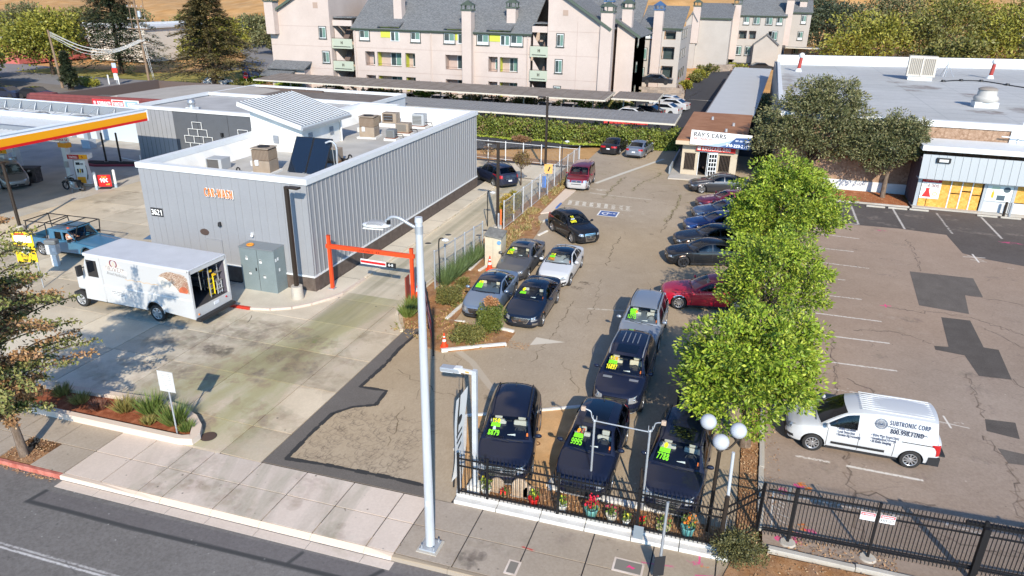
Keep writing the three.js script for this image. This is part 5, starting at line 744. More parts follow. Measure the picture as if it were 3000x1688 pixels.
// ---- hatchback in the aisle
car(suv({ L: 4.38,W: 1.83,wb: 2.6,fo: 0.85,r: 0.345,sill: 0.27,paint: paint(0.008,0.009,0.012,0.2),clad: false,chromeLine: true,rim: 10,deck: [[2.19,0.82],[1.7,0.92],[0.95,1.0],[-1.4,1.06],[-2.19,1.08]],top: [[1.0,1.01,0.78],[0.2,1.5,0.62],[-0.5,1.57,0.64],[-1.45,1.48,0.6],[-2.05,1.08,0.72]],win: [[0.72,-0.2],[-0.28,-1.05],[-1.12,-1.6]],doors: [0.8,-0.24,-1.1],rows: [-0.1,-0.95],grille: { w: 0.4,y0: 0.32,y1: 0.74,taper: 0.82,bars: 4,black: false },head: { x0: 0.52,x1: 0.95,y0: 0.62,y1: 0.78 },seat: mSeatB,sticker: [['t','15',100,36,110,56,Y],['card','',100,96,120,30,'#cfd6d8'],['t','16995',96,154,180,56,Y]] }),'black compact crossover angled across the aisle near the hatched markings',[-9.92,0,-43.4],0.75,'cars standing in the aisle');
// ---- column of SUVs
car(suv({ L: 4.7,paint: paint(0.36,0.4,0.45,0.5),rails: mTrim,seat: mSeatG,head: { x0: 0.5,x1: 0.96,y0: 0.66,y1: 0.86 },grille: { w: 0.44,y0: 0.5,y1: 0.78,taper: 0.75,bars: 4 },paper: true,sticker: [['card','',90,46,130,60,GN],['dot','',164,64,46,0,OR],['card','',100,94,120,36,GN],['t','12715',92,148,176,60,GN]] }),'silver crossover for sale behind the navy SUV with roof ribs',[-3.4,0,-30.2],0.0,lot1);
car(suv({ L: 4.8,W: 1.93,wb: 2.91,paint: paint(0.006,0.01,0.03),rails: mSteel,sunroof: [1,4],amber: true,seat: mSeatT,paper: true,fogChrome: true,deck: [[2.4,0.9],[1.9,1.02],[1.15,1.12],[-1.6,1.17],[-2.4,1.18]],top: [[1.2,1.13,0.83],[0.5,1.68,0.68],[-0.5,1.77,0.7],[-1.85,1.72,0.66],[-2.3,1.18,0.78]],grille: { w: 0.46,y0: 0.56,y1: 0.84,taper: 0.8,bars: 4 },head: { x0: 0.52,x1: 0.96,y0: 0.68,y1: 0.92 },sticker: [['t','13',62,32,86,54,Y],['dot','',142,36,52,0,OR],['card','',98,88,150,46,GN],['t','16897',96,150,180,62,Y]],extra: (o,q) => { for (const x of [-0.3,-0.1,0.1,0.3]) M(o,'roof_rib',boxG(0.03,0.02,0.9),mSteel,[x,1.775,-0.95],[-0.03,0,0]);for (const x of [-0.5,0.5]) M(o,'hood_vent',boxG(0.34,0.012,0.12),mSteel,[x,1.13,1.35],[0.1,0,0]);} }),'dark navy SUV for sale with sunroof, roof ribs and amber headlight corners',[-3.35,0,-25.25],0.0,lot1);
// ---- three at the front fence
car(suv({ L: 4.6,W: 1.88,paint: paint(0.006,0.01,0.028),rails: mTrim,amber: true,rim: 5,seat: mSeatG,paper: true,grille: { w: 0.52,y0: 0.6,y1: 0.84,taper: 0.85,bars: 3 },head: { x0: 0.54,x1: 0.95,y0: 0.66,y1: 0.88 },fogChrome: true,sticker: [['t','15',66,30,76,48,Y],['dot','',136,30,48,0,Y],['card','',100,78,140,44,GN],['dot','',90,118,44,0,'#b9c3e6'],['t','8879',92,162,170,56,GN]] }),'dark navy SUV for sale priced 8879 beside the white lamp post',[-6.35,0,-19.75],0.19,lot2);
car(suv({ L: 4.55,W: 1.84,r: 0.36,paint: paint(0.006,0.01,0.028),clad: true,sunroof: [1,10],seat: mSeatG,paper: true,deck: [[2.27,0.8],[1.8,0.92],[1.05,1.03],[-1.5,1.08],[-2.27,1.1]],top: [[1.1,1.04,0.79],[0.3,1.54,0.64],[-0.5,1.62,0.66],[-1.65,1.53,0.62],[-2.15,1.1,0.74]],grille: { w: 0.46,y0: 0.34,y1: 0.6,taper: 0.9,bars: 5,black: true },head: { x0: 0.6,x1: 0.96,y0: 0.58,y1: 0.76 },sticker: [['dot','',70,34,54,0,OR],['t','13',134,34,66,60,RO],['card','',94,90,150,48,GN],['t','9995',92,154,170,62,GN]] }),'dark navy crossover for sale priced 9995 with long glass roof',[-3.5,0,-20.0],0.0,lot2);
car(suv({ L: 4.65,W: 1.88,paint: paint(0.009,0.012,0.028),rails: mTrim,sunroof: [1,4],seat: mSeatG,paper: true,grille: { w: 0.44,y0: 0.5,y1: 0.8,taper: 0.7,bars: 5 },head: { x0: 0.52,x1: 0.96,y0: 0.66,y1: 0.88 },platePaper: false,sticker: [['dot','',96,34,60,0,Y],['card','',100,88,150,50,GN],['t','7788',96,154,170,64,GN]] }),'charcoal SUV for sale priced 7788 below the trees',[-0.72,0,-20.15],-0.04,lot2);
car(sedan({ L: 4.6,paint: paint(0.02,0.022,0.028,0.3),seat: mSeatB,head: { x0: 0.5,x1: 0.95,y0: 0.52,y1: 0.74 } }),'dark sedan almost hidden by the nearest bright green tree',[-0.35,0,-25.9],0.03,lot1);
// ---- nose-out row under the trees, facing the aisle
const row = (s,label,x,z,a = -Math.PI / 2 + 0.34) => car(s,label,[x,0,z],a,lot3);
row(sedan({ L: 4.7,W: 1.86,paint: paint(0.5,0.008,0.03,0.2),rim: 10,r: 0.36,deck: [[2.35,0.78],[1.8,0.9],[0.95,1.02],[-1.5,1.08],[-2.35,1.08]],top: [[1.0,1.03,0.78],[0.1,1.5,0.62],[-0.45,1.57,0.64],[-1.4,1.48,0.6],[-2.1,1.1,0.7]],seat: mSeatT,head: { x0: 0.5,x1: 0.96,y0: 0.58,y1: 0.76 },sticker: null }),'bright red crossover nosing out under the trees',-0.85,-34.95,-Math.PI / 2 + 0.2);
row(sedan({ L: 4.6,W: 1.8,paint: paint(0.007,0.008,0.01,0.2),rimMat: mAlloyDark,rim: 6,amber: true,seat: mSeatG }),'black sedan with black wheels nosing out under the trees',-1.45,-41.2);
row(sedan({ L: 4.85,W: 1.84,paint: paint(0.014,0.016,0.022,0.3),amber: true,seat: mSeatT }),'dark sedan with pale seats parked between the black and the blue cars',-1.2,-44.3);
row(sedan({ L: 4.65,W: 1.82,paint: paint(0.012,0.05,0.2,0.4),amber: true,seat: mSeatB }),'deep blue sedan nosing out under the trees',-1.0,-47.4);
row(sedan({ L: 4.7,paint: paint(0.1,0.14,0.22,0.5),seat: mSeatB }),'slate blue sedan between the deep blue and the maroon cars',-0.7,-50.6);
row(sedan({ L: 4.7,paint: paint(0.18,0.006,0.03,0.4),seat: mSeatB }),'maroon sedan nosing out under the trees',-0.7,-53.4);
row(sedan({ L: 4.8,W: 1.84,paint: paint(0.045,0.045,0.05,0.5),amber: true,rim: 5 }),'charcoal sedan parked in front of the sales office',-1.65,-58.6,-Math.PI / 2 + 0.3);
// ---- back of the lot
car(suv({ name: 'parked_car',L: 4.3,W: 1.82,wb: 2.58,fo: 0.8,n: 8,nr: 9,paint: paint(0.2,0.014,0.022,0.35),clad: true,deck: [[2.15,0.98],[1.7,1.06],[1.35,1.1],[-1.6,1.12],[-2.15,1.12]],top: [[1.35,1.11,0.8],[0.75,1.7,0.72],[-0.4,1.78,0.73],[-1.95,1.74,0.72],[-2.1,1.12,0.78]],win: [[1.0,0.02],[-0.08,-0.85],[-0.95,-1.75]],doors: [1.05,-0.03,-0.9],grille: { w: 0.4,y0: 0.72,y1: 0.86,taper: 1,bars: 1 },head: { x0: 0.6,x1: 0.92,y0: 0.72,y1: 0.92,lift: 0 },seat: mSeatB,extra: (o,q) => { const mS = std({ color: C(0.42,0.41,0.4),roughness: 0.6 });M(o,'bumper',patchG((u,v) => { const x = lerp(-0.87,0.87,u),y = lerp(0.3,0.72,v);return [x,y,q.noseZ(x,y,0.035)];},16,3),mS);for (const g of [1,-1]) M(o,'fender',patchG((u,v) => { const z = lerp(2.0,0.85,u),rr2 = Math.abs(z - 1.35) < 0.43 ? 0.37 + Math.sqrt(Math.max(0,0.43 ** 2 - (z - 1.35) ** 2)) : 0.3,y = lerp(rr2,0.82,v);return [g * (q.sideX(z,y) + 0.014),y,z];},22,3,g < 0),mS);M(o,'bonnet_slot',boxG(0.8,0.04,0.03),mTrim,[0,0.6,q.noseZ(0,0.6,0.05)]);} }),'boxy red and grey crossover parked beside the mesh fence',[-12.45,0,-56.35],0.05,'cars at the back of the dealer lot');
car(sedan({ L: 4.75,W: 1.9,paint: paint(0.012,0.012,0.014,0.3),tail: { x0: 0.3,x1: 0.92,y0: 0.76,y1: 0.92 } }),'black coupe parked tail out by the ivy hedge',[-12.45,0,-70.9],Math.PI - 0.08,'cars at the back of the dealer lot');
car(sedan({ L: 4.9,W: 1.86,paint: paint(0.24,0.27,0.32,0.5),rearChrome: true,tail: { x0: 0.5,x1: 0.96,y0: 0.78,y1: 0.95 } }),'silver blue sedan parked tail out beside the black coupe',[-9.85,0,-70.4],Math.PI - 0.1,'cars at the back of the dealer lot');
car(suv({ L: 4.79,W: 1.91,wb: 2.79,paint: paint(0.012,0.016,0.036,0.35),rails: mTrim,tail: { x0: 0.68,x1: 0.97,y0: 0.86,y1: 1.1 },rearChrome: true,rim: 5 }),'dark blue SUV leaving round the back of the car wash',[-19.25,0,-54.7],Math.PI + 0.85);
// silver minivan at the pumps
car(suv({ name: 'minivan',cat: 'van',L: 5.1,W: 2.0,wb: 3.05,fo: 0.98,r: 0.36,sill: 0.24,clad: false,n: 4.4,paint: paint(0.3,0.28,0.26,0.5),deck: [[2.55,0.72],[2.1,0.86],[1.6,1.0],[-1.8,1.08],[-2.55,1.1]],top: [[1.75,1.0,0.84],[0.6,1.62,0.68],[-0.4,1.75,0.7],[-2.05,1.68,0.66],[-2.45,1.12,0.78]],win: [[1.2,0.3],[0.2,-1.1],[-1.2,-2.1]],doors: [1.2,0.25,-1.15],rows: [0.5,-0.5],head: { x0: 0.45,x1: 0.95,y0: 0.62,y1: 0.74 },grille: { w: 0.5,y0: 0.3,y1: 0.42,taper: 0.9,bars: 1,black: true },fogChrome: true }),'silver minivan stopped under the canopy beside the waste cabinet',[-54.5,0,-40.3],1.05);
{ // white service van
const wv = phys({ color: C(0.57,0.58,0.59),roughness: 0.35,clearcoat: 0.8,clearcoatRoughness: 0.08 });
const txt = textTex(1024,384,null,(x) => {
x.clearRect(0,0,1024,384);const B1 = '#16294e',B2 = '#14233f';x.strokeStyle = '#39465e';x.lineWidth = 5;for (const q of [14,24,34,46,56]) { x.beginPath();x.ellipse(478,62,q * 1.05,q,0,0,7);x.stroke();} x.fillStyle = '#39465e';x.beginPath();x.arc(478,66,10,0,7);x.fill();x.fillRect(400,64,60,4);x.lineWidth = 4;x.beginPath();x.moveTo(530,68);for (let i = 0;i < 34;i++) x.lineTo(540 + i * 12,76 + i * 1.4 + (i % 2 ? 7 : -7));x.stroke();
fitText(x,'SUBTRONIC CORP',758,34,400,50,B1);fitText(x,'800.998.FIND',740,128,330,54,B2);
fitText(x,'• Utility Location',150,196,190,30,B1);fitText(x,'• Leak Detection',148,232,186,30,B1);fitText(x,'• Vacuum Dig Potholing',178,268,246,30,B1);fitText(x,'• Video Pipe Inspections',540,206,280,30,B1);fitText(x,'• Geophysical Surveys',526,242,252,30,B1);fitText(x,'• 3D Radar Imaging',505,278,210,30,B1);fitText(x,'24',40,120,22,24,'#333');
});
car({ name: 'service_van',cat: 'van',L: 4.82,W: 1.84,wb: 3.06,fo: 0.9,r: 0.335,sill: 0.3,n: 5,nr: 12,clad: false,paint: wv,rim: 10,noseBack: 0.2,glass: mTint,deck: [[2.41,0.8],[2.0,0.95],[1.45,1.05],[1.2,1.1],[-2.41,1.1]],top: [[1.55,1.05,0.8],[0.62,1.66,0.7],[-0.3,1.82,0.72],[-2.2,1.82,0.71],[-2.38,1.1,0.83]],blankRear: true,win: [[1.1,0.2]],doors: [1.1,0.12,-0.98],rows: [0.45,0.4],tailBack: 0.0,tail: { x0: 0.86,x1: 0.955,y0: 0.62,y1: 1.02 },head: { x0: 0.5,x1: 0.95,y0: 0.62,y1: 0.84,lift: 0.1 },grille: { w: 0.5,y0: 0.5,y1: 0.64,taper: 0.9,bars: 2,black: true },seat: mSeatG,
extra: (o,q) => { for (let i = 0;i < 9;i++) M(o,'roof_rib',boxG(0.025,0.02,2.2),mWhiteTrim,[-0.56 + i * 0.14,1.812,-0.95]);M(o,'side_moulding',patchG((u,v) => { const z = lerp(0.95,-0.72,u),y = 0.46 + v * 0.1 - 0.0;return [q.sideX(z,y) + 0.02,y,z];},10,1,true),mTrim);M(o,'side_moulding',patchG((u,v) => { const z = lerp(0.95,-0.72,u),y = 0.46 + v * 0.1;return [-q.sideX(z,y) - 0.02,y,z];},10,1),mTrim);M(o,'slide_rail',boxG(0.02,0.02,0.95),mTrim,[0.905,0.98,-1.65]);
M(o,'side_lettering',patchG((u,v) => { const z = lerp(1.0,-2.15,u),y = lerp(0.52,1.66,v);const base = y < 1.02 ? q.sideX(z,Math.min(y,1.0)) : lerp(q.sideX(z,1.0) * 0.985,0.715,Math.min(1,(y - 1.02) / 0.76)) + 0.03 * Math.sin(Math.min(1,(y - 1.02) / 0.76) * Math.PI);return [base + 0.012,y,z];},20,20,true),std({ map: txt,alphaTest: 0.3,side: THREE.DoubleSide,roughness: 0.5 }));M(o,'rear_corner',boxG(0.1,0.3,0.35),mTrim,[0.86,0.42,-2.22]);const rk = M(o,'cargo_grille',boxG(1.3,0.02,0.02),mSteel,[0,1.5,-0.1]);for (let i = 0;i < 7;i++) M(rk,'grille_bar',boxG(0.02,0.5,0.02),mSteel,[-0.6 + i * 0.2,-0.22,0]);} },'white service van with blue lettering parked in the empty lot',[5.02,0,-24.02],-Math.PI / 2 + 0.01);
}
// ---------- trucks, bikes ----------
{ // delivery step van, rear open
const mW = std({ map: grainTex(256,4,[188,188,187],6,5,201,5),roughness: 0.5 }),t = thing('delivery_truck','white bread delivery truck with its rear door open beside the car wash','truck',[-26.35,0,-25.02],-0.025);
const X1 = 3.55,X0 = -2.6,Zs = 1.17,Hb = 0.54,Ht = 2.86;// local: rear at +x, camera side at +z
const side = textTex(2048,720,'#bcbcbb',(x) => {
for (let i = 0;i < 9000;i++) { const v = 178 + Math.floor(hash(i,5,9) * 22);x.fillStyle = `rgb(${v},${v},${v})`;x.globalAlpha = 0.25;x.fillRect(hash(i,1,9) * 2048,hash(i,2,9) * 720,8,4);} x.globalAlpha = 1;
x.save();x.translate(-90,-18);x.scale(1.34,1.3);x.strokeStyle = '#7a1020';x.lineWidth = 19;x.beginPath();x.ellipse(305,112,58,72,0,0,7);x.stroke();x.fillStyle = '#c9a86a';for (const q of [-1,1]) for (let k = 0;k < 5;k++) { x.beginPath();x.ellipse(305 + q * (10 + k * 1.5),80 + k * 17,9,5,q * 0.6,0,7);x.fill();} x.strokeStyle = '#d8c9b0';x.lineWidth = 4;for (const q of [-1,1]) for (let k = 0;k < 6;k++) { x.beginPath();x.moveTo(305 + q * 70,150);x.lineTo(305 + q * (92 + k * 10),92 + k * 14);x.stroke();}
x.fillStyle = '#f3efe6';x.strokeStyle = '#b8ad9c';x.lineWidth = 5;x.beginPath();x.moveTo(110,190);x.quadraticCurveTo(320,140,530,230);x.lineTo(520,300);x.quadraticCurveTo(310,215,120,262);x.closePath();x.fill();x.stroke();x.save();x.translate(315,218);x.rotate(0.06);fitText(x,'OROWEAT',0,0,330,70,'#3e0b14','bold','serif');x.restore();x.save();x.translate(330,318);x.rotate(0.1);fitText(x,'Bread Perfection',0,0,350,48,'#333338','italic','serif');x.restore();x.restore();
// bread loaf print
x.fillStyle = '#d9d0c2';x.beginPath();x.moveTo(1340,330);x.bezierCurveTo(1330,230,1420,200,1490,250);x.bezierCurveTo(1600,320,1720,420,1750,520);x.lineTo(1740,560);x.lineTo(1420,520);x.closePath();x.fill();
x.save();x.beginPath();x.moveTo(1360,240);x.bezierCurveTo(1470,110,1640,60,1760,100);x.bezierCurveTo(1900,90,2000,130,2010,210);x.lineTo(2040,560);x.lineTo(1780,560);x.bezierCurveTo(1740,420,1620,330,1490,252);x.closePath();x.clip();x.fillStyle = '#a48a76';x.fillRect(1300,0,748,720);for (let i = 0;i < 2600;i++) { x.fillStyle = ['#d9cbb9','#8a6a55','#6d4a3a','#e4dacd','#9a6f55'][i % 5];x.globalAlpha = 0.7;x.beginPath();x.ellipse(1340 + hash(i,1,4) * 700,40 + hash(i,2,4) * 540,11,4,0.5,0,7);x.fill();} x.globalAlpha = 0.8;x.fillStyle = '#c65a34';x.beginPath();x.ellipse(1890,500,110,90,-0.6,0,7);x.fill();x.globalAlpha = 0.35;x.fillStyle = '#8a4a34';x.beginPath();x.ellipse(1930,400,60,130,0.3,0,7);x.fill();x.restore();x.globalAlpha = 1;
x.fillStyle = '#caa67c';x.globalAlpha = 0.7;for (let k = 0;k < 26;k++) { x.beginPath();x.ellipse(560 + k * 30,470 + Math.sin(k) * 12,24,9,0.3 * Math.sin(k * 2),0,7);x.fill();} x.globalAlpha = 1;
});
const sm = std({ map: side,roughness: 0.45 });
M(t,'side_panel',wallG([[X0 + 0.95,1.42],[X1,1.42],[X1,Ht],[X0 + 0.95,Ht]],[],0.05).translate(0,0,Zs + 0.0),mW);M(t,'side_print',new THREE.PlaneGeometry(X1 - X0 - 1.0,Ht - 1.42),sm,[(X1 + X0 + 0.95) / 2,(1.42 + Ht) / 2,Zs + 0.005]);
const skirt = new THREE.Shape();skirt.moveTo(X0 + 0.95,Hb);skirt.lineTo(0.8,Hb);skirt.absarc(1.28,0.52,0.52,Math.PI - 0.2,0.2,true);skirt.lineTo(X1,Hb - 0.05);skirt.lineTo(X1,1.42);skirt.lineTo(X0 + 0.95,1.42);skirt.closePath();for (const q of [1,-1]) M(t,'skirt_panel',boxuv(new THREE.ExtrudeGeometry(skirt,{ depth: 0.05,bevelEnabled: false }).translate(0,0,q > 0 ? Zs - 0.04 : -Zs)),mW);
M(t,'belt_moulding',boxG(X1 - X0 - 0.95,0.05,0.03),mWhiteTrim,[(X1 + X0 + 0.95) / 2,1.42,Zs + 0.02]);B(t,'side_panel',mW,X0 + 0.95,X1,1.42,Ht,-Zs,-Zs + 0.05);
const rf = M(t,'roof',rboxG(X1 - X0 + 0.1,0.09,Zs * 2 + 0.06,0.04),std({ map: grainTex(256,3,[190,192,196],9,6,203,5),roughness: 0.5 }),[(X1 + X0) / 2,Ht + 0.02,0]);
for (const z of [-1,1]) B(t,'roof_edge',mWhiteTrim,X0,X1,Ht - 0.06,Ht + 0.03,z * Zs - 0.03,z * Zs + 0.03);
M(t,'small_print',new THREE.PlaneGeometry(0.9,0.3),std({ map: textTex(256,84,'#cfcfce',(x) => { fitText(x,'Bimbo Bakeries USA',128,18,236,18,'#444');fitText(x,'Horsham PA  USDOT',128,44,200,16,'#555');fitText(x,'1 800 984',128,68,120,14,'#555');}) }),[X0 + 1.8,1.1,Zs + 0.018]);
// cab side: door opening, window, sloping nose
const cab = wallG([[X0 - 0.35,Hb],[X0 + 0.9,Hb],[X0 + 0.9,Ht],[X0 + 0.12,Ht],[X0 - 0.3,1.75]],[[X0 + 0.05,X0 + 0.72,1.75,2.6]],0.05);for (const q of [1,-1]) M(t,'cab_side',cab.clone().translate(0,0,q > 0 ? Zs + 0.01 : -Zs + 0.04),mW);M(t,'cab_window',boxG(0.66,0.84,0.02),mRoofGlass,[X0 + 0.385,2.175,Zs - 0.02]);
B(t,'cab_back',mW,X0 + 0.88,X0 + 0.93,0.7,Ht,-Zs,Zs);M(t,'windscreen',boxG(0.02,1.2,2.0),mRoofGlass,[X0 - 0.08,2.35,0],[0,0,-0.32]);const bn = M(t,'bonnet',rboxG(0.95,0.75,1.9,0.12),mW,[X0 - 0.62,1.2,0]);M(bn,'grille',boxG(0.03,0.35,1.0),mTrim,[-0.47,0,0]);M(t,'front_bumper',rboxG(0.25,0.25,2.2,0.05),mTrim,[X0 - 1.15,0.6,0]);for (const z of [-0.75,0.75]) M(bn,'headlight',sphG(0.12),mLens,[-0.44,0.02,z]);
const mir = M(t,'mirror',boxG(0.12,0.5,0.28),mTrim,[X0 - 0.1,2.1,Zs + 0.3]);M(mir,'mirror_arm',boxG(0.04,0.04,0.3),mTrim,[0,0.1,-0.18]);
// open rear: frame, floor, dark walls, shelving, hand trucks
for (const z of [-1,1]) B(t,'rear_post',mW,X1 - 0.06,X1 + 0.04,Hb,Ht,z * Zs - 0.07,z * Zs + 0.03);B(t,'rear_header',mW,X1 - 0.06,X1 + 0.04,Ht - 0.18,Ht - 0.02,-Zs,Zs);const rb = B(t,'rear_sill',mW,X1 - 0.05,X1 + 0.05,Hb - 0.05,1.0,-Zs,Zs);B(t,'rear_bumper',mTrim,X1,X1 + 0.3,0.42,0.56,-Zs,Zs);M(rb,'plate',boxG(0.02,0.15,0.32),mPlate,[0.06,0.1,-0.2]);M(rb,'marker',sphG(0.05),mLensAmber,[0.05,-0.05,Zs - 0.2]);M(rb,'marker',sphG(0.05),mTail,[0.05,0.12,-Zs + 0.3]);for (const z of [0.5,0.35]) M(rb,'tail_light',sphG(0.06),mTail,[0.12,-0.32,z]);
B(t,'cargo_floor',hexm('#3d3c40',0.7),X0 + 0.95,X1 - 0.02,0.94,1.0,-Zs + 0.05,Zs - 0.05);B(t,'cargo_lining',hexm('#3a3442',0.9),X0 + 0.96,X1 - 0.06,1.0,Ht - 0.05,Zs - 0.09,Zs - 0.05);B(t,'cargo_lining',hexm('#55505a',0.9),X0 + 0.96,X1 - 0.06,1.0,Ht - 0.05,-Zs + 0.05,-Zs + 0.09);
for (const x of [0.6,1.5,2.4,3.3]) for (const z of [-0.85,0.85]) bar(t,'shelf_post',mSteel,[x,1,z],[x,2.85,z],0.03);for (let k = 0;k < 4;k++) for (const z of [-0.85]) B(t,'shelf',hexm('#77726c',0.7),0.5,3.4,1.25 + k * 0.42,1.27 + k * 0.42,z - 0.2,z + 0.22);
const hand = (x,z,m,h) => { bar(t,'hand_truck',m,[x,1.05,z],[x,1.0 + h,z],0.035);bar(t,'hand_truck',m,[x,1.05,z + 0.28],[x,1.0 + h,z + 0.28],0.035);for (let k = 0;k < 4;k++) bar(t,'hand_truck',m,[x,1.1 + k * h * 0.27,z],[x,1.1 + k * h * 0.27,z + 0.28],0.03);};hand(3.2,-0.62,hexm('#f0d31a',0.5),0.95);hand(3.35,-0.95,hexm('#b9bbbd',0.4,0.5),0.7);for (const [y,z] of [[2.3,-0.35],[2.05,-0.62],[2.55,0.15]]) M(t,'strap_bracket',boxG(0.05,0.12,0.26),hexm('#e8b81c',0.5),[3.3,y,z]);bar(t,'rail',mSteel,[3.35,1.05,-0.2],[3.35,2.85,-0.2],0.03);bar(t,'rail',mSteel,[3.3,1.6,0.3],[3.3,2.85,0.35],0.02);
for (const [x,r] of [[1.28,0.42],[-3.4,0.4]]) for (const q of [1,-1]) { const g = wheelGeo(r,6),w = M(t,'wheel',g.tyre,mTyre,[x,r,q * (Zs - 0.13)],[0,q > 0 ? -Math.PI / 2 : Math.PI / 2,0]);M(w,'rim',g.rim,std({ color: C(0.5,0.5,0.5),roughness: 0.5,metalness: 0.3 }));M(w,'hub',cylG(0.11,0.13,0.2,12).clone().rotateZ(Math.PI / 2),mSteel,[0.06,0,0]);M(w,'disc',g.back,hexm('#8b8b8b',0.6));}
B(t,'chassis',mUnder,X0 - 0.6,X1 - 0.2,0.4,0.75,-0.8,0.8);const mf = M(t,'arch_trim',new THREE.TorusGeometry(0.52,0.03,6,20,Math.PI),mGalv,[1.28,0.54,Zs + 0.02]);
}
{ // teal pickup with ladder rack
const pt = paint(0.05,0.17,0.28,0.1),t = thing('pickup_truck','teal pickup with black ladder rack and open bed','truck',[-36.3,0,-29.75],0.04);const W = 0.92;
// local: forward +x, camera side +z
const side = (q) => { const s = new THREE.Shape();s.moveTo(-2.62,0.5);s.lineTo(-2.1,0.5);s.absarc(-1.65,0.42,0.44,Math.PI,0,true);s.lineTo(1.15,0.42);s.absarc(1.62,0.42,0.44,Math.PI,0,true);s.lineTo(2.5,0.48);s.lineTo(2.52,0.86);s.lineTo(0.95,1.02);s.lineTo(-2.62,1.06);s.closePath();return M(t,'body_side',new THREE.ExtrudeGeometry(s,{ depth: 0.08,bevelEnabled: true,bevelSize: 0.03,bevelThickness: 0.03,bevelSegments: 2 }).translate(0,0,q > 0 ? W - 0.08 : -W),pt);};side(1);side(-1);
const hood = M(t,'bonnet',patchG((u,v) => { const x = lerp(2.52,0.9,u),z = lerp(-W,W,v),e = Math.abs(z / W);return [x,lerp(0.86,1.04,u) + 0.05 * (1 - e ** 4),z];},10,10,true),pt);M(t,'front_panel',boxG(0.08,0.42,1.8),pt,[2.52,0.66,0]);M(t,'grille',boxG(0.04,0.18,1.1),mTrim,[2.57,0.74,0]);for (const z of [-0.7,0.7]) M(t,'headlight',boxG(0.04,0.16,0.3),mLens,[2.57,0.74,z]);M(t,'front_bumper',rboxG(0.18,0.2,1.85,0.05),mChrome,[2.62,0.5,0]);
// cab: pillars, glass, roof
const A = [1.0,1.02],Bq = [0.35,1.6],Cq = [-0.95,1.62],Dq = [-1.02,1.05];for (const q of [1,-1]) { const s = new THREE.Shape([A,Bq,Cq,Dq].map((p) => new THREE.Vector2(...p)));const hl = (pts) => { const h = new THREE.Path(pts.map((p) => new THREE.Vector2(...p)));s.holes.push(h);};hl([[0.86,1.08],[0.0,1.08],[0.0,1.54],[0.36,1.54]]);hl([[-0.12,1.08],[-0.62,1.08],[-0.6,1.54],[-0.12,1.54]]);const g = new THREE.ExtrudeGeometry(s,{ depth: 0.05,bevelEnabled: false }).translate(0,0,q > 0 ? 0.76 : -0.81);M(t,'cab_side',g,pt);M(t,'side_window',boxG(0.48,0.46,0.012),mTint,[-0.37,1.31,q * 0.775]);M(t,'mirror',boxG(0.08,0.15,0.22),mTrim,[0.62,1.16,q * 1.02]);}
M(t,'side_window',patchG((u,v) => [lerp(lerp(0.86,0.36,v),0,u),lerp(1.08,1.54,v),-0.775],2,2),mTint);
M(t,'roof',rboxG(1.42,0.09,1.66,0.04),pt,[-0.32,1.64,0]);M(t,'windscreen',patchG((u,v) => [lerp(1.02,0.37,v) + 0.05 * (1 - (2 * u - 1) ** 2),lerp(1.04,1.59,v),lerp(-0.78,0.78,u)],8,4,true),mGlass);M(t,'rear_window',boxG(0.02,0.45,1.4),mTint,[-0.98,1.32,0]);M(t,'dashboard',rboxG(0.4,0.2,1.5,0.05),mDash,[0.7,0.98,0]);M(t,'seat',merge([new RoundedBoxGeometry(0.5,0.15,1.4,2,0.05),new RoundedBoxGeometry(0.14,0.6,1.4,2,0.05).translate(-0.25,0.3,0)]),mSeatB,[-0.1,0.82,0]);M(t,'steering_wheel',new THREE.TorusGeometry(0.18,0.02,6,18),mBlack,[0.45,1.1,-0.4],[0,Math.PI / 2 - 0.4,0]);
B(t,'bed_floor',mTrim,-2.6,-1.05,0.66,0.7,-W + 0.06,W - 0.06);B(t,'tailgate',pt,-2.68,-2.62,0.5,1.06,-W + 0.05,W - 0.05);B(t,'bed_liner',mTrim,-2.6,-1.04,0.7,1.02,-W - 0.0 + 0.1,-W + 0.13);B(t,'bulkhead',mTrim,-1.06,-1.02,0.5,1.06,-W + 0.05,W - 0.05);B(t,'underbody',mUnder,-2.5,2.4,0.38,0.66,-0.62,0.62);
for (const [x,y,z,c] of [[-1.6,0.78,0.3,'#b9bec2'],[-2.1,0.76,-0.2,'#8a8d90'],[-1.4,0.8,-0.4,'#5d5a56']]) M(t,'bed_load',rboxG(0.4,0.16,0.3,0.04),hexm(c,0.8),[x,y,z],[0,x,0]);
const rk = (a,b) => bar(t,'rack_tube',mBlack,a,b,0.03,8);for (const q of [1,-1]) { rk([-2.55,1.06,q * 0.85],[-2.55,1.95,q * 0.78]);rk([-1.1,1.06,q * 0.85],[-1.15,1.98,q * 0.78]);rk([-2.65,1.98,q * 0.78],[1.15,1.98,q * 0.78]);rk([1.15,1.98,q * 0.78],[0.9,1.12,q * 0.9]);rk([-2.55,1.3,q * 0.84],[-1.15,1.9,q * 0.8]);} for (const x of [-2.55,-1.15,0.2,1.1]) rk([x,1.98,-0.78],[x,1.98,0.78]);
for (const x of [-1.65,1.62]) for (const q of [1,-1]) { const g = wheelGeo(0.36,6),w = M(t,'wheel',g.tyre,mTyre,[x,0.36,q * 0.8],[0,q > 0 ? -Math.PI / 2 : Math.PI / 2,0]);M(w,'rim',g.rim,mAlloy);M(w,'disc',g.back,mUnder);} for (const x of [-1.65,1.62]) M(t,'arch_trim',new THREE.TorusGeometry(0.45,0.02,6,20,Math.PI),mChrome,[x,0.43,W + 0.04]);
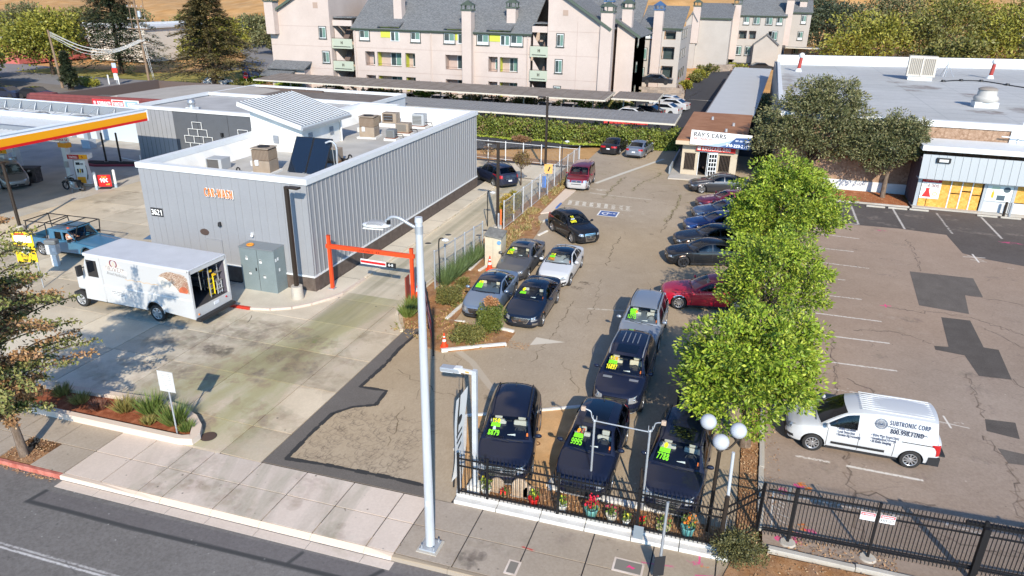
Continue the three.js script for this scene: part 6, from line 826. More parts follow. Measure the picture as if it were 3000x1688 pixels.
// driver in an orange cap
const d = thing('person','person in orange cap and pale top at the wheel of the pickup','person',[-36.25,0.9,-29.35],0.04);const skin = hexm('#b98468',0.7);const torso = new THREE.LatheGeometry([[0.02,0],[0.19,0.02],[0.2,0.25],[0.21,0.4],[0.12,0.5],[0.06,0.53],[0.055,0.6]].map((p) => new THREE.Vector2(...p)),16).scale(0.75,1,1.1);const head = new THREE.SphereGeometry(0.1,14,12).scale(1,1.2,0.9).translate(0.02,0.68,0);const arm = tubeG([[0.02,0.42,-0.22],[0.14,0.25,-0.26],[0.42,0.28,-0.2]],0.045,12,8),arm2 = tubeG([[0.02,0.42,0.22],[0.12,0.22,0.27],[0.4,0.28,0.1]],0.045,12,8);M(d,'body',merge([torso,head,arm,arm2]),skin);M(d,'top',torso.clone().scale(1.06,0.9,1.06),hexm('#d9d6cf',0.9));const cap = M(d,'cap',new THREE.SphereGeometry(0.112,14,8,0,6.3,0,1.5).scale(1,1.1,0.95),hexm('#e05a22',0.8),[0.02,0.71,0]);M(cap,'peak',cylG(0.08,0.08,0.015,12),hexm('#e05a22',0.8),[0.11,0.0,0]);
}
{ // motorcycle on its stand
const t = thing('motorcycle','black motorcycle with chrome engine parked by the fuel pump','motorcycle',[-48.3,0,-40.4],0.05);const wh = new THREE.TorusGeometry(0.27,0.06,8,24);for (const x of [-0.72,0.72]) { const w = M(t,'wheel',wh,mTyre,[x,0.33,0]);const sp = [];for (let i = 0;i < 8;i++) sp.push(new THREE.BoxGeometry(0.02,0.5,0.02).rotateZ(i / 8 * Math.PI));M(w,'spokes',merge(sp),mChrome);}
bar(t,'fork',mChrome,[-0.72,0.33,0.07],[-0.42,1.0,0.07],0.03);bar(t,'fork',mChrome,[-0.72,0.33,-0.07],[-0.42,1.0,-0.07],0.03);M(t,'handlebar',tubeG([[-0.2,1.12,0.4],[-0.38,1.06,0.2],[-0.42,1.02,0],[-0.38,1.06,-0.2],[-0.2,1.12,-0.4]],0.02),mBlack);M(t,'tank',new THREE.SphereGeometry(0.2,14,10).scale(1.5,0.8,0.75),paint(0.01,0.01,0.012),[-0.12,0.86,0]);M(t,'seat',rboxG(0.6,0.12,0.28,0.05),mTrim,[0.42,0.78,0]);M(t,'engine',merge([new THREE.CylinderGeometry(0.13,0.15,0.34,12).rotateZ(0.5).translate(-0.12,0.58,0),new THREE.CylinderGeometry(0.13,0.15,0.34,12).rotateZ(-0.5).translate(0.12,0.58,0),new THREE.BoxGeometry(0.5,0.22,0.28).translate(0,0.38,0)]),mSteel);M(t,'exhaust',tubeG([[-0.1,0.45,0.16],[0.1,0.3,0.2],[0.5,0.28,0.2],[0.95,0.32,0.2]],0.05),mChrome);M(t,'mudguard',new THREE.TorusGeometry(0.36,0.06,6,14,2.2),paint(0.01,0.01,0.012),[0.72,0.33,0],[0,0,0.4]);M(t,'mudguard',new THREE.TorusGeometry(0.36,0.06,6,14,1.7),paint(0.01,0.01,0.012),[-0.72,0.33,0],[0,0,0.9]);M(t,'headlamp',sphG(0.11),mChrome,[-0.52,0.95,0]);bar(t,'frame',mBlack,[-0.4,0.95,0],[0.6,0.6,0],0.035);M(t,'saddle_bag',rboxG(0.45,0.28,0.16,0.05),mTrim,[0.78,0.6,0.2]);bar(t,'kickstand',mSteel,[0.0,0.3,0.1],[0.08,0.0,0.34],0.02);
}
// ---------- poles, lamps, signs ----------
const mPoleW = std({ map: grainTex(128,1.5,[196,199,202],12,10,211,5),roughness: 0.5,metalness: 0.2 });
{ // street light
const o = thing('street_light','tall pale steel street light with a flat LED head over the pavement','street light',[-7.0,0,-14.53]);
bar(o,'pole',mPoleW,[0,0.1,0],[0,9.65,0],0.135,20,0.085);M(o,'base_plate',rboxG(0.5,0.06,0.5,0.02),mGalv,[0,0.05,0]);M(o,'footing',boxG(0.62,0.03,0.62),mConc,[0,0.012,0]);for (const [x,z] of [[-.18,-.18],[.18,-.18],[.18,.18],[-.18,.18]]) M(o,'bolt',cylG(0.025,0.025,0.1,6),mGalv,[x,0.12,z]);
for (const y of [2.5,2.7,3.5,4.2,6.2]) M(o,'band',cylG(0.132 - y * 0.005,0.132 - y * 0.005,0.05,16),mGalv,[0,y,0]);M(o,'cap',cylG(0.09,0.1,0.12,14),mPoleW,[0,9.66,0]);M(o,'label',boxG(0.1,0.14,0.01),mWhiteTrim,[0.02,1.6,0.128]);
M(o,'arm',tubeG([[0,9.42,0],[-0.25,9.54,0.02],[-0.5,9.66,0.04],[-0.68,9.66,0.05],[-0.82,9.54,0.06]],0.04,24,10),mGalv);M(o,'clamp',cylG(0.1,0.1,0.18,14),mGalv,[0,9.42,0]);
const h = M(o,'lamp_head',new THREE.SphereGeometry(0.3,18,10).scale(0.62,0.2,1.2),std({ color: C(0.6,0.61,0.62),roughness: 0.45 }),[-1.06,9.44,0.08],[0.06,-1.45,0.0]);for (let i = 0;i < 12;i++) M(h,'fin',boxG(0.3,0.035,0.014),hexm('#a9abad',0.5),[0,0.052 - Math.abs(i - 6) * 0.002,-0.18 + i * 0.034]);M(h,'photocell',cylG(0.05,0.05,0.1,10),mBlack,[0,0.1,-0.3]);M(h,'lens',boxG(0.28,0.02,0.5),hexm('#e8e8e2',0.3),[0,-0.06,0.05]);
}
function boxLamp(name,label,x,z,h,armDir,mat,r = 0.075,base = 0.3) { const o = thing(name,label,'light pole',[x,0,z]);M(o,'pole',boxG(r * 2,h - base,r * 2),mat,[0,base + (h - base) / 2,0]);M(o,'footing',cylG(0.28,0.32,base + 0.02,16),mConc,[0,(base + 0.02) / 2,0]);M(o,'arm',boxG(Math.abs(armDir[0]) * 0.25 + 0.06,0.07,Math.abs(armDir[1]) * 0.25 + 0.06),mat,[armDir[0] * 0.15,h - 0.06,armDir[1] * 0.15]);const hd = M(o,'lamp_head',rboxG(Math.abs(armDir[0]) * 0.35 + 0.3,0.1,Math.abs(armDir[1]) * 0.35 + 0.3,0.03),mat,[armDir[0] * 0.5,h - 0.02,armDir[1] * 0.5]);M(hd,'lens',boxG(0.3,0.02,0.3),hexm('#d9d9d2',0.3),[0,-0.055,0]);return o;}
boxLamp('light_pole','dark bronze light pole standing before the car wash corner',-20.5,-28.3,5.87,[0.9,0.15],mBronze,0.085,0.75);
boxLamp('light_pole','brown light pole rising beside the wash lane fence',-14.95,-42.95,5.7,[-1,0.1],mBronze,0.08,0.2);
boxLamp('light_pole','tall brown light pole at the corner of the mesh fence',-16.8,-61.1,6.2,[-1,0.1],mBronze,0.09,0.2);
{ const o = thing('light_pole','white square lamp post with box head at the front island','light pole',[-6.68,0,-17.25]);M(o,'pole',boxG(0.14,4.25,0.14),mPoleW,[0,2.2,0]);M(o,'footing',rboxG(0.42,0.3,0.42,0.03),mWhitePaint,[0,0.14,0]);M(o,'arm',boxG(0.36,0.1,0.1),mWhiteTrim,[-0.24,4.24,0]);const h = M(o,'lamp_head',rboxG(0.62,0.13,0.26,0.03),std({ color: C(0.52,0.55,0.58),roughness: 0.3,metalness: 0.5 }),[-0.75,4.25,0.02],[0,0,0.05]);M(h,'ballast',rboxG(0.22,0.17,0.22,0.02),mWhiteTrim,[0.24,0.0,0]);M(h,'lens',boxG(0.4,0.02,0.22),hexm('#cfd4d8',0.2),[-0.08,-0.07,0]);M(o,'label',boxG(0.12,0.06,0.11),hexm('#d99a52',0.6),[-0.22,4.24,0]);}
function hookLamp(x,z,h,label,dir = 1) { const o = thing('hook_lamp',label,'light pole',[x,0,z]);M(o,'pole',tubeG([[0,0,0],[0,h * 0.5,0],[0,h - 0.25,0],[dir * 0.05,h - 0.05,0],[dir * 0.2,h,0],[dir * 0.3,h - 0.04,0]],0.035,30,8),mBlack);M(o,'shade',new THREE.SphereGeometry(0.16,14,8,0,6.3,0,1.5).scale(1.2,0.6,1),hexm('#d6d8da',0.4),[dir * 0.36,h - 0.1,0]);M(o,'bulb',sphG(0.07),hexm('#eef0f0',0.3),[dir * 0.36,h - 0.12,0]);}
hookLamp(-14.3,-31.95,2.9,'black hooked lamp at the near end of the wash fence');hookLamp(-15.75,-43.2,2.45,'black hooked lamp before the brown light pole');hookLamp(-13.8,-55.1,3.8,'tall black hooked lamp beside the mesh fence');
{ // T-bar floodlight pipes at the island
const pipe = (x,z,h,label,s) => { const o = thing('pipe_lamp',label,'light pole',[x,0,z]);bar(o,'pole',mGalv,[0,0,0],[0,h,0],0.035,10);M(o,'elbow',tubeG([[0,h,0],[s * 0.08,h + 0.1,0],[s * 0.14,h + 0.3,0],[s * 0.3,h + 0.36,0]],0.02),mGalv);M(o,'floodlight',rboxG(0.14,0.14,0.1,0.02),hexm('#b7a08c',0.5),[s * 0.36,h + 0.36,0]);for (const q of [-0.05,0.06]) bar(o,'prong',mGalv,[q,h,0],[q,h + 0.18,0],0.012,6);M(o,'joint',sphG(0.05),mGalv,[0,h,0]);return o;};
const a = pipe(-3.22,-18.22,2.75,'galvanised pipe lamp before the crossover priced 9995',-1);bar(a,'cross_pipe',mGalv,[0,2.75,0],[1.68,2.85,0.2],0.022,8);pipe(-1.55,-18.02,2.88,'galvanised pipe lamp beside the charcoal SUV priced 7788',1);
}
{ // cluster of three globes
const o = thing('globe_lamp','black lamp posts carrying three frosted globes at the fence corner','light pole',[0.42,0,-17.75]);const gl = phys({ color: C(0.62,0.64,0.68),roughness: 0.35,transmission: 0.25,thickness: 0 });bar(o,'post',mBronze,[0,0,0],[0,3.05,0],0.055,12);for (const [x,y,z] of [[-0.4,3.5,-0.35],[0.0,3.22,0.12],[0.42,3.48,-0.2]]) { M(o,'arm',tubeG([[0,2.95,0],[x * 0.5,2.9,z * 0.5],[x,y - 0.3,z],[x,y - 0.2,z]],0.03),mBronze);const g = M(o,'globe',sphG(0.225,24,16),gl,[x,y,z]);M(g,'fitter',cylG(0.08,0.1,0.08,12),mBronze,[0,-0.22,0]);}
const p = thing('white_post','peeling white and black corner post of the iron fence','post',[0.78,0,-16.92]);bar(p,'post',mBronze,[0,0,0],[0,2.0,0],0.065,10);bar(p,'painted_pipe',mPoleW,[0.06,0.3,-0.1],[-0.02,3.3,-0.2],0.045,10);
}
{ // parking regulation sign
const t = textTex(256,320,'#d9d9d6',(x) => { x.strokeStyle = '#777';x.lineWidth = 5;x.strokeRect(8,8,240,304);const L = ['PRIVATE PROPERTY','NO OVERNIGHT PARKING','PARKING FOR CUSTOMERS','ONLY. UNAUTHORIZED','VEHICLES WILL BE','TOWED AT OWNERS','EXPENSE','CVC 22658','EL SOBRANTE'];L.forEach((s,i) => fitText(x,s,128,38 + i * 31,Math.min(220,s.length * 11.5),16,'#6c6c6c'));});
const o = thing('parking_sign','white notice sign on a steel post in the corner planter','sign',[-17.55,0,-16.55],0.05);bar(o,'post',mGalv,[0,0.1,0],[-0.02,2.55,0],0.03,8);M(o,'panel',boxG(0.62,0.78,0.012),[mGalv,mGalv,mGalv,mGalv,std({ map: t,roughness: 0.5 }),mGalv],[-0.02,2.22,0.03]);
const s = thing('street_sign','steel post with black sign panels seen from behind on the pavement','sign',[-0.72,0,-15.5]);bar(s,'post',mGalv,[0,0,0],[0.02,2.5,0],0.04,4);M(s,'panel',boxG(0.3,0.66,0.015),hexm('#26272b',0.5),[0,0.42,0.05],[0,0.5,0]);M(s,'arrow',boxG(0.05,0.2,0.01),mWhiteTrim,[-0.03,0.45,0.062],[0,0.5,0.5]);
const s2 = thing('black_sign_post','thin black post with grey plate behind the front fence','sign',[-1.52,0,-17.0]);bar(s2,'post',mBronze,[0,0,0],[-0.06,2.3,0],0.03,8);M(s2,'plate',boxG(0.28,0.5,0.02),hexm('#7d858b',0.5,0.3),[0.05,0.24,0.3],[-0.3,0,0]);
}
// clearance bar
{
const o = thing('clearance_bar','orange clearance gantry with hanging red and white sign over the wash lane','gantry');const m = hexm('#e0481a',0.5);const A = [-19.52,-29.98],Bp = [-14.94,-30.06];for (const [p,h] of [[A,3.02],[Bp,2.85]]) { M(o,'post',boxG(0.15,h,0.15),m,[p[0],h / 2,p[1]]);M(o,'base_plate',boxG(0.32,0.04,0.32),mGalv,[p[0],0.13,p[1]]);M(o,'cap',boxG(0.17,0.03,0.17),hexm('#b53c16',0.6),[p[0],h,p[1]]);}
const yb = 2.45;M(o,'beam',boxG(A[0] - Bp[0] < 0 ? Bp[0] - A[0] + 0.3 : 1,0.2,0.17),m,[(A[0] + Bp[0]) / 2,yb,-30.02],[0,0.017,0]);[...'CLEARANCE 84'].forEach((c,i) => { if (c !== ' ') text3(o,'letter',c,0.12,0.006,hexm('#7c2a12',0.7),[-17.95 + i * 0.115,yb,-29.93],null,1);});
const s = M(o,'hanging_sign',boxG(1.4,0.26,0.04),mWhiteTrim,[-17.05,1.86,-30.0],[0,0.02,-0.02]);M(s,'red_bar',boxG(1.36,0.12,0.01),hexm('#d21a1c',0.5),[0,0,0.025]);const e = M(o,'height_sign',boxG(0.5,0.26,0.04),mBlack,[-16.05,1.84,-30.0],[0,0.02,-0.02]);text3(e,'digits','6-8',0.14,0.01,mWhiteTrim,[-0.02,0.02,0.02]);for (const x of [-17.6,-16.5]) bar(o,'chain',mSteel,[x,1.98,-30],[x,yb,-30],0.008,5);
const w = thing('wash_menu_panel','thin rust-brown sign panel seen edge-on beside the gantry','sign',[-14.95,0,-29.5],0.1);M(w,'panel',boxG(0.06,1.5,0.5),hexm('#8b4030',0.7),[0,0.85,0]);for (const z of [-0.2,0.2]) bar(w,'post',mBronze,[0,0,z],[0,1.6,z],0.03);
}
// cabinets
{
const m = std({ map: grainTex(128,2,[118,130,132],6,6,221,5),roughness: 0.55 });const o = thing('electrical_cabinet','large grey-green electrical cabinet beside the car wash front','cabinet',[-22.77,0.1,-28.85],0.0);M(o,'body',rboxG(2.05,2.3,0.9,0.02),m,[0,1.15,0]);for (const x of [-0.52,0.51]) M(o,'roof_panel',boxG(1.02,0.05,0.98),std({ color: C(0.2,0.22,0.23),roughness: 0.5 }),[x,2.33,0.02],[0.02,0,0]);M(o,'door_gap',boxG(0.015,2.2,0.01),mBlack,[0.02,1.15,0.452]);M(o,'handle',boxG(0.05,0.16,0.05),mBlack,[-0.1,1.2,0.47]);for (const [x,y,w,h] of [[-0.62,1.75,.13,.2],[0.2,1.65,.14,.2],[-0.5,0.95,.14,.16],[0.35,0.85,.14,.16]]) { const l = M(o,'warning_label',boxG(w,h,0.008),mWhiteTrim,[x,y,0.455]);M(l,'label_band',boxG(w,0.05,0.006),hexm('#3c4444',0.7),[0,0.05,0.005]);} for (const [y,z] of [[1.8,0.15],[1.78,0.32],[1.2,0.1]]) M(o,'warning_label',boxG(0.008,0.16,0.1),mWhiteTrim,[1.03,y,z]);const hat = M(o,'cable_coil',new THREE.TorusGeometry(0.15,0.045,8,20).rotateX(Math.PI / 2),hexm('#d98a2a',0.7),[-0.5,2.4,0.2]);
const b = thing('beige_cabinet','beige utility cabinet with weathered sloping lid at the strip','cabinet',[-12.82,0,-36.5],0.04);M(b,'body',boxG(0.95,1.8,1.0),std({ map: grainTex(128,1.5,[196,184,160],12,8,223,5),roughness: 0.8 }),[0,0.9,0]);M(b,'lid',rboxG(1.06,0.09,1.14,0.02),std({ map: grainTex(128,1.2,[118,116,110],22,18,225,6),roughness: 0.9 }),[0,1.92,0.0],[0.12,0,-0.14]);M(b,'meter',cylG(0.11,0.11,0.08,16).clone().rotateX(Math.PI / 2),hexm('#6f9cc4',0.4),[0.36,1.55,0.52]);M(b,'door_gap',boxG(0.012,1.6,0.01),hexm('#8b8270',0.8),[0.0,0.85,0.502]);
const wb = thing('white_bin','white louvred box standing behind the delivery truck','cabinet',[-30.65,0,-29.5],0.1);M(wb,'body',boxG(0.5,1.3,0.45),mWhiteTrim,[0,0.65,0]);for (let k = 0;k < 5;k++) M(wb,'slat',boxG(0.42,0.05,0.04),hexm('#aab',0.6),[0,0.5 + k * 0.16,0.24],[0.5,0,0]);M(wb,'lid',rboxG(0.56,0.06,0.5,0.02),mWhiteTrim,[0,1.33,0]);
}
// traffic cones
function cone(x,z,h,label,lean = 0) { const o = thing('traffic_cone',label,'traffic cone',[x,0.03,z],0.3);const m = hexm('#e8471c',0.6);const r = (y) => lerp(h * 0.2,0.03,y / h);M(o,'base',rboxG(h * 0.55,0.04,h * 0.55,0.015),m,[0,0.02,0]);const seg = (n,mt,a,b) => M(o,n,new THREE.CylinderGeometry(r(b),r(a),b - a,18),mt,[0,(a + b) / 2 + 0.04,0]);seg('cone_base',m,0,h * 0.38);seg('white_collar',mWhiteTrim,h * 0.38,h * 0.56);seg('cone_mid',m,h * 0.56,h * 0.7);seg('white_collar',mWhiteTrim,h * 0.7,h * 0.8);seg('cone_top',m,h * 0.8,h);o.rotation.z = lean;return o;}
cone(-11.5,-26.0,0.62,'orange traffic cone at the island corner beside the flag banner');cone(-12.82,-35.55,0.8,'tall orange traffic cone in front of the beige cabinet');cone(-14.75,-30.35,1.15,'tall orange and white cone beside the gantry post');
// banner sign seen edge-on, feather flag at the fence corner
{
const o = thing('banner_sign','dark red and black banner sign on posts seen edge-on','sign');const t = textTex(128,256,'#2a2326',(x) => { x.fillStyle = '#b9283a';x.fillRect(8,30,112,70);x.fillStyle = '#e3d8da';x.fillRect(20,48,88,12);x.fillRect(20,70,70,8);x.fillStyle = '#a51f33';x.fillRect(8,140,112,90);x.fillStyle = '#ddd';x.fillRect(24,165,80,16);x.fillRect(24,196,64,10);});const a = [-11.62,-25.1],b = [-14.1,-29.6],L = Math.hypot(b[0] - a[0],b[1] - a[1]),th = Math.atan2(b[0] - a[0],b[1] - a[1]);for (const [p,h] of [[a,1.6],[[-12.9,-27.4],1.9],[b,2.0]]) bar(o,'post',mBlack,[p[0],0,p[1]],[p[0],h,p[1]],0.04);M(o,'panel',boxG(0.05,1.15,L - 0.3),[std({ map: t }),std({ map: t }),mBlack,mBlack,mBlack,mBlack],[(a[0] + b[0]) / 2,0.98,(a[1] + b[1]) / 2],[0,th,0]);M(o,'rail',boxG(0.06,0.06,L),mBlack,[(a[0] + b[0]) / 2,1.6,(a[1] + b[1]) / 2],[0,th,0]);
const f = thing('feather_flag','white printed sign cloth hanging edge-on at the fence corner','flag',[-7.4,0,-17.2]);const ft = textTex(64,256,'#e4e4e2',(x) => { x.fillStyle = '#2d2d33';x.beginPath();x.arc(32,84,14,0,7);x.fill();x.fillRect(12,120,40,8);x.fillRect(12,140,40,8);x.fillRect(18,160,26,8);});bar(f,'pole',mBlack,[0,0,0],[0.02,3.2,-0.6],0.03);M(f,'cloth',patchG((u,v) => [0.02 + 0.1 * Math.sin(v * 5 + u * 2) * (1 - v),lerp(0.35,3.0,v),lerp(-0.05,-1.0,u) - 0.5 * v + 0.25],4,12),std({ map: ft,side: THREE.DoubleSide,roughness: 0.9 }));bar(f,'guy_wire',mBronze,[-0.1,3.6,-1.2],[-0.62,0.02,-1.9],0.012,5);const gw = M(f,'anchor',rboxG(0.3,0.1,0.25,0.03),mConc,[-0.62,0.05,-1.9]);
}
// ---------- fences ----------
const mIron = hexm('#1d1c1e',0.55,0.3);
function ironFence(label,a,b,h,y0,n,posts,opts = {}) {
const o = thing(opts.name || 'iron_fence',label,opts.cat || 'fence',[a[0],0,a[1]],-Math.atan2(b[1] - a[1],b[0] - a[0])),L = Math.hypot(b[0] - a[0],b[1] - a[1]);const pk = boxG(0.018,h - y0,0.018),tip = cached('tip',() => new THREE.ConeGeometry(0.018,0.07,4));
for (let i = 0;i <= n;i++) { const p = M(o,'picket',pk,mIron,[i * L / n,y0 + (h - y0) / 2,0]);M(p,'finial',tip,mIron,[0,(h - y0) / 2 + 0.03,0]);} for (const y of opts.rails || [y0 + 0.12,h - 0.14,h - 0.4]) M(o,'rail',boxG(L,0.04,0.04),mIron,[L / 2,y,0.0]);for (const x of posts) { M(o,'post',boxG(0.065,h + 0.02,0.065),mIron,[x,(h + 0.02) / 2,0]);M(o,'post_cap',boxG(0.08,0.025,0.08),mIron,[x,h + 0.03,0]);} return o;
}
ironFence('black iron picket fence on white kerb before the cars',[-7.06,-16.76],[0.8,-16.98],1.62,0.16,64,[0.02,0.95,3.15,5.5,7.82]);
ironFence('short black iron fence across the bark strip',[0.84,-17.0],[1.82,-18.2],1.75,0.08,11,[1.5]);
{ const gt = ironFence('long black iron sliding gate across the empty lot',[1.9,-18.05],[11.5,-18.5],1.85,0.12,96,[0.75,2.88,5.45,8.2],{ name: 'sliding_gate',cat: 'gate',rails: [0.28,0.36,1.42,1.7] });M(gt,'track_beam',boxG(4.4,0.1,0.1),mIron,[7.2,1.72,-0.06]);for (const x of [2.88,0.75]) M(gt,'post_footing',cylG(0.2,0.24,0.04,12),mConc,[x,0.02,0.02]);M(gt,'gate_motor_post',boxG(0.14,1.75,0.14),mIron,[5.45,0.87,0.1]);
const mk = (x,top,txt,label) => { const t = textTex(128,96,'#e8e8e6',(c) => { c.fillStyle = '#b3202a';c.fillRect(4,4,120,34);fitText(c,top,64,22,104,18,'#fff');if (txt.length < 10) fitText(c,txt,64,66,110,34,'#222');else for (let k = 0;k < 4;k++) { c.fillStyle = '#666';c.fillRect(14,46 + k * 12,100 - (k % 2) * 16,5);} });const s = thing('warning_sign',label,'sign',[1.9 + x,1.42,-18.05 - 0.047 * x + 0.045],0.047);M(s,'panel',boxG(0.38,0.26,0.012),[mWhiteTrim,mWhiteTrim,mWhiteTrim,mWhiteTrim,std({ map: t }),mWhiteTrim]);for (const q of [-0.16,0.16]) M(s,'tie',boxG(0.012,0.03,0.02),mBlack,[q,0.11,-0.005]);};
mk(2.62,'NO TRESPASSING','this property is watched','white notice with red band on the gate, small print');mk(3.12,'WARNING','KEEP OUT','white KEEP OUT notice with red band on the gate');
}
const mMesh = std({ color: C(0.42,0.43,0.44),roughness: 0.5,metalness: 0.5 });
function meshFence(label,pts,h,postM,slat) {   // chain-link with woven slats or open wires
const o = thing('mesh_fence',label,'fence');pts.forEach(([x,z],i) => { M(o,'post',cylG(0.045,0.045,h + 0.06,8),postM,[x,(h + 0.06) / 2,z]);M(o,'post_cap',sphG(0.05,8,6),postM,[x,h + 0.07,z]);if (!i) return;const [a,b] = pts[i - 1],L = Math.hypot(x - a,z - b),th = Math.atan2(x - a,z - b);const seg = [];bar(o,'top_rail',postM,[a,h,b],[x,h,z],0.025,6);bar(o,'bottom_rail',postM,[a,0.12,b],[x,0.12,z],0.02,6);const n = Math.round(L / slat.gap);for (let k = 1;k < n;k++) { const t = k / n;seg.push(barG([lerp(a,x,t),0.14,lerp(b,z,t)],[lerp(a,x,t),h,lerp(b,z,t)],0.005,3));} for (let y = 0.2;y < h;y += slat.gap) seg.push(barG([a,y,b],[x,y,z],0.005,3));const w = M(o,'wire_panel',merge(seg),slat.mat);w.userData.kind = 'stuff';});return o;
}
{
const f1 = [];for (let i = 0;i <= 5;i++) f1.push([-14.55 + i * 0.11,-31.9 - i * 1.13]);meshFence('silver mesh fence between the wash lane and the planting strip',f1,2.1,mGalv,{ gap: 0.13,mat: mMesh });
const f2 = [];for (let i = 0;i <= 10;i++) f2.push([-14.5 + i * 0.05,-42.9 - i * 1.93]);meshFence('tall silver mesh fence with white posts along the dealer aisle',f2,1.9,std({ color: C(0.55,0.56,0.57),roughness: 0.5,metalness: 0.2 }),{ gap: 0.11,mat: mMesh });
const f3 = [];for (let i = 0;i <= 8;i++) f3.push([-14.1 - i * 1.75,-62.3 - i * 0.1]);meshFence('white-posted mesh fence across the rear of the wash exit',f3,1.7,mWhiteTrim,{ gap: 0.13,mat: mMesh });
const s = thing('fence_sign','tan walking-figure sign and blue tag on the mesh fence','sign',[-14.05,0,-52.0],0.3);M(s,'panel',boxG(0.62,0.72,0.02),hexm('#dba35a',0.6),[0,2.15,0]);M(s,'figure',boxG(0.1,0.36,0.02),mBlack,[0.05,2.15,0.015],[0,0,-0.4]);M(s,'blue_tag',boxG(0.3,0.9,0.02),hexm('#3f6fb5',0.6),[-0.3,1.15,0.02]);M(s,'paper',boxG(0.26,0.3,0.02),mWhiteTrim,[-0.4,0.9,0.0]);bar(s,'post',mGalv,[0,0,-0.03],[0,2.4,-0.03],0.03);
for (const [x,z] of [[-14.85,-43.3],[-14.7,-42.4]]) { const p = thing('marker_post',x < -14.8 ? 'orange marker post behind the near end of the mesh fence' : 'grey marker post beside the orange one','post',[x,0,z]);bar(p,'post',x < -14.8 ? hexm('#d8703a',0.7) : mGalv,[0,0,0],[0,1.2,0],0.07);M(p,'cap',sphG(0.07,10,8),x < -14.8 ? hexm('#d8703a',0.7) : mGalv,[0,1.2,0]);}
for (const z of [-38.6,-41.2,-42.3,-34.6]) { const g = thing('drain_lid','round dark drain lid in the wash lane concrete','drain',[z < -40 ? -15.6 : -18.0 + (z > -36 ? 0.5 : 0),0.003,z === -34.6 ? -40.6 : z],0,'round lids in the wash lane');M(g,'lid',cylG(0.2,0.2,0.02,20),hexm('#4a4744',0.8));M(g,'ring',new THREE.TorusGeometry(0.21,0.015,6,24).rotateX(Math.PI / 2),mConc);}
}
// station price sign, menu box at left, pole
{
const o = thing('utility_pole','short brown steel light pole in front of the forecourt','pole',[-43.4,0,-31.85]);bar(o,'pole',mBronze,[0,0,0],[-0.1,4.3,0],0.1,10);M(o,'cap',boxG(0.26,0.1,0.26),mBronze,[-0.1,4.32,0]);M(o,'footing',cylG(0.25,0.28,0.3,12),mConc,[0,0.15,0]);
const s = thing('yellow_sign','yellow poster sign tilted behind the street tree','sign',[-34.1,0,-25],0.3);const t = textTex(128,256,'#f0c117',(x) => { x.fillStyle = '#d9d4c6';x.beginPath();x.arc(64,150,34,0,7);x.fill();x.fillStyle = '#d4462a';x.fillRect(20,10,60,18);x.fillStyle = '#e9e6dd';x.fillRect(10,30,108,60);fitText(x,'Buy 1',64,206,70,22,'#333');fitText(x,'get 1',64,232,60,18,'#333');});M(s,'panel',boxG(1.05,1.62,0.05),[mGalv,mGalv,mGalv,mGalv,std({ map: t }),mGalv],[0,2.22,0]);for (const x of [-0.45,0.45]) bar(s,'post',mGalv,[x,0,0],[x,1.45,0],0.03);
const v = thing('air_machine','grey coin-operated air machine on a white stand','machine',[-35.8,0,-27.8],0.3);M(v,'stand',boxG(0.3,0.7,0.25),mWhiteTrim,[0,0.35,0]);M(v,'body',rboxG(0.6,0.6,0.4,0.04),hexm('#b9bcbd',0.5),[0,1.0,0]);M(v,'hood',rboxG(0.66,0.3,0.46,0.1),hexm('#6d7071',0.5),[0,1.4,0]);M(v,'label',boxG(0.16,0.2,0.01),mWhiteTrim,[0.15,1.0,0.21]);
const pk = textTex(64,64,'#4f6f8f',(x) => { x.strokeStyle = '#93a9be';x.lineWidth = 6;x.beginPath();x.arc(32,36,15,0,5);x.stroke();});const mk = struct('bay_marking');M(mk,'wheelchair_marking',new THREE.PlaneGeometry(1.5,1.3).rotateX(-Math.PI / 2),std({ map: pk,roughness: 0.9 }),[-34.3,0.004,-33.9],[0,0.3,0]);
}
// ---------- flower pots and stones along the front fence ----------
function pot(x,z,r,h,col,fl,label,flowers = 14) {
const o = thing('flower_pot',label,'flower pot',[x,0.04,z]);M(o,'pot',new THREE.LatheGeometry([[0.01,0],[r * 0.72,0],[r,h * 0.9],[r * 1.06,h * 0.9],[r * 1.06,h],[r * 0.9,h],[r * 0.86,h * 0.86],[0.01,h * 0.86]].map((p) => new THREE.Vector2(...p)),18),hexm(col,0.6));const lv = [],fw = [];
for (let i = 0;i < 60;i++) { const a = rr(0,6.28),q = rr(0,r * 1.15),y = h + rr(0,r * 1.6);lv.push(new THREE.PlaneGeometry(0.05,0.08).rotateX(rr(-1.2,1.2)).rotateY(a).translate(Math.cos(a) * q,y,Math.sin(a) * q));} for (let i = 0;i < flowers;i++) { const a = rr(0,6.28),q = rr(0,r * 1.2);fw.push(new THREE.SphereGeometry(rr(0.025,0.045),6,5).translate(Math.cos(a) * q,h + rr(r * 0.5,r * 1.8),Math.sin(a) * q));}
M(o,'leaves',merge(lv),std({ color: C(0.14,0.2,0.03),side: THREE.DoubleSide })).userData.kind = 'stuff';if (fw.length) M(o,'flowers',merge(fw),hexm(fl,0.7)).userData.kind = 'stuff';
}
reseed(99);
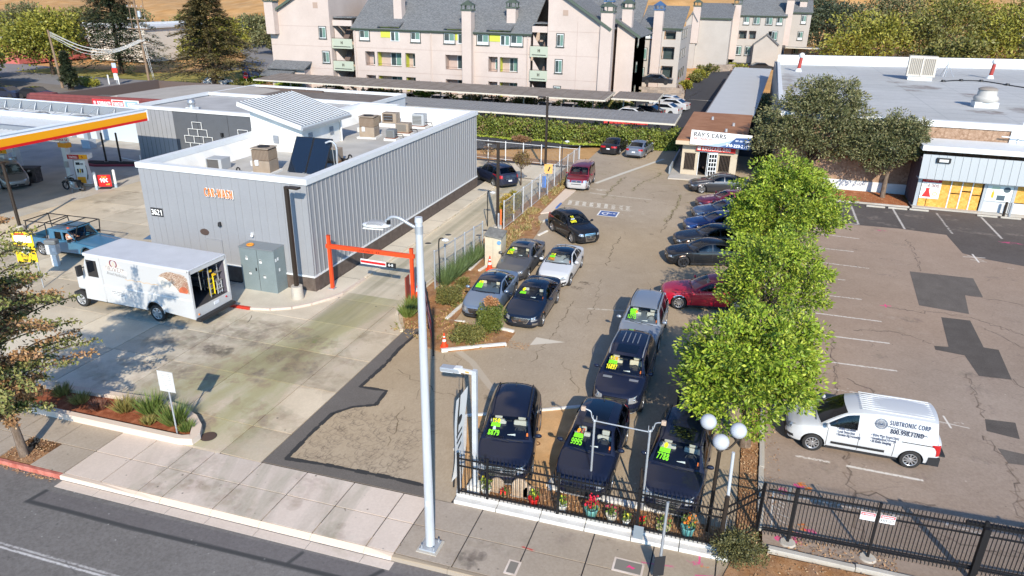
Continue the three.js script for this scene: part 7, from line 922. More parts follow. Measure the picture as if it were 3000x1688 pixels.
pot(-4.75,-17.2,0.16,0.26,'#d9241c','#c9d23a','bright red flower pot with a yellow-green shrub',6);pot(-2.95,-17.2,0.2,0.36,'#6fa79d','#d8203c','teal flower pot full of crimson flowers',46);pot(-2.35,-17.24,0.16,0.26,'#d6cfc0','#b24a52','cream flower pot with faded pink plant',10);pot(-1.9,-17.22,0.12,0.2,'#e4e2dc','#c9c33a','small white flower pot with sparse stems',4);pot(-1.47,-17.3,0.12,0.16,'#7b3a30','#e02020','low brown pot heaped with red flowers',26);pot(-0.83,-17.34,0.2,0.12,'#d3c79a','#9ba13a','shallow straw-coloured bowl with a succulent',4);pot(-0.14,-17.34,0.2,0.36,'#5f9c9a','#e07a20','teal flower pot with orange and yellow blooms',24);pot(-5.7,-17.16,0.1,0.14,'#8d7a5c','#d8302a','small tan pot with red flowers by the arched stone',14);pot(-6.3,-17.2,0.17,0.24,'#dcd8cc','#d8c822','white flower pot with yellow blooms at the lamp post',12);pot(-3.85,-17.2,0.15,0.24,'#dedbd2','#c6cf3a','white flower pot with tall green cactus beside a fence post',4);
for (const [x,w,h,l] of [[-6.0,0.42,0.5,'low arched board stone beside the tan pot'],[-5.25,0.5,0.7,'tall arched grey stone before the SUV priced 8879'],[-4.95,0.36,0.48,'small arched stone behind the red pot']]) { const s = new THREE.Shape();s.moveTo(-w / 2,0);s.lineTo(-w / 2,h * 0.55);s.absarc(0,h * 0.55,w / 2,Math.PI,0,true);s.lineTo(w / 2,0);s.closePath();const o = thing('arched_stone',l,'garden ornament',[x,0.04,-17.45]);M(o,'stone',new THREE.ExtrudeGeometry(s,{ depth: 0.06,bevelEnabled: true,bevelSize: 0.015,bevelThickness: 0.015,bevelSegments: 1 }),std({ map: grainTex(64,1,[188,164,138],14,14,231 + Math.round(w * 100),5),roughness: 0.9 }));M(o,'plinth',boxG(w + 0.1,0.05,0.18),mConc,[0,0.0,0.03]);}
// ---------- vegetation ----------
const mBark = std({ map: grainTex(128,0.6,[112,96,82],26,30,241,6),roughness: 1 }),mBarkD = std({ map: grainTex(128,0.6,[74,60,50],20,24,243,6),roughness: 1 });
const leafMat = (t = 0.22) => phys({ color: C(1,1,1),vertexColors: true,side: THREE.DoubleSide,roughness: 0.6,transmission: 0,thickness: 0 });
const mLeaf = leafMat();
// leaves: list of [x,y,z,nx,ny,nz,len,wid,colour]
class Leaves { constructor() { this.p = [];this.c = [];this.n = [];}
add(x,y,z,d,up,len,wid,col) { // d: leaf axis, up: leaf normal hint
const s = new THREE.Vector3().crossVectors(d,up).normalize().multiplyScalar(wid / 2),a = [x,y,z],e = [x + d.x * len,y + d.y * len,z + d.z * len],mx = x + d.x * len * 0.45,my = y + d.y * len * 0.45,mz = z + d.z * len * 0.45;
const L = [mx + s.x,my + s.y,mz + s.z],R = [mx - s.x,my - s.y,mz - s.z];this.p.push(...a,...L,...e,...a,...e,...R);for (let i = 0;i < 6;i++) this.c.push(...col);}
geo() { const g = new THREE.BufferGeometry();g.setAttribute('position',new THREE.Float32BufferAttribute(this.p,3));g.setAttribute('color',new THREE.Float32BufferAttribute(this.c,3));g.computeVertexNormals();return g;} }
const rv = () => { let a,b,c;do { a = rr(-1,1);b = rr(-1,1);c = rr(-1,1);} while (a * a + b * b + c * c > 1);return new THREE.Vector3(a,b,c).normalize();};
const mix = (a,b,t) => [lerp(a[0],b[0],t),lerp(a[1],b[1],t),lerp(a[2],b[2],t)];
// leafy crown: clumps spread through an uneven ellipsoid
function crown(L,c,rad,clumps,per,leaf,cols,o = {}) {
const sd = o.seed || 1,tw = [];for (let i = 0;i < clumps;i++) {
const d = rv(),q = o.fill ? Math.pow(rnd(),0.4) : Math.pow(rnd(),0.28),k = 0.78 + 0.42 * (vnoise(d.x * 2.2 + 5,d.y * 2.2 + d.z * 2.2,sd) - 0.2);if (d.y < -0.55 && rnd() < 0.6) continue;
const px = c[0] + d.x * rad[0] * q * k,py = c[1] + d.y * rad[1] * q * k,pz = c[2] + d.z * rad[2] * q * k,cr = (o.cr || 0.38) * rr(0.6,1.25),tone = rnd(),base = mix(cols[0],cols[1],tone);if (i % 5 === 0) tw.push([px,py,pz]);
for (let j = 0;j < per;j++) { const e = rv(),s = Math.pow(rnd(),0.5) * cr,x = px + e.x * s,y = py + e.y * s * 0.8,z = pz + e.z * s,ax = e.clone().multiplyScalar(0.8).add(rv().multiplyScalar(0.7)).add(new THREE.Vector3(d.x,0.25,d.z).multiplyScalar(0.6)).normalize(),col = mix(base,cols[2],Math.pow(rnd(),2.5)),v = rr(0.75,1.2);L.add(x,y,z,ax,rv(),leaf[0] * rr(0.7,1.3),leaf[1] * rr(0.7,1.3),[col[0] * v,col[1] * v,col[2] * v]);}
} return tw;
}
function limbs(o,base,fork,tips,r0,mat,top) {
const main = tubeG([[0,0,0],[fork[0] * 0.4 + rr(-.05,.05),fork[1] * 0.5,fork[2] * 0.4],fork],r0,10,10);const p = main.attributes.position;for (let i = 0;i < p.count;i++) { const y = p.getY(i),k = lerp(1.35,0.72,Math.min(1,y / fork[1])) - 1;p.setX(i,p.getX(i) * (1 + k * 0.6));p.setZ(i,p.getZ(i) * (1 + k * 0.6));} main.computeVertexNormals();M(o,'trunk',main,mat);
const br = [];tips.slice(0,26).forEach((t,i) => { const e = [t[0] * 0.92,t[1] * 0.97,t[2] * 0.92],m = [lerp(fork[0],e[0],0.5) + rr(-.2,.2),lerp(fork[1],e[1],0.62),lerp(fork[2],e[2],0.5) + rr(-.2,.2)],st = i % 3 === 0 ? fork : [lerp(fork[0],tips[(i * 3) % tips.length][0],0.3),lerp(fork[1],tips[(i * 3) % tips.length][1],0.35),lerp(fork[2],tips[(i * 3) % tips.length][2],0.3)];br.push(tubeG([i % 3 === 0 ? fork : fork,m,e],r0 * rr(0.16,0.34),6,6));});if (br.length) M(o,'limbs',merge(br),mat);
}
const GB = [[0.07,0.13,0.008],[0.2,0.3,0.014],[0.42,0.46,0.05]],GD = [[0.06,0.075,0.025],[0.125,0.13,0.045],[0.25,0.22,0.1]];
function tree(name,label,x,z,o) {
reseed(o.seed * 7919 + 13);const y0 = o.y0 || 0,t = thing(name,label,'tree',[x,y0,z],0,o.group);const L = new Leaves();let tips = [];for (const [cx,cy,cz,rx,ry,rz,n] of o.lobes) tips = tips.concat(crown(L,[cx,cy,cz],[rx,ry,rz],n,o.per || 46,o.leaf || [0.13,0.065],o.cols,{ seed: o.seed,cr: o.cr,fill: o.fill }));limbs(t,0,o.fork || [0.05,1.5,0],tips,o.r || 0.16,o.bark || mBark);M(t,'crown',L.geo(),mLeaf);return t;
}
const gT = 'bright green trees along the bark strip';
tree('strip_tree','bright green leafy tree beside the charcoal SUV and globe lamps',1.35,-22.6,{ seed: 3,r: 0.17,fork: [-0.1,1.5,0],lobes: [[-0.25,3.1,0.2,2.5,2.2,2.55,200],[-0.6,2.7,0.9,1.9,1.6,1.6,60],[0.5,3.7,-0.7,1.8,1.7,1.7,60]],per: 84,cols: GB,cr: 0.42,leaf: [0.16,0.075],group: gT });
tree('strip_tree','bright green leafy tree beside the red crossover',1.6,-30.2,{ seed: 5,r: 0.14,fork: [0,1.5,0],lobes: [[0.2,3.4,-0.3,2.5,2.3,3.2,190],[0.1,4.2,-0.4,1.4,1.2,1.4,34]],per: 84,cols: GB,cr: 0.42,leaf: [0.15,0.07],group: gT });
tree('strip_tree','broad bright green tree shading the row of dark sedans',2.1,-42.8,{ seed: 9,r: 0.2,fork: [0,1.6,0],lobes: [[0.4,3.3,0.2,3.6,2.6,3.35,270],[0.5,4.6,-0.5,2.4,1.6,2.3,80],[-0.6,2.9,1.5,2.3,1.8,1.6,60]],per: 88,cols: GB,cr: 0.5,leaf: [0.19,0.09],group: gT });
tree('olive_tree','broad dark olive tree behind the sales office',5.0,-63.0,{ seed: 11,r: 0.24,fork: [0,1.9,0],bark: mBarkD,lobes: [[0.1,4.7,-0.2,4.5,3.5,3.6,500],[0.7,6.9,-0.8,3.0,2.2,2.6,190],[-2.0,3.8,0.8,2.7,2.2,2.0,130],[2.6,5.2,0.2,2.2,1.9,2.0,100]],per: 40,cols: GD,cr: 0.5,leaf: [0.24,0.1] });
tree('olive_tree','smaller dark olive tree with bare trunk beside the boarded shop',10.66,-61.2,{ seed: 13,r: 0.17,fork: [0,2.0,0],bark: mBark,lobes: [[-0.1,4.2,-0.4,2.9,2.3,2.4,300],[-1.2,3.6,0.2,1.9,1.5,1.5,80],[0.8,5.0,-0.5,1.9,1.5,1.6,80]],per: 40,cols: GD,cr: 0.46,leaf: [0.22,0.095] });
{ // street tree: sparse sprays of small leaves, some turned brown
reseed(4242);const t = thing('street_tree','slender street tree with sparse green and russet leaves in a kerbside pit','tree',[-21.6,-0.03,-14.0]);const L = new Leaves(),br = [];const cols = [[0.1,0.13,0.03],[0.2,0.2,0.05],[0.36,0.3,0.1]],rus = [[0.26,0.12,0.05],[0.34,0.19,0.08],[0.42,0.26,0.12]];
M(t,'trunk',(() => { const g = tubeG([[0,0,0],[-0.1,1.2,0],[-0.25,2.2,0.05],[-0.1,5.6,0]],0.1,16,10);const p = g.attributes.position;for (let i = 0;i < p.count;i++) { const y = p.getY(i),f = lerp(1.5,0.45,Math.min(1,y / 4.6)),cx = pw([[0,0],[1.2,-0.1],[2.2,-0.25],[4.6,-0.1]],y);p.setX(i,cx + (p.getX(i) - cx) * f);p.setZ(i,p.getZ(i) * f);} g.computeVertexNormals();return g;})(),mBark);
for (let i = 0;i < 180;i++) { const y = rr(1.5,7.0),a = rr(0,6.283),len = rr(1.1,3.1) * (y > 5 ? 0.8 : y < 2.2 ? 0.5 : 1),up = rr(0.1,0.75),cx = y < 4.6 ? -0.2 : -0.1,p0 = [cx,Math.min(y,5.5),0],p1 = [cx + Math.cos(a) * len * 0.5,y + len * up * 0.45,Math.sin(a) * len * 0.5],p2 = [cx + Math.cos(a) * len,y + len * up * 0.5,Math.sin(a) * len];br.push(tubeG([p0,p1,p2],0.022,8,5));const cr = new THREE.CatmullRomCurve3([p0,p1,p2].map((q) => new THREE.Vector3(...q))),pal = rnd() < 0.34 ? rus : cols;for (let k = 0;k < 165;k++) { const s = Math.pow(rnd(),0.6),q = cr.getPoint(s),e = rv(),w = 0.3 * (1 - s * 0.55);const c = mix(mix(pal[0],pal[1],rnd()),pal[2],Math.pow(rnd(),3));L.add(q.x + e.x * w,q.y + e.y * w * 0.6,q.z + e.z * w,rv(),rv(),rr(0.09,0.16),rr(0.05,0.085),c);} }
M(t,'limbs',merge(br),mBarkD);M(t,'crown',L.geo(),mLeaf);
}
function bush(name,label,x,z,rad,n,cols,o = {}) { reseed((o.seed || 1) * 911 + 5);const t = thing(name,label,o.cat || 'bush',[x,o.y0 || 0.03,z],0,o.group);const L = new Leaves();crown(L,[0,rad[1] * 0.9,0],rad,n,o.per || 26,o.leaf || [0.09,0.045],cols,{ seed: o.seed,cr: o.cr || 0.16,fill: true });M(t,'foliage',L.geo(),mLeaf);bar(t,'stem',mBarkD,[0,-0.03,0],[0,rad[1] * 1.0,0],0.035,6);return t;}
const GO = [[0.07,0.085,0.02],[0.14,0.14,0.03],[0.26,0.22,0.06]];
bush('clipped_bush','clipped round bush with rusty top before the pale blue sedan',-10.05,-27.95,[0.62,0.85,0.6],190,[[0.06,0.1,0.015],[0.12,0.15,0.02],[0.2,0.2,0.04]],{ seed: 2,per: 34,cr: 0.14 });
bush('rusty_bush','rusty dry crown of clippings on the round bush',-10.05,-27.95,[0.46,0.12,0.44],40,[[0.3,0.12,0.05],[0.38,0.18,0.08],[0.45,0.24,0.1]],{ seed: 3,y0: 1.5,cr: 0.1 });
bush('olive_bush','loose olive bush spilling over the white kerb',-10.7,-26.85,[0.85,0.42,0.75],170,GO,{ seed: 4 });bush('olive_bush','round olive bush at the end of the mesh fence',-13.05,-30.2,[0.75,0.6,0.75],160,GO,{ seed: 6 });bush('olive_bush','small olive bush beside the wash fence corner',-13.2,-32.5,[0.4,0.35,0.4],60,GO,{ seed: 7 });bush('olive_bush','dark shrub in bark beside the gate',1.25,-16.7,[0.72,0.55,0.55],240,[[0.05,0.055,0.02],[0.1,0.1,0.035],[0.22,0.19,0.06]],{ seed: 8,leaf: [0.07,0.035] });bush('yellow_bush','yellowing leafy shrub climbing the mesh fence',-14.95,-44.6,[0.45,1.0,0.8],110,[[0.28,0.22,0.02],[0.42,0.32,0.04],[0.3,0.14,0.03]],{ seed: 10,leaf: [0.13,0.07],cr: 0.25 });bush('yellow_bush','yellowing shrub beside the wash exit',-15.2,-47.5,[0.5,0.8,0.6],80,[[0.28,0.22,0.02],[0.4,0.3,0.04],[0.16,0.17,0.03]],{ seed: 12,leaf: [0.13,0.07],cr: 0.25 });
tree('young_tree','young brown-leaved tree by the rear mesh fence',-17.0,-54.5,{ seed: 15,r: 0.05,fork: [0,1.3,0],bark: mBarkD,lobes: [[0,2.1,0,0.7,0.75,0.7,60]],per: 26,cols: [[0.1,0.05,0.03],[0.17,0.09,0.04],[0.22,0.18,0.04]],cr: 0.25 });
tree('young_tree','small bare brown tree behind the dark blue SUV',-21.3,-58.6,{ seed: 16,r: 0.04,fork: [0,0.9,0],bark: mBarkD,lobes: [[0,1.6,0,0.6,0.6,0.6,26]],per: 14,cols: [[0.12,0.06,0.04],[0.2,0.1,0.06],[0.2,0.16,0.06]],cr: 0.25 });
// grasses
function tuft(x,z,h,r,n,cols,label,o = {}) { const t = thing('ornamental_grass',label,'grass clump',[x,o.y0 || 0.05,z],0,o.group);const L = new Leaves();for (let i = 0;i < n;i++) { const a = rr(0,6.28),q = rr(0,r * 0.3),l = rr(0.1,0.75),d = new THREE.Vector3(Math.cos(a) * l,rr(0.7,1),Math.sin(a) * l).normalize(),c = mix(cols[0],cols[1],rnd());L.add(Math.cos(a) * q,0,Math.sin(a) * q,d,rv(),h * rr(0.6,1.1),0.025,c);} M(t,'blades',L.geo(),mLeaf);return t;}
reseed(555);const GG = [[0.07,0.12,0.015],[0.2,0.24,0.06]],GY = [[0.16,0.15,0.03],[0.32,0.26,0.08]];
const gl = 'grass clumps in the corner planter';tuft(-19.35,-17.3,0.95,0.7,420,GG,'tall green grass clump in the planter',{ group: gl });tuft(-18.1,-17.05,0.95,0.7,460,GG,'tall green grass clump beside the notice sign post',{ group: gl });tuft(-20.4,-17.1,0.75,0.6,300,GY,'yellow-green grass clump in the rusty planter earth',{ group: gl });tuft(-22.4,-17.0,0.55,0.6,260,GY,'low yellowing clump in the middle of the planter',{ group: gl });tuft(-23.5,-17.2,0.6,0.6,260,GY,'yellowing clump at the street tree end of the planter',{ group: gl });tuft(-17.4,-16.85,0.5,0.5,220,GG,'short green clump at the rounded planter tip',{ group: gl });tuft(-21.4,-16.9,0.5,0.5,200,[[0.12,0.05,0.04],[0.22,0.1,0.06]],'dark reddish low clump in the planter',{ group: gl });tuft(-19.0,-16.75,0.4,0.5,200,GY,'short straw clump along the planter front',{ group: gl });
tuft(-14.35,-28.2,0.8,0.6,420,GG,'green grass clump at the drive kerb curve');tuft(-14.55,-29.2,0.8,0.5,360,GG,'green grass clump beside the gantry post');const gf = 'reeds behind the wash fence';for (let i = 0;i < 7;i++) tuft(-14.2 + i * 0.04,-32.4 - i * 0.75,1.25,0.5,260,[[0.06,0.1,0.03],[0.14,0.2,0.07]],'tall green reed clump behind the silver mesh fence',{ group: gf });
{ // weeds and dry grass on the strip, litter
const L = new Leaves();for (let i = 0;i < 5200;i++) { const z = rr(-62,-37.5),x = z > -46 ? rr(-14.3,-12.4) : rr(-14.3,-13.4);const a = rr(0,6.28),c = rnd() < 0.3 ? mix([0.1,0.12,0.02],[0.2,0.2,0.04],rnd()) : mix([0.3,0.2,0.08],[0.46,0.34,0.14],rnd());if (fbm(x * 1.2,z * 0.8,71,3) < 0.46) continue;L.add(x,0.05,z,new THREE.Vector3(Math.cos(a) * 0.6,0.8,Math.sin(a) * 0.6).normalize(),rv(),rr(0.12,0.32),0.04,c);} for (let i = 0;i < 2600;i++) { const z = rr(-34.5,-26.2),x = rr(-14.6,-12.4 + (z > -28.4 ? 2.8 : 0));if (fbm(x * 1.2,z,73,3) < 0.47) continue;const a = rr(0,6.28),c = rnd() < 0.4 ? mix([0.12,0.13,0.02],[0.22,0.2,0.04],rnd()) : mix([0.3,0.17,0.07],[0.44,0.28,0.12],rnd());L.add(x,0.05,z,new THREE.Vector3(Math.cos(a) * 0.8,0.6,Math.sin(a) * 0.8).normalize(),rv(),rr(0.1,0.22),0.05,c);} const m = M(null,'dry_grass',L.geo(),mLeaf);m.userData = { kind: 'stuff',label: 'dry grass and weeds growing along the planting strip',category: 'grass' };
const F = new Leaves();const lit = (n,x0,x1,z0,z1,y = 0.055) => { for (let i = 0;i < n;i++) { const a = rr(0,6.28);F.add(rr(x0,x1),y + rr(0,0.03),rr(z0,z1),new THREE.Vector3(Math.cos(a),rr(-.1,.5),Math.sin(a)).normalize(),new THREE.Vector3(rr(-.4,.4),1,rr(-.4,.4)),rr(0.05,0.1),rr(0.03,0.06),mix([0.3,0.14,0.06],[0.6,0.4,0.22],rnd()));} };lit(3600,1.25,1.78,-45,-17.6);lit(1300,-6.9,1.1,-18,-17.0);lit(500,1.3,8,-17.4,-16.0,0.035);lit(160,2.0,2.5,-30,-18.5,0.004);lit(300,-22.3,-21,-14.9,-13.7,-0.02);lit(260,2.6,5.5,-18.4,-17.7,0.004);lit(500,4,12,-62,-59.2);lit(200,-9.5,-8,-27.6,-26.9,0.004);lit(160,-23,-19.6,-13.45,-13.3,-0.12);const f = M(null,'leaf_litter',F.geo(),mLeaf);f.userData = { kind: 'stuff',label: 'brown fallen leaves scattered over bark and kerbs',category: 'leaves' };
}
// ivy hedge behind the dealer lot
{ reseed(808);const t = thing('ivy_hedge','long ivy-covered hedge along the back of the dealer lot','hedge');const L = new Leaves();for (let i = 0;i < 900;i++) { const x = rr(-30,-6.6),h = 1.5 + 0.5 * vnoise(x * 0.6,3,5) + (x < -26 ? 0.3 : 0),z = rr(-76.2,-73.4),y = rr(0.1,h),c0 = rnd() < 0.12 ? [0.2,0.12,0.06] : mix([0.07,0.1,0.015],[0.17,0.2,0.03],rnd());for (let k = 0;k < 30;k++) { const e = rv();L.add(x + e.x * 0.45,Math.max(0.02,y + e.y * 0.4),z + e.z * 0.4 + 0.3,rv(),rv(),rr(0.14,0.26),rr(0.1,0.18),mix(c0,[0.28,0.32,0.04],Math.pow(rnd(),4)));} } for (let i = 0;i < 3000;i++) { const x = rr(-28,-7.5);L.add(x,0.03,-72.9 + rr(-0.4,0.35 + 0.3 * Math.sin(x)),new THREE.Vector3(rr(-1,1),0.4,rr(-1,1)).normalize(),rv(),0.2,0.14,mix([0.2,0.26,0.02],[0.36,0.4,0.05],rnd()));} M(t,'foliage',L.geo(),mLeaf);for (let x = -30;x < -6;x += 2.4) bar(t,'fence_post',mBarkD,[x,0,-75.2],[x,1.6,-75.2],0.05,6);
const br = bush('dry_bush','heap of dry brown clippings before the ivy hedge',-22.5,-71.9,[1.2,0.3,0.5],60,[[0.2,0.1,0.05],[0.3,0.16,0.08],[0.34,0.2,0.1]],{ seed: 31,leaf: [0.2,0.06] });
}
// ---------- sales office ----------
{
const o = thing('sales_office','small beige sales office with brown roof and barred windows','building');const mB = std({ map: grainTex(128,2,[186,172,150],8,8,301,5),roughness: 0.9 }),mBr = std({ map: grainTex(256,4,[150,104,74],16,10,303,5),roughness: 0.95 }),mDk = hexm('#4a4038',0.8);
M(o,'wall',wallG([[-5.2,0],[-0.6,0],[-0.6,3.0],[-5.2,3.0]],[[-4.95,-4.05,0.55,1.95],[-3.75,-3.05,0.12,2.1],[-2.05,-1.15,0.55,1.95],[-2.95,-2.2,0.12,2.15]],0.2).translate(0,0,-63.2),mB);B(o,'wall',mB,-5.2,-5.0,0,3.0,-78,-63.4);B(o,'wall',mB,-0.8,-0.6,0,3.0,-78,-63.4);B(o,'wall',mB,-5.2,-0.6,0,3.0,-78.2,-78);B(o,'floor',mDk,-5,-0.8,0.02,0.12,-78,-63.3);B(o,'partition',hexm('#7d6660',0.9),-5,-0.8,0.1,2.9,-66.2,-66);
for (const x of [-4.5,-1.6]) { const w = M(o,'window',boxG(0.9,1.4,0.03),mRoofGlass,[x,1.25,-63.32]);for (let k = 0;k < 8;k++) M(w,'bar',boxG(0.03,1.5,0.03),hexm('#5a4a3c',0.6),[-0.42 + k * 0.12,0,0.16]);for (const y of [-0.7,0.7]) M(w,'bar',boxG(1.0,0.03,0.03),hexm('#5a4a3c',0.6),[0,y,0.16]);M(w,'blind',boxG(0.86,1.3,0.01),hexm('#cbb896',0.9),[0,0,-0.06]);}
const d = M(o,'door',boxG(0.74,2.02,0.05),mWhiteTrim,[-2.58,1.13,-63.05],[0,0.25,0]);for (let r = 0;r < 5;r++) for (let c = 0;c < 3;c++) M(d,'pane',boxG(0.17,0.28,0.012),mRoofGlass,[-0.22 + c * 0.22,-0.72 + r * 0.36,0.027]);M(o,'door_frame',merge([bgeo(-3.8,-3.74,0.1,2.16,-63.24,-63.14),bgeo(-3.06,-2.98,0.1,2.16,-63.24,-63.14),bgeo(-3.8,-2.15,2.12,2.2,-63.24,-63.14)]),mWhiteTrim);
M(o,'roof',slabG([[-5.7,-62.5],[-0.1,-62.5],[0.2,-78.6],[-5.7,-78.6]],3.0,3.22),mBr);B(o,'fascia',hexm('#bfae93',0.8),-5.75,-0.05,2.78,3.1,-62.5,-62.4);for (const [x,z] of [[-3.5,-74],[-1.4,-71],[-1.9,-67.5]]) M(o,'roof_vent',cylG(0.12,0.14,0.3,10),mGalv,[x,3.35,z]);const rp = struct('office_ramp');M(rp,'ramp',slabG([[-6.0,-61.2],[-0.6,-61.6],[-0.6,-63.2],[-5.2,-63.2],[-5.25,-71],[-6.1,-71]],0,0.1),mConc);B(rp,'ramp_wall',hexm('#8f969b',0.8),-6.15,-6.02,0,0.7,-71,-63);
const t = textTex(512,150,'#eceae6',(x) => { x.fillStyle = '#4a6690';x.beginPath();x.moveTo(230,150);x.lineTo(512,20);x.lineTo(512,150);x.closePath();x.fill();x.fillStyle = '#9fb3cf';x.beginPath();x.moveTo(100,150);x.quadraticCurveTo(260,120,360,60);x.lineTo(512,30);x.lineTo(250,150);x.closePath();x.fill();x.fillStyle = '#2a4a7c';x.beginPath();x.moveTo(300,150);x.lineTo(380,40);x.lineTo(512,26);x.lineTo(512,150);x.closePath();x.fill();fitText(x,"RAY'S CARS",160,42,280,46,'#26262a');fitText(x,'WE FINANCE!!!',106,84,160,20,'#b9362e');fitText(x,'BUY - SELL - TRADE',440,70,120,16,'#fff');fitText(x,'510-223-2112',405,122,196,30,'#fff');});
const s = thing('roof_sign','white and blue dealer sign banner above the office door','sign',[-2.1,0,-62.28],-0.02);M(s,'panel',boxG(4.9,1.2,0.06),[mGalv,mGalv,mGalv,mGalv,std({ map: t,roughness: 0.6 }),mGalv],[0,3.42,0],[0,0,-0.03]);for (const x of [-2,0,2]) bar(s,'strut',mGalv,[x,3.1,-0.05],[x,3.9,-0.05],0.03);
const t2 = textTex(256,40,'#c22a26',(x) => { fitText(x,'RAYSCARS.ORG',130,21,190,26,'#f3e6da');x.fillStyle = '#eadfd2';x.fillRect(6,8,22,24);});const s2 = thing('door_sign','long red web address sign below the dealer banner','sign',[-2.4,2.48,-62.95]);M(s2,'panel',boxG(3.2,0.46,0.04),[mGalv,mGalv,mGalv,mGalv,std({ map: t2 }),mGalv]);for (const q of [-1.4,1.4]) M(s2,'bracket',boxG(0.06,0.3,0.2),mGalv,[q,0,-0.1]);
}
// ---------- carports ----------
const mCpTop = std({ map: grainTex(256,4,[142,140,138],12,8,311,5),roughness: 0.6,metalness: 0.2 }),mCpB = std({ map: grainTex(256,4,[124,114,106],14,10,313,5),roughness: 0.8 }),mCream = hexm('#cfc7b6',0.8);
function carport(label,x0,x1,z0,z1,h,mat,ribs,posts,y0 = 0,tilt = 0.12) {
const o = thing('carport',label,'carport',[0,y0,0],0,'carports behind the dealer lot');const r = M(o,'roof',boxG(x1 - x0,0.08,z1 - z0),mat,[(x0 + x1) / 2,h,(z0 + z1) / 2],[tilt * 0.28,0,0]);for (let i = 0;i < ribs;i++) M(r,'roof_rib',boxG(0.06,0.04,z1 - z0),mat,[-(x1 - x0) / 2 + (i + 0.5) * (x1 - x0) / ribs,0.06,0]);M(r,'fascia',boxG(x1 - x0 + 0.1,0.16,0.08),mCream,[0,-0.06,(z1 - z0) / 2 + 0.03]);M(r,'end_trim',boxG(0.08,0.24,z1 - z0),mCream,[(x1 - x0) / 2,-0.06,0]);
for (const x of posts) { const z = lerp(z0,z1,0.32);M(o,'post',boxG(0.16,h - 0.05,0.16),mCream,[x,(h - 0.05) / 2,z]);M(o,'post',boxG(0.14,h - 0.05,0.14),mBronze,[x + 1.5,(h - 0.05) / 2,z]);M(o,'beam',boxG(0.12,0.2,(z1 - z0) * 0.9),mCream,[x,h - 0.16,(z0 + z1) / 2],[tilt * 0.28,0,0]);} return o;
}
carport('long brown-roofed carport in front of the pink apartment block',-68,-17.2,-95.6,-89,2.5,mCpB,30,[-65,-59,-53,-47,-41,-35,-29,-23.5,-19.6]);
carport('long grey ribbed carport behind the ivy hedge',-49.5,-7.1,-79.6,-74.2,2.6,mCpTop,84,[-46,-40,-34,-28,-22,-16,-9.2]);
carport('short carport with white cars beneath beside the stone wall',-16.5,-10.9,-95,-89.6,2.7,mCpB,12,[-15.6,-12.6]);
carport('far grey carport on the slope behind the flat roof',3,20,-172,-165,2.4,mCpTop,10,[5,11,17],2.2,-0.1);
{ const o = thing('carport','long pale metal carport beside the flat-roofed building','carport',[0,0,0],0,'carports behind the dealer lot');M(o,'roof',slabG([[-4.5,-78.8],[0.35,-79.6],[2.3,-134],[-3.7,-134]],2.95,3.05),std({ map: grainTex(256,5,[184,185,185],6,5,315,5),roughness: 0.7 }));M(o,'edge',slabG([[-4.62,-78.8],[-4.5,-78.8],[-3.7,-134],[-3.82,-134]],2.8,3.06),hexm('#6f6a66',0.7));for (let i = 0;i < 6;i++) for (const x of [-3.9,0.2]) M(o,'post',boxG(0.15,2.9,0.15),mBronze,[x + i * 0.2,1.45,-82 - i * 9]);}
// ---------- apartments ----------
const mPink = std({ map: grainTex(256,8,[188,172,162],8,6,321,5),roughness: 0.9 }),mPinkG = std({ map: grainTex(256,8,[172,164,156],7,6,323,5),roughness: 0.9 }),mShing = std({ map: (() => { const c = canvas(256,256),x = c.getContext('2d');for (let j = 0;j < 32;j++) for (let i = -1;i < 17;i++) { const v = 108 + Math.floor(hash(i,j,5) * 26);x.fillStyle = `rgb(${v},${v + 1},${v + 2})`;x.fillRect(i * 16 + (j % 2) * 8,j * 8,15,7);} const t = tex(c);t.repeat.set(0.25,0.25);return t;})(),roughness: 0.95 }),mGrn = hexm('#4b564a',0.7),mSage = hexm('#a8ad9b',0.8),mYelG = hexm('#bdc048',0.8),mRecess = std({ map: grainTex(64,4,[172,152,142],6,5,325,5),roughness: 0.9 }),mPane = phys({ color: C(0.05,0.07,0.07),roughness: 0.05,clearcoat: 1 }),mPaneG = phys({ color: C(0.14,0.24,0.2),roughness: 0.08,clearcoat: 1 }),mTrimG = hexm('#4a4a44',0.7);
function win(o,x,y,z,w,h,ac,trim = mTrimG) { const f = M(o,'window',boxG(w + 0.24,h + 0.24,0.08),trim,[x,y,z + 0.03]);M(f,'frame',boxG(w,h,0.05),mWhiteTrim,[0,0,0.03]);M(f,'pane',boxG(w * 0.44,h * (ac ? 0.66 : 0.88),0.02),mPane,[-w * 0.24,ac ? h * 0.12 : 0,0.055]);M(f,'pane',boxG(w * 0.44,h * (ac ? 0.66 : 0.88),0.02),mPaneG,[w * 0.24,ac ? h * 0.12 : 0,0.055]);M(f,'sill',boxG(w + 0.34,0.1,0.16),trim,[0,-h / 2 - 0.1,0.03]);return f;}
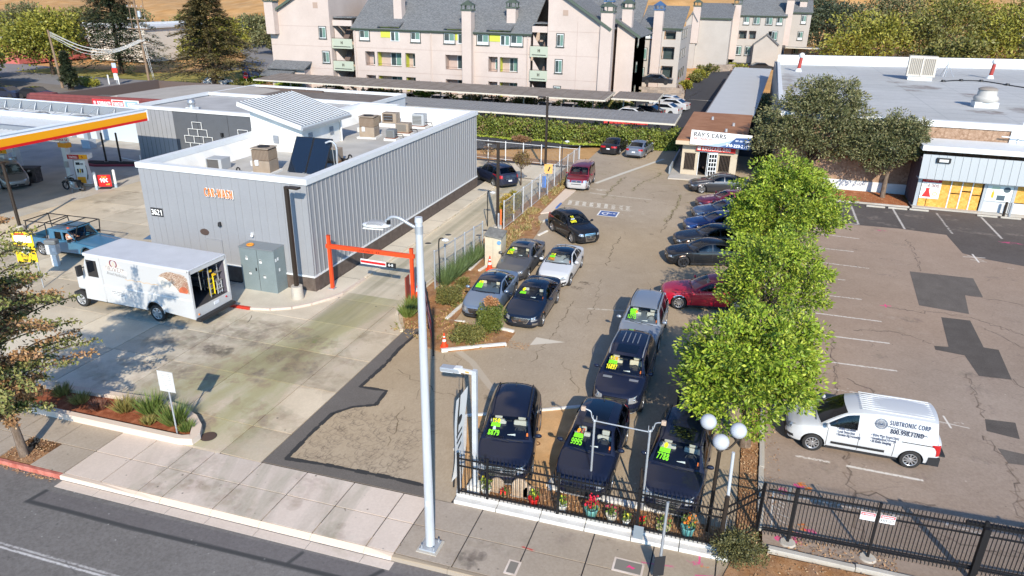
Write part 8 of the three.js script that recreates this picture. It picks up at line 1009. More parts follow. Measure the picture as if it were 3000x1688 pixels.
// recessed balcony: niche built behind a hole in the wall
function niche(o,x0,x1,y0,y1,z,yel,depth = 1.4) { B(o,'niche_back',yel === 2 ? mYelG : mRecess,x0,x1,y0,y1,z - depth - 0.1,z - depth);B(o,'niche_side',yel ? mYelG : mRecess,x0 - 0.1,x0,y0,y1,z - depth,z - 0.3);B(o,'niche_side',yel ? mYelG : mRecess,x1,x1 + 0.1,y0,y1,z - depth,z - 0.3);B(o,'niche_floor',mRecess,x0,x1,y0 - 0.1,y0,z - depth,z - 0.3);B(o,'niche_ceiling',mRecess,x0,x1,y1,y1 + 0.1,z - depth,z - 0.3);const w = (x1 - x0);if (w > 1.5) { const g = M(o,'balcony_door',boxG(w * 0.45,(y1 - y0) * 0.92,0.05),mWhiteTrim,[x0 + w * 0.62,(y0 + y1) / 2 - 0.05,z - depth + 0.04]);for (const q of [-1,1]) M(g,'pane',boxG(w * 0.19,(y1 - y0) * 0.84,0.02),q < 0 ? mPane : mPaneG,[q * w * 0.105,0,0.03]);} else { const g = M(o,'balcony_window',boxG(w * 0.5,(y1 - y0) * 0.7,0.05),mWhiteTrim,[x0 + w * 0.66,(y0 + y1) / 2 - 0.1,z - depth + 0.04]);M(g,'pane',boxG(w * 0.4,(y1 - y0) * 0.6,0.02),mPaneG,[0,0,0.03]);} M(o,'rail',boxG(w,0.04,0.04),mBronze,[(x0 + x1) / 2,y0 + 0.35,z - 0.2]);}
// gabled roof prism along z: gable faces camera; or slope facing the camera
function slope(o,x0,x1,ye,ze,yr,zr,over = 0.35) { const L = Math.hypot(yr - ye,zr - ze),a = Math.atan2(yr - ye,-(zr - ze));const r = M(o,'roof',boxG(x1 - x0,0.18,L + over),mShing,[(x0 + x1) / 2,(ye + yr) / 2 - Math.sin(a) * over / 2 + 0.05,(ze + zr) / 2 + Math.cos(a) * over / 2],[a,0,0]);M(r,'eave_board',boxG(x1 - x0 + 0.02,0.28,0.1),mGrn,[0,-0.06,(L + over) / 2 + 0.04]);return r;}
function chimney(o,x,y0,y1,z,w = 1.3,cap = mGrn) { const c = M(o,'chimney',boxG(w,y1 - y0,w),mPink,[x,(y0 + y1) / 2,z]);M(c,'cap_base',boxG(w + 0.3,0.15,w + 0.3),cap,[0,(y1 - y0) / 2 + 0.05,0]);for (const [a,b] of [[-1,-1],[1,-1],[1,1],[-1,1],[0,1]]) M(c,'cap_post',boxG(0.12,0.6,0.12),cap,[a * w * 0.5,(y1 - y0) / 2 + 0.4,b * w * 0.5]);M(c,'cap_roof',new THREE.ConeGeometry(w * 0.95,0.7,4).rotateY(Math.PI / 4),cap,[0,(y1 - y0) / 2 + 1.0,0]);}
{
const z = -100,o = thing('apartment_block','pink three-storey apartment block with grey shingle roofs and yellow-green balconies','building');const X0 = -57.8,X1 = -30.2,yg = 9.25;
const holes = [],N = [];const nb = (x0,x1,lv,yel) => { const y0 = lv === 2 ? 3.9 : lv === 1 ? 0.4 : 7.35,y1 = lv === 2 ? 5.95 : lv === 1 ? 2.55 : 9.2;holes.push([x0,x1,y0,y1]);N.push([x0,x1,y0,y1,yel]);};
for (const l of [1,2]) { nb(-56.0,-54.4,l,0);nb(-54.0,-50.0,l,1);nb(-49.4,-47.8,l,1);nb(-43.0,-39.6,l,0);nb(-38.6 + 2.2,-36.4 + 1.4,l,0);nb(-34.4 - 0.3,-31.4 - 0.6,l,1);}
nb(-36.4 + 1.1,-35.0 + 0.2,2,0);holes.splice(-1);N.splice(-1);
const wallPts = [[X0,0],[X1,0],[X1,yg],[X0,yg]];M(o,'wall',wallG(wallPts,holes,0.3).translate(0,0,z),mPink);for (const q of N) niche(o,q[0],q[1],q[2],q[3],z,q[4]);
for (const [x,w] of [[-55.9,1.5],[-47.6,1.4],[-42.3,1.6],[-37.2,1.7],[-32.2,1.7]]) win(o,x,8.2,z,w,1.35,true);for (const x of [-51.6,-34.6,-41]) { const b = M(o,'bay_panel',boxG(1.6,1.5,0.12),mYelG,[x - 0.8,8.75,z - 0.0]);const g = M(o,'window',boxG(1.4,1.35,0.1),mWhiteTrim,[x + 0.7,8.2,z + 0.03]);for (const q of [-0.33,0.33]) M(g,'pane',boxG(0.52,1.15,0.02),q < 0 ? mPane : mPaneG,[q,0,0.055]);M(o,'dormer_roof',boxG(3.6,0.16,1.6),mShing,[x - 0.1,9.85,z - 0.2],[0.35,0,0]);M(o,'dormer_face',boxG(3.0,0.9,0.1),mYelG,[x - 0.1,9.35,z - 0.05]);}
for (const y of [1.3,4.9]) for (const x of [-39.2]) win(o,x,y,z,0.8,1.5,false);for (const y of [3.15,6.45]) B(o,'joint_line',mRecess,X0,X1,y,y + 0.05,z,z + 0.02);for (const x of [-58.3 + 0.8,-45.2,-39.9,-38.6,-30.6]) bar(o,'downpipe',mPink,[x,0,z + 0.1],[x,yg,z + 0.1],0.07,6);
B(o,'side_wall',mPink,X0,X1,0,yg,z - 14,z - 13.7);slope(o,X0 - 0.2,X1 + 0.2,yg,z,14.2,z - 7.5);slope(o,X0,X1,yg,z - 14,14.2,z - 7.5).rotation.set(0.587 * -1 + 0,0,0);o.children[o.children.length - 1].position.set((X0 + X1) / 2,11.75,z - 10.9);
chimney(o,-51.2,9.3,13.4,z - 2.4);chimney(o,-39.3,0,12.0,z + 0.3,1.4);chimney(o,-33.6,9.3,12.4,z - 2.2);
// stair towers with sage balcony panels marked H
const stair = (x0,x1,flip) => { B(o,'stair_back',mRecess,x0,x1,0,10.5,z - 4,z - 3.8);for (const [y,k] of [[3.35,1],[6.55,2]]) { B(o,'stair_floor',mSage,x0,x1,y - 0.25,y,z - 3.8,z + 0.25);const p = B(o,'balcony_panel',mSage,x0 - 0.15,x1 + 0.1,y - 0.35,y + 1.05,z + 0.25,z + 0.35);M(p,'panel_slot',boxG(x1 - x0 - 0.3,0.1,0.02),mBlack,[0,-0.42,0.055]);text3(p,'letter','H',0.42,0.03,mBronze,[0,0.15,0.05]);M(p,'rail',boxG(x1 - x0 + 0.3,0.05,0.06),mBronze,[0,0.78,0]);} for (const [y,h] of [[0,3.2],[3.35,3.0],[6.55,2.6]]) { const st = M(o,'stair_flight',boxG(0.9,0.14,4.2),hexm('#6a5a54',0.9),[(x0 + x1) / 2 + (flip ? 0.5 : -0.4),y + h / 2,z - 1.9],[0.75,0,0]);M(o,'stair_wall',wallG([[x0 + 0.05,y],[x1 - 0.6,y],[x0 + 0.05,y + 2.5]],[],0.1).translate(0,0,z - 0.4),mPink);} B(o,'stair_lintel',mPink,x0,x1,9.4,10.2,z - 0.3,z);B(o,'stair_roof',mShing,x0,x1,10.5,10.65,z - 4,z - 0.2);};
stair(-61.2,-58.0,false);stair(-30.0,-27.7,true);
// gable wings
const wing = (x0,xk,x1,pts,wins,zz) => { M(o,'gable_wall',wallG(pts,[],12).translate(0,0,zz),mPink);wins.forEach(([x,y,w,h]) => win(o,x,y,zz,w,h,false));};
const zw = z + 0.6;wing(0,0,0,[[-71.8,0],[-61.3,0],[-61.3,14.8],[-64.4,14.6],[-70.0,11.6],[-71.8,11.6]],[[-62.6,8.4,1.1,1.6],[-62.3,4.9,1.1,1.6],[-62.0,1.4,1.1,1.4]],zw);M(o,'vent',boxG(0.8,0.8,0.06),hexm('#a58f80',0.9),[-63.5,12.2,zw + 0.02]);for (const y of [3.2,6.4,9.2]) B(o,'joint_line',mRecess,-71.8,-61.3,y,y + 0.05,zw,zw + 0.02);
const rk = (x0,y0,x1,y1,zz) => { const L = Math.hypot(x1 - x0,y1 - y0),a = Math.atan2(y1 - y0,x1 - x0);const r = M(o,'roof',boxG(L,0.18,12.6),mShing,[(x0 + x1) / 2,(y0 + y1) / 2 + 0.1,zz - 6],[0,0,a]);M(r,'verge_board',boxG(L + 0.1,0.34,0.1),mGrn,[0,-0.05,6.32]);};rk(-70.2,11.4,-64.2,14.7,zw + 0.2);chimney(o,-70.9,8,12.6,zw + 0.4,1.5);M(o,'entry_roof',boxG(6.6,0.18,2.6),mShing,[-68.2,3.6,zw + 1.1],[0.4,0,0]);B(o,'entry',mPink,-71.2,-65.3,0,3.0,zw,zw + 1.6);M(o,'entry_roof',boxG(5.0,0.18,2.0),mShing,[-69.4,2.5,zw + 2.6],[0.35,0,0]);
const ze = z + 0.3;wing(0,0,0,[[-27.7,0],[-19.4,0],[-19.4,10.2],[-26.2,14.3],[-27.7,15.2]],[[-25.9,8.5,0.9,1.6],[-26.0,5.1,0.9,1.7],[-26.1,1.7,0.9,1.4]],ze);rk(-19.0,9.9,-26.4,14.5,ze + 0.2);M(o,'vent',boxG(0.7,0.7,0.06),hexm('#a58f80',0.9),[-25.3,12.0,ze + 0.02]);for (const y of [3.3,6.5,9.6]) B(o,'joint_line',mRecess,-27.6,-19.4,y,y + 0.05,ze,ze + 0.02);for (const x of [-23.6,-20.4]) B(o,'joint_line',mRecess,x,x + 0.05,0,11,ze,ze + 0.02);
chimney(o,-19.6,0,12.2,ze - 0.4,1.6);M(o,'gable_wall',wallG([[-18.8,0],[-16.2,0],[-16.2,9.2],[-18.8,10.9]],[],9).translate(0,0,z - 3),mPink);rk(-15.6,8.9,-19.2,11.1,z - 2.8);chimney(o,-18.0,9,12.6,z - 6,1.4);for (const y of [1.8,5.0,8.3]) { const w = M(o,'window',boxG(0.06,1.5,1.0),mTrimG,[-16.17,y,z - 5]);M(w,'pane',boxG(0.05,1.3,0.8),mPaneG,[0.03,0,0]);} B(o,'side_wall',mPinkG,-16.3,-16.2,0,9,z - 12,z - 3);
}
// grey blocks on the rise behind
const gapt = 'grey apartment blocks on the rise';
function greyBlock(label,x0,x1,z,yb,yg,yr,o) {
const b = thing('apartment_block',label,'building',[0,yb,0],0,gapt);const H = yg - yb,holes = (o.niches || []).map(([a,c,d,e]) => [a,c,d,e]);M(b,'wall',wallG([[x0,-1],[x1,-1],[x1,H],[x0,H]],holes,0.3).translate(0,0,z),mPinkG);for (const q of holes) { B(b,'niche_back',mRecess,q[0],q[1],q[2],q[3],z - 1.3,z - 1.2);const p = B(b,'balcony_door',mPane,q[0] + 0.2,q[1] - 0.2,q[2],q[3] - 0.3,z - 1.2,z - 1.15);}
for (const q of o.wins || []) win(b,q[0],q[1],z,q[2],q[3],q[4],o.trim || mTrimG);B(b,'side_wall',mPinkG,x1 - 0.3,x1,-1,H,z - (o.d || 12),z - 0.3);B(b,'side_wall',mPinkG,x0,x0 + 0.3,-1,H,z - (o.d || 12),z - 0.3);for (const y of o.side || []) for (let k = 0;k < 3;k++) { const w = M(b,'side_window',boxG(0.08,1.5,1.1),mTrimG,[x1 + 0.03,y,z - 2 - k * 3.2]);M(w,'pane',boxG(0.05,1.3,0.9),mPane,[0.03,0,0]);}
slope(b,x0 - 0.2,x1 + 0.2,H,z,yr - yb,z - (o.d || 12) / 2);if (o.chim) for (const [x,y0,y1,zz,blue] of o.chim) chimney(b,x,y0,y1,z + zz,1.4,blue ? hexm('#3f5f86',0.6) : mGrn);if (o.gable) { const [a,c,y0,y1] = o.gable,m = (a + c) / 2;M(b,'gable_wall',wallG([[a,-1],[c,-1],[c,y0],[m,y1],[a,y0]],[],4).translate(0,0,z + (o.gz || 1)),mPinkG);for (const s of [-1,1]) { const L = Math.hypot(m - a,y1 - y0) + 0.3,an = Math.atan2(y1 - y0,m - a) * s;M(b,'gable_roof',boxG(L,0.18,4.6),mShing,[m - s * (m - a) / 2,(y0 + y1) / 2 + 0.08,z + (o.gz || 1) - 2],[0,0,an]);} } return b;
}
greyBlock('grey apartment block with blue-capped chimney above the stone wall',-18.4,-12.0,-121,1.0,9.6,12.6,{ niches: [[-14.7,-12.8,0.9,2.9],[-14.8,-12.8,3.9,5.8],[-14.6,-12.8,6.9,8.1]],wins: [[-16.9,7.6,1.5,1.3,true],[-17.6,4.6,0.9,1.7],[-17.8,1.6,0.9,1.7]],chim: [[-15.6,-0.5,11.2,0.4,true]],side: [1.5,4.6,7.6],d: 16 });
greyBlock('blank-gabled grey apartment block at the head of the ramp',-12.3,-6.0,-154,1.6,10.3,12.8,{ wins: [],chim: [[-12.6,4,10.8,0.5,false]],d: 18,gable: [-14.4,-12.3,8.0,9.6] });
greyBlock('grey apartment block with small dark windows and porch gable',-5.2,4.2,-163,2.2,10.8,14.2,{ niches: [[-4.6,-3.0,4.0,5.6],[-2.6,-1.2,4.0,5.6],[-0.6,0.6,0.9,2.5],[1.2,2.6,4.0,5.6]],wins: [[-3.4,7.6,1.0,1.6,true],[-1.4,7.6,1.2,1.4],[1.0,7.6,1.2,1.4],[3.0,7.6,1.0,1.5,true],[-4.2,1.7,1.0,1.7],[-2.4,1.7,1.0,1.7],[2.4,4.8,1.0,1.6]],chim: [[-5.4,0,10.6,0.6,false],[4.6,3,11.6,-1,false]],gable: [-1.3,3.4,3.1,5.0],gz: 2.5 });
greyBlock('far grey apartment block with end gable windows beside the oaks',5.0,9.2,-170,3.0,11.4,13.6,{ wins: [[7.8,7.0,0.9,1.6,true],[7.6,3.8,0.9,1.6,true],[7.2,0.8,0.9,1.2]],chim: [[7.4,8,10.5,-3,false]] });
greyBlock('white apartment block with dark balconies on the golden hillside',-97,-84,-158,1.5,12.5,14.5,{ niches: [[-96,-94,4,5.6],[-96,-94,7,8.6],[-92,-90,5,6.6],[-92,-90,1,2.6]],wins: [[-88,8.6,1.2,1.6],[-88,5.2,1.2,1.6]] });
greyBlock('grey apartment roofs rising behind the pink block',-34,-19,-124,1,10.0,14.0,{ wins: [[-30,7.6,1.4,1.4],[-24,7.6,1.4,1.4]],chim: [[-31,8,12.4,-2,false],[-24.5,8,12.2,-1.5,true],[-21.5,8,12.0,-3,true]],side: [2,5,8] });
// stone retaining wall, hydrant, kerbs
{
const w = thing('stone_wall','grey block retaining wall beside the ramp','wall');const ms = [0,1,2].map((k) => std({ map: grainTex(64,1,[138 + k * 12,124 + k * 10,112 + k * 8],16,16,331 + k,5),roughness: 1 }));const bk = boxG(0.78,0.36,0.5),run = (x0,z0,x1,z1,rows) => { const L = Math.hypot(x1 - x0,z1 - z0),n = Math.round(L / 0.8),th = -Math.atan2(z1 - z0,x1 - x0);for (let r = 0;r < rows;r++) for (let i = 0;i < n;i++) { const t = (i + 0.5 + (r % 2 ? 0.25 : -0.25)) / n;M(w,'block',bk,ms[Math.floor(hash(i,r,9) * 3)],[lerp(x0,x1,t),0.18 + r * 0.37,lerp(z0,z1,t) + hash(r,i,4) * 0.05],[0,th,0]);} };run(-16,-109.5,-9.9,-110.6,5);run(-9.9,-110.6,-11.2,-118,4);run(-8.2,-146,-4.4,-150,6);
const rk = struct('red_kerb');for (const [a,b,c,d] of [[-11.2,-118,-11.3,-130],[-11.3,-130,-8.3,-146],[-16.8,-87,-11.6,-87.8]]) { const L = Math.hypot(c - a,d - b),y = hgt((a + c) / 2,(b + d) / 2);M(rk,'kerb_stone',boxG(0.3,0.3,L),hexm('#c23a34',0.7),[(a + c) / 2,y + 0.12,(b + d) / 2],[-Math.atan2(hgt(c,d) - hgt(a,b),L) * 1,Math.atan2(c - a,d - b),0]);}
const hy = thing('fire_hydrant','red fire hydrant in the planting beside the ramp','hydrant',[-10.6,hgt(-10.6,-140),-140]);M(hy,'barrel',cylG(0.15,0.18,0.8,12),hexm('#b8241c',0.5),[0,0.4,0]);M(hy,'bonnet',sphG(0.18),hexm('#b8241c',0.5),[0,0.82,0]);for (const q of [-1,1]) M(hy,'outlet',cylG(0.07,0.07,0.14,10).clone().rotateZ(Math.PI / 2),hexm('#b8241c',0.5),[q * 0.2,0.55,0]);
M(struct('apron'),'concrete',slabG([[-9.7,-112.5],[-5.4,-112],[-5.3,-114.5],[-9.7,-115]],0,0.035),mConc);
}
// ---------- flat-roofed commercial building on the right ----------
{
const o = thing('commercial_building','flat-roofed commercial building with white parapet and boarded shopfront','building');const mPeb = std({ map: grainTex(512,1.6,[152,124,102],34,60,341,12),roughness: 1 }),mRf = std({ map: (() => { const R = [0,46,-126,-63];return groundCanvas(1024,1024,R,[178,178,176],10,8,343,[2,2,3],(x) => { for (let i = 1;i < 24;i++) { x.fillStyle = '#6d7175';x.globalAlpha = 0.35;x.fillRect(0,-126 + i * 2.6,46,0.12);} for (let i = 1;i < 9;i++) { x.globalAlpha = 0.2;x.fillRect(i * 5.1,-126,0.12,63);} for (const [a,b,c,d] of [[17.5,-92,2.2,2],[21.5,-86,1.6,1.6],[23.8,-76,1.8,2.2],[19.5,-73.5,1.6,1.4],[3.4,-96,0.9,5],[3.2,-86,0.9,4],[15.5,-96,1,1],[16,-88,1,1]]) blotch(x,a,b,c,d,'#6b5e57',0.5,40);x.globalAlpha = 1;});})(),roughness: 0.85 });
B(o,'wall',hexm('#a9a39c',0.9),2.3,2.6,0,5.6,-118,-63.4);B(o,'wall',mPeb,2.3,46,0,5.55,-63.4,-63.0);for (const x of [19.2,26.4,33.6]) B(o,'pilaster',mWhiteTrim,x - 0.55,x + 0.55,3.7,5.6,-63.0,-62.86);
M(o,'roof',polyG([[2.4,-63.3],[46,-63.3],[46,-126],[2.8,-114]],5.45,[0,46,-126,-63]),mRf);B(o,'front_parapet',mWhiteTrim,2.2,46,5.5,5.95,-63.5,-62.85);M(o,'side_parapet',slabG([[2.15,-63.5],[2.55,-63.5],[3.0,-114],[2.6,-114]],5.3,5.9),mWhiteTrim);M(o,'rear_parapet',slabG([[2.6,-113.6],[2.6,-114.2],[46,-126.6],[46,-126]],5.3,6.75),mWhiteTrim);
// shopfront block projecting under a metal mansard
B(o,'shop_side',std({ map: grainTex(128,1,[96,86,92],14,16,345,6),roughness: 1 }),12.5,12.7,0,3.6,-63,-59.4);B(o,'base_wall',mWhiteTrim,2.6,12.5,0,0.8,-63.0,-62.94);M(o,'canopy_top',slabG([[12.3,-62.9],[46,-62.9],[46,-59.6],[12.3,-59.3]],4.25,4.62),mWhiteTrim);
const mA = std({ color: C(0.36,0.38,0.39),roughness: 0.55,metalness: 0.25 });for (let i = 0;i < 44;i++) { const x = 12.35 + i * 0.52;M(o,'awning_panel',boxG(0.515,1.75,0.05),mA,[x + 0.26,3.2,-58.75 - i * 0.0],[-0.12,0,0]);M(o,'awning_seam',boxG(0.03,1.75,0.03),mA,[x,3.21,-58.71],[-0.12,0,0]);} B(o,'awning_soffit',mA,12.3,35.3,2.3,2.36,-59.4,-58.66);const fl = M(o,'wall_pack_light',boxG(0.9,0.35,0.2),mBlack,[13.7,3.72,-58.72]);M(fl,'lens',boxG(0.6,0.2,0.04),hexm('#cfcfca',0.3),[0,0,0.1]);
const osb = std({ map: grainTex(256,1.2,[214,158,74],26,40,347,10),roughness: 0.95 });const zf = -59.4;B(o,'shop_floor',mConc,12.4,36,0,0.12,-60.4,-58.9);B(o,'frame_post',mGalv,12.5,12.75,0.1,2.35,zf - 0.1,zf + 0.08);
for (const [a,b,y0,y1] of [[12.8,13.3,0.12,0.75],[13.35,14.05,0.12,0.7],[14.05,14.7,0.12,2.3],[14.78,15.42,0.12,1.2],[14.78,15.42,1.28,2.3],[15.5,16.1,0.12,1.4],[15.5,16.1,1.5,2.3],[16.18,16.75,0.12,1.2],[16.18,16.75,1.28,2.3],[18.95,20.5,0.95,2.25],[20.9,22.6,0.95,2.25]]) B(o,'plywood_board',osb,a,b,y0,y1,zf - 0.03,zf);for (const x of [14.74,15.46,16.14]) B(o,'mullion',mWhiteTrim,x - 0.04,x + 0.04,0.1,2.35,zf - 0.05,zf + 0.04);for (const x of [16.95,18.85,20.7,22.8]) B(o,'frame_post',mGalv,x - 0.1,x + 0.1,0.1,2.35,zf - 0.08,zf + 0.06);B(o,'kick_panel',hexm('#c5c7c8',0.7),17.05,35,0.12,0.88,zf - 0.06,zf - 0.01);B(o,'shop_glass',mPane,22.9,35,0.9,2.3,zf - 0.06,zf - 0.02);
const t1 = textTex(160,220,'#e9e6e0',(x) => { x.fillStyle = '#c2272d';x.fillRect(0,0,160,52);fitText(x,'CLOTHING',80,28,104,20,'#f4c9a0');fitText(x,'OVER',28,72,34,12,'#777');fitText(x,'4,000',96,86,100,32,'#5d2b3c');x.fillStyle = '#d8322f';x.beginPath();x.moveTo(40,112);x.lineTo(72,112);x.lineTo(70,140);x.lineTo(92,204);x.lineTo(16,204);x.lineTo(42,140);x.closePath();x.fill();x.fillStyle = '#b9b46a';x.beginPath();x.arc(122,168,20,0,7);x.fill();x.fillStyle = '#eee';x.beginPath();x.arc(122,168,12,0,7);x.fill();});const p1 = thing('clothing_poster','white and red clothing poster with a red dress on the boarded window','poster',[13.45,1.52,zf + 0.02]);M(p1,'sheet',boxG(1.28,1.6,0.02),[mGalv,mGalv,mGalv,mGalv,std({ map: t1 }),mGalv]);M(p1,'frame',boxG(1.36,0.06,0.03),mGalv,[0,0.82,0]);
const t2 = textTex(160,140,'#dfe6e2',(x) => { x.fillStyle = '#b63a48';x.fillRect(0,0,160,10);x.fillStyle = '#c6d6bd';x.fillRect(28,24,50,28);x.fillStyle = '#c7a72c';x.fillRect(34,70,16,46);x.fillRect(39,54,6,20);x.fillStyle = '#4c5a63';x.beginPath();x.arc(122,46,22,0,7);x.fill();x.fillRect(70,92,50,40);});const p2 = thing('goods_poster','pale poster with bottle and plate beside the plywood doors','poster',[17.9,1.6,zf + 0.02]);M(p2,'sheet',boxG(1.66,1.3,0.02),[mGalv,mGalv,mGalv,mGalv,std({ map: t2 }),mGalv]);M(p2,'frame',boxG(1.74,0.06,0.03),mGalv,[0,-0.68,0]);
for (const x of [18.4,18.75]) { const b = thing('shop_bollard',x < 18.5 ? 'dark bollard before the pale poster window' : 'grey pipe bollard next to the dark bollard','bollard',[x,0,-58.9]);bar(b,'post',x < 18.5 ? mBronze : mGalv,[0,0,0],[0,1.0,0],0.09,12);M(b,'cap',sphG(0.09),x < 18.5 ? mBronze : mGalv,[0,1.0,0]);}
// roof fittings
const ev = thing('roof_cooler','square louvred cooler standing on the flat roof','cooler',[18.6,5.45,-100],-0.1);M(ev,'box',boxG(3.0,2.3,1.6),hexm('#c9c0b2',0.7),[0,1.6,0]);for (let i = 0;i < 14;i++) M(ev,'louver',boxG(0.1,1.8,0.06),hexm('#8a8278',0.7),[-1.25 + i * 0.19,1.6,0.82]);M(ev,'base',boxG(2.6,0.45,1.4),mWhiteTrim,[0,0.22,0]);M(ev,'mullion',boxG(0.12,2.1,0.08),hexm('#d5cdc0',0.7),[0,1.6,0.84]);
const fan = thing('roof_fan','round mushroom exhaust fan with dark cap on the flat roof','ventilator',[20.1,5.45,-77]);M(fan,'curb',boxG(1.9,0.5,1.5),mWhiteTrim,[0,0.25,0]);M(fan,'body',new THREE.LatheGeometry([[0.9,0.5],[1.05,0.75],[0.95,0.95],[0.8,1.05],[0.75,1.45],[0.72,1.55]].map((p) => new THREE.Vector2(...p)),24),hexm('#b7b2ab',0.6));M(fan,'cap',new THREE.SphereGeometry(0.82,20,8,0,6.3,0,1.5).scale(1,0.35,1),hexm('#8d837a',0.7),[0,1.52,0]);
for (const [x,z,l] of [[5.1,-104,'red vent pipe with white cap near the roof corner'],[27.5,-106,'red vent pipe with white cap near the tripod aerial']]) { const p = thing('red_flue',l,'pipe',[x,5.45,z]);bar(p,'pipe',hexm('#a13c34',0.7),[0,0,0],[0.15,1.9,0],0.22,12);M(p,'cap',sphG(0.36,12,8),mWhiteTrim,[0.16,2.0,0]);M(p,'flashing',cylG(0.3,0.45,0.4,12),mWhiteTrim,[0,0.2,0]);}
const an = thing('roof_aerial','metal tripod aerial on the flat roof','aerial',[22.6,5.45,-106]);for (let k = 0;k < 3;k++) { const a = k * 2.1;bar(an,'leg',mSteel,[Math.cos(a) * 0.9,0,Math.sin(a) * 0.9],[0,1.6,0],0.04,5);} bar(an,'mast',mSteel,[0,0,0],[0,2.0,0],0.05,6);bar(an,'boom',mSteel,[-0.9,2.0,0],[1.2,2.05,0],0.04,6);bar(an,'stay',mSteel,[-2.2,0.1,0.3],[-0.2,1.5,0],0.03,5);
const ln = thing('roof_cable','dark cable with weights snaking over the flat roof','cable',[0,5.5,0]);M(ln,'cable',tubeG([[21,0.02,-99],[23,0.02,-101],[25.5,0.02,-101.5],[27.5,0.02,-98],[29,0.02,-95]],0.06,30,5),mBlack);for (const [x,z] of [[21,-99],[23.3,-101],[25.5,-101.4],[27.4,-98.2]]) M(ln,'weight',cylG(0.2,0.28,0.2,8),mBlack,[x,0.08,z]);
const ms = thing('pole_aerial','thin white mast with cross arm on the parapet','aerial',[19.1,3.8,-62.7]);bar(ms,'mast',mWhiteTrim,[0,0,0],[0.3,4.0,-0.4],0.04,6);bar(ms,'cross_arm',mWhiteTrim,[-1.1,1.3,0.1],[1.3,1.2,0.1],0.05,6);
}
// ---------- parked cars far back (no visible parts) ----------
function farCar(label,x,z,turn,col,group,y = 0) { const o = thing('parked_car',label,'car',[x,y,z],turn,group);const s = new THREE.Shape([[-2.25,0.3],[2.25,0.3],[2.28,0.75],[1.3,0.95],[0.6,1.4],[-0.9,1.42],[-1.7,1.0],[-2.25,0.95]].map((p) => new THREE.Vector2(...p)));M(o,'body',new THREE.ExtrudeGeometry(s,{ depth: 1.6,bevelEnabled: true,bevelSize: 0.08,bevelThickness: 0.1,bevelSegments: 3 }).translate(0,0,-0.8),paint(...col));const w = new THREE.Shape([[1.15,0.98],[0.56,1.38],[-0.85,1.4],[-1.55,1.02]].map((p) => new THREE.Vector2(...p)));M(o,'side_window',new THREE.ExtrudeGeometry(w,{ depth: 1.84,bevelEnabled: false }).translate(0,0,-0.92),mRoofGlass);M(o,'windscreen',boxG(0.72,0.02,1.4),mRoofGlass,[1.06,1.2,0],[0,0,-0.56]);M(o,'rear_window',boxG(0.8,0.02,1.4),mRoofGlass,[-1.42,1.25,0],[0,0,0.48]);for (const q of [-0.6,0.6]) M(o,'tail_light',boxG(0.04,0.18,0.35),mTail,[-2.34,0.82,q]);for (const a of [-1.4,1.4]) for (const q of [-0.86,0.86]) M(o,'wheel',cylG(0.33,0.33,0.2,16).clone().rotateX(Math.PI / 2),mTyre,[a,0.33,q]);return o;}
const gc = 'cars under the carports',gw = 'white cars on the apartment parking';const wh = [0.6,0.6,0.6,0.1],bk = [0.015,0.015,0.018,0.3],sv = [0.3,0.3,0.31,0.5];
for (const [x,c,l] of [[-57.5,bk,'black car in the dark bay of the brown carport'],[-45.5,sv,'silver car in the bay between brown carport posts'],[-40.2,sv,'pale car beside the hedge bay of the brown carport'],[-25.2,sv,'silver car near the end of the brown carport'],[-22.2,sv,'grey car in the last bay of the brown carport'],[-33,bk,'dark car in the shade of the brown carport']]) farCar(l,x,-91.5,Math.PI / 2,c,gc);
for (const [x,z,c,l] of [[-14.4,-91,wh,'white sedan under the short carport'],[-12.8,-94,bk,'black sedan behind the white one under the short carport'],[-11.0,-97,wh,'white hatchback with red lamps outside the short carport'],[-10.4,-101.5,wh,'white sedan on the marked bay near the stone wall'],[-11.4,-104.5,wh,'white car next to the stone wall']]) farCar(l,x,z,Math.PI - 0.25,c,gw);farCar('black hatchback parked on top of the stone wall',-14.2,-113.5,0.05,bk,null,1.9);farCar('dark pickup by the apartment porch beyond the flat roof',0.5,-152,0.3,bk,null,hgt(0.5,-152));farCar('red car beside the far end of the pale carport',-2.2,-143,0.3,[0.4,0.03,0.03,0.2],null,hgt(-2,-143));
for (const [x,z,c,l] of [[-93.5,-75.5,bk,'black sedan parked beyond the filling station'],[-97.5,-74.5,[0.02,0.025,0.05,0.3],'dark blue hatchback behind the black sedan'],[-101.5,-73.5,[0.12,0.02,0.05,0.3],'plum car at the end of the far row']]) farCar(l,x,z,0.1,c,'cars parked beyond the filling station');farCar('white car driving below the cedar tree',-80.5,-96.5,0.9,wh);farCar('white car on the distant hill road',-200,-178,0.2,wh,null,hgt(-200,-178));
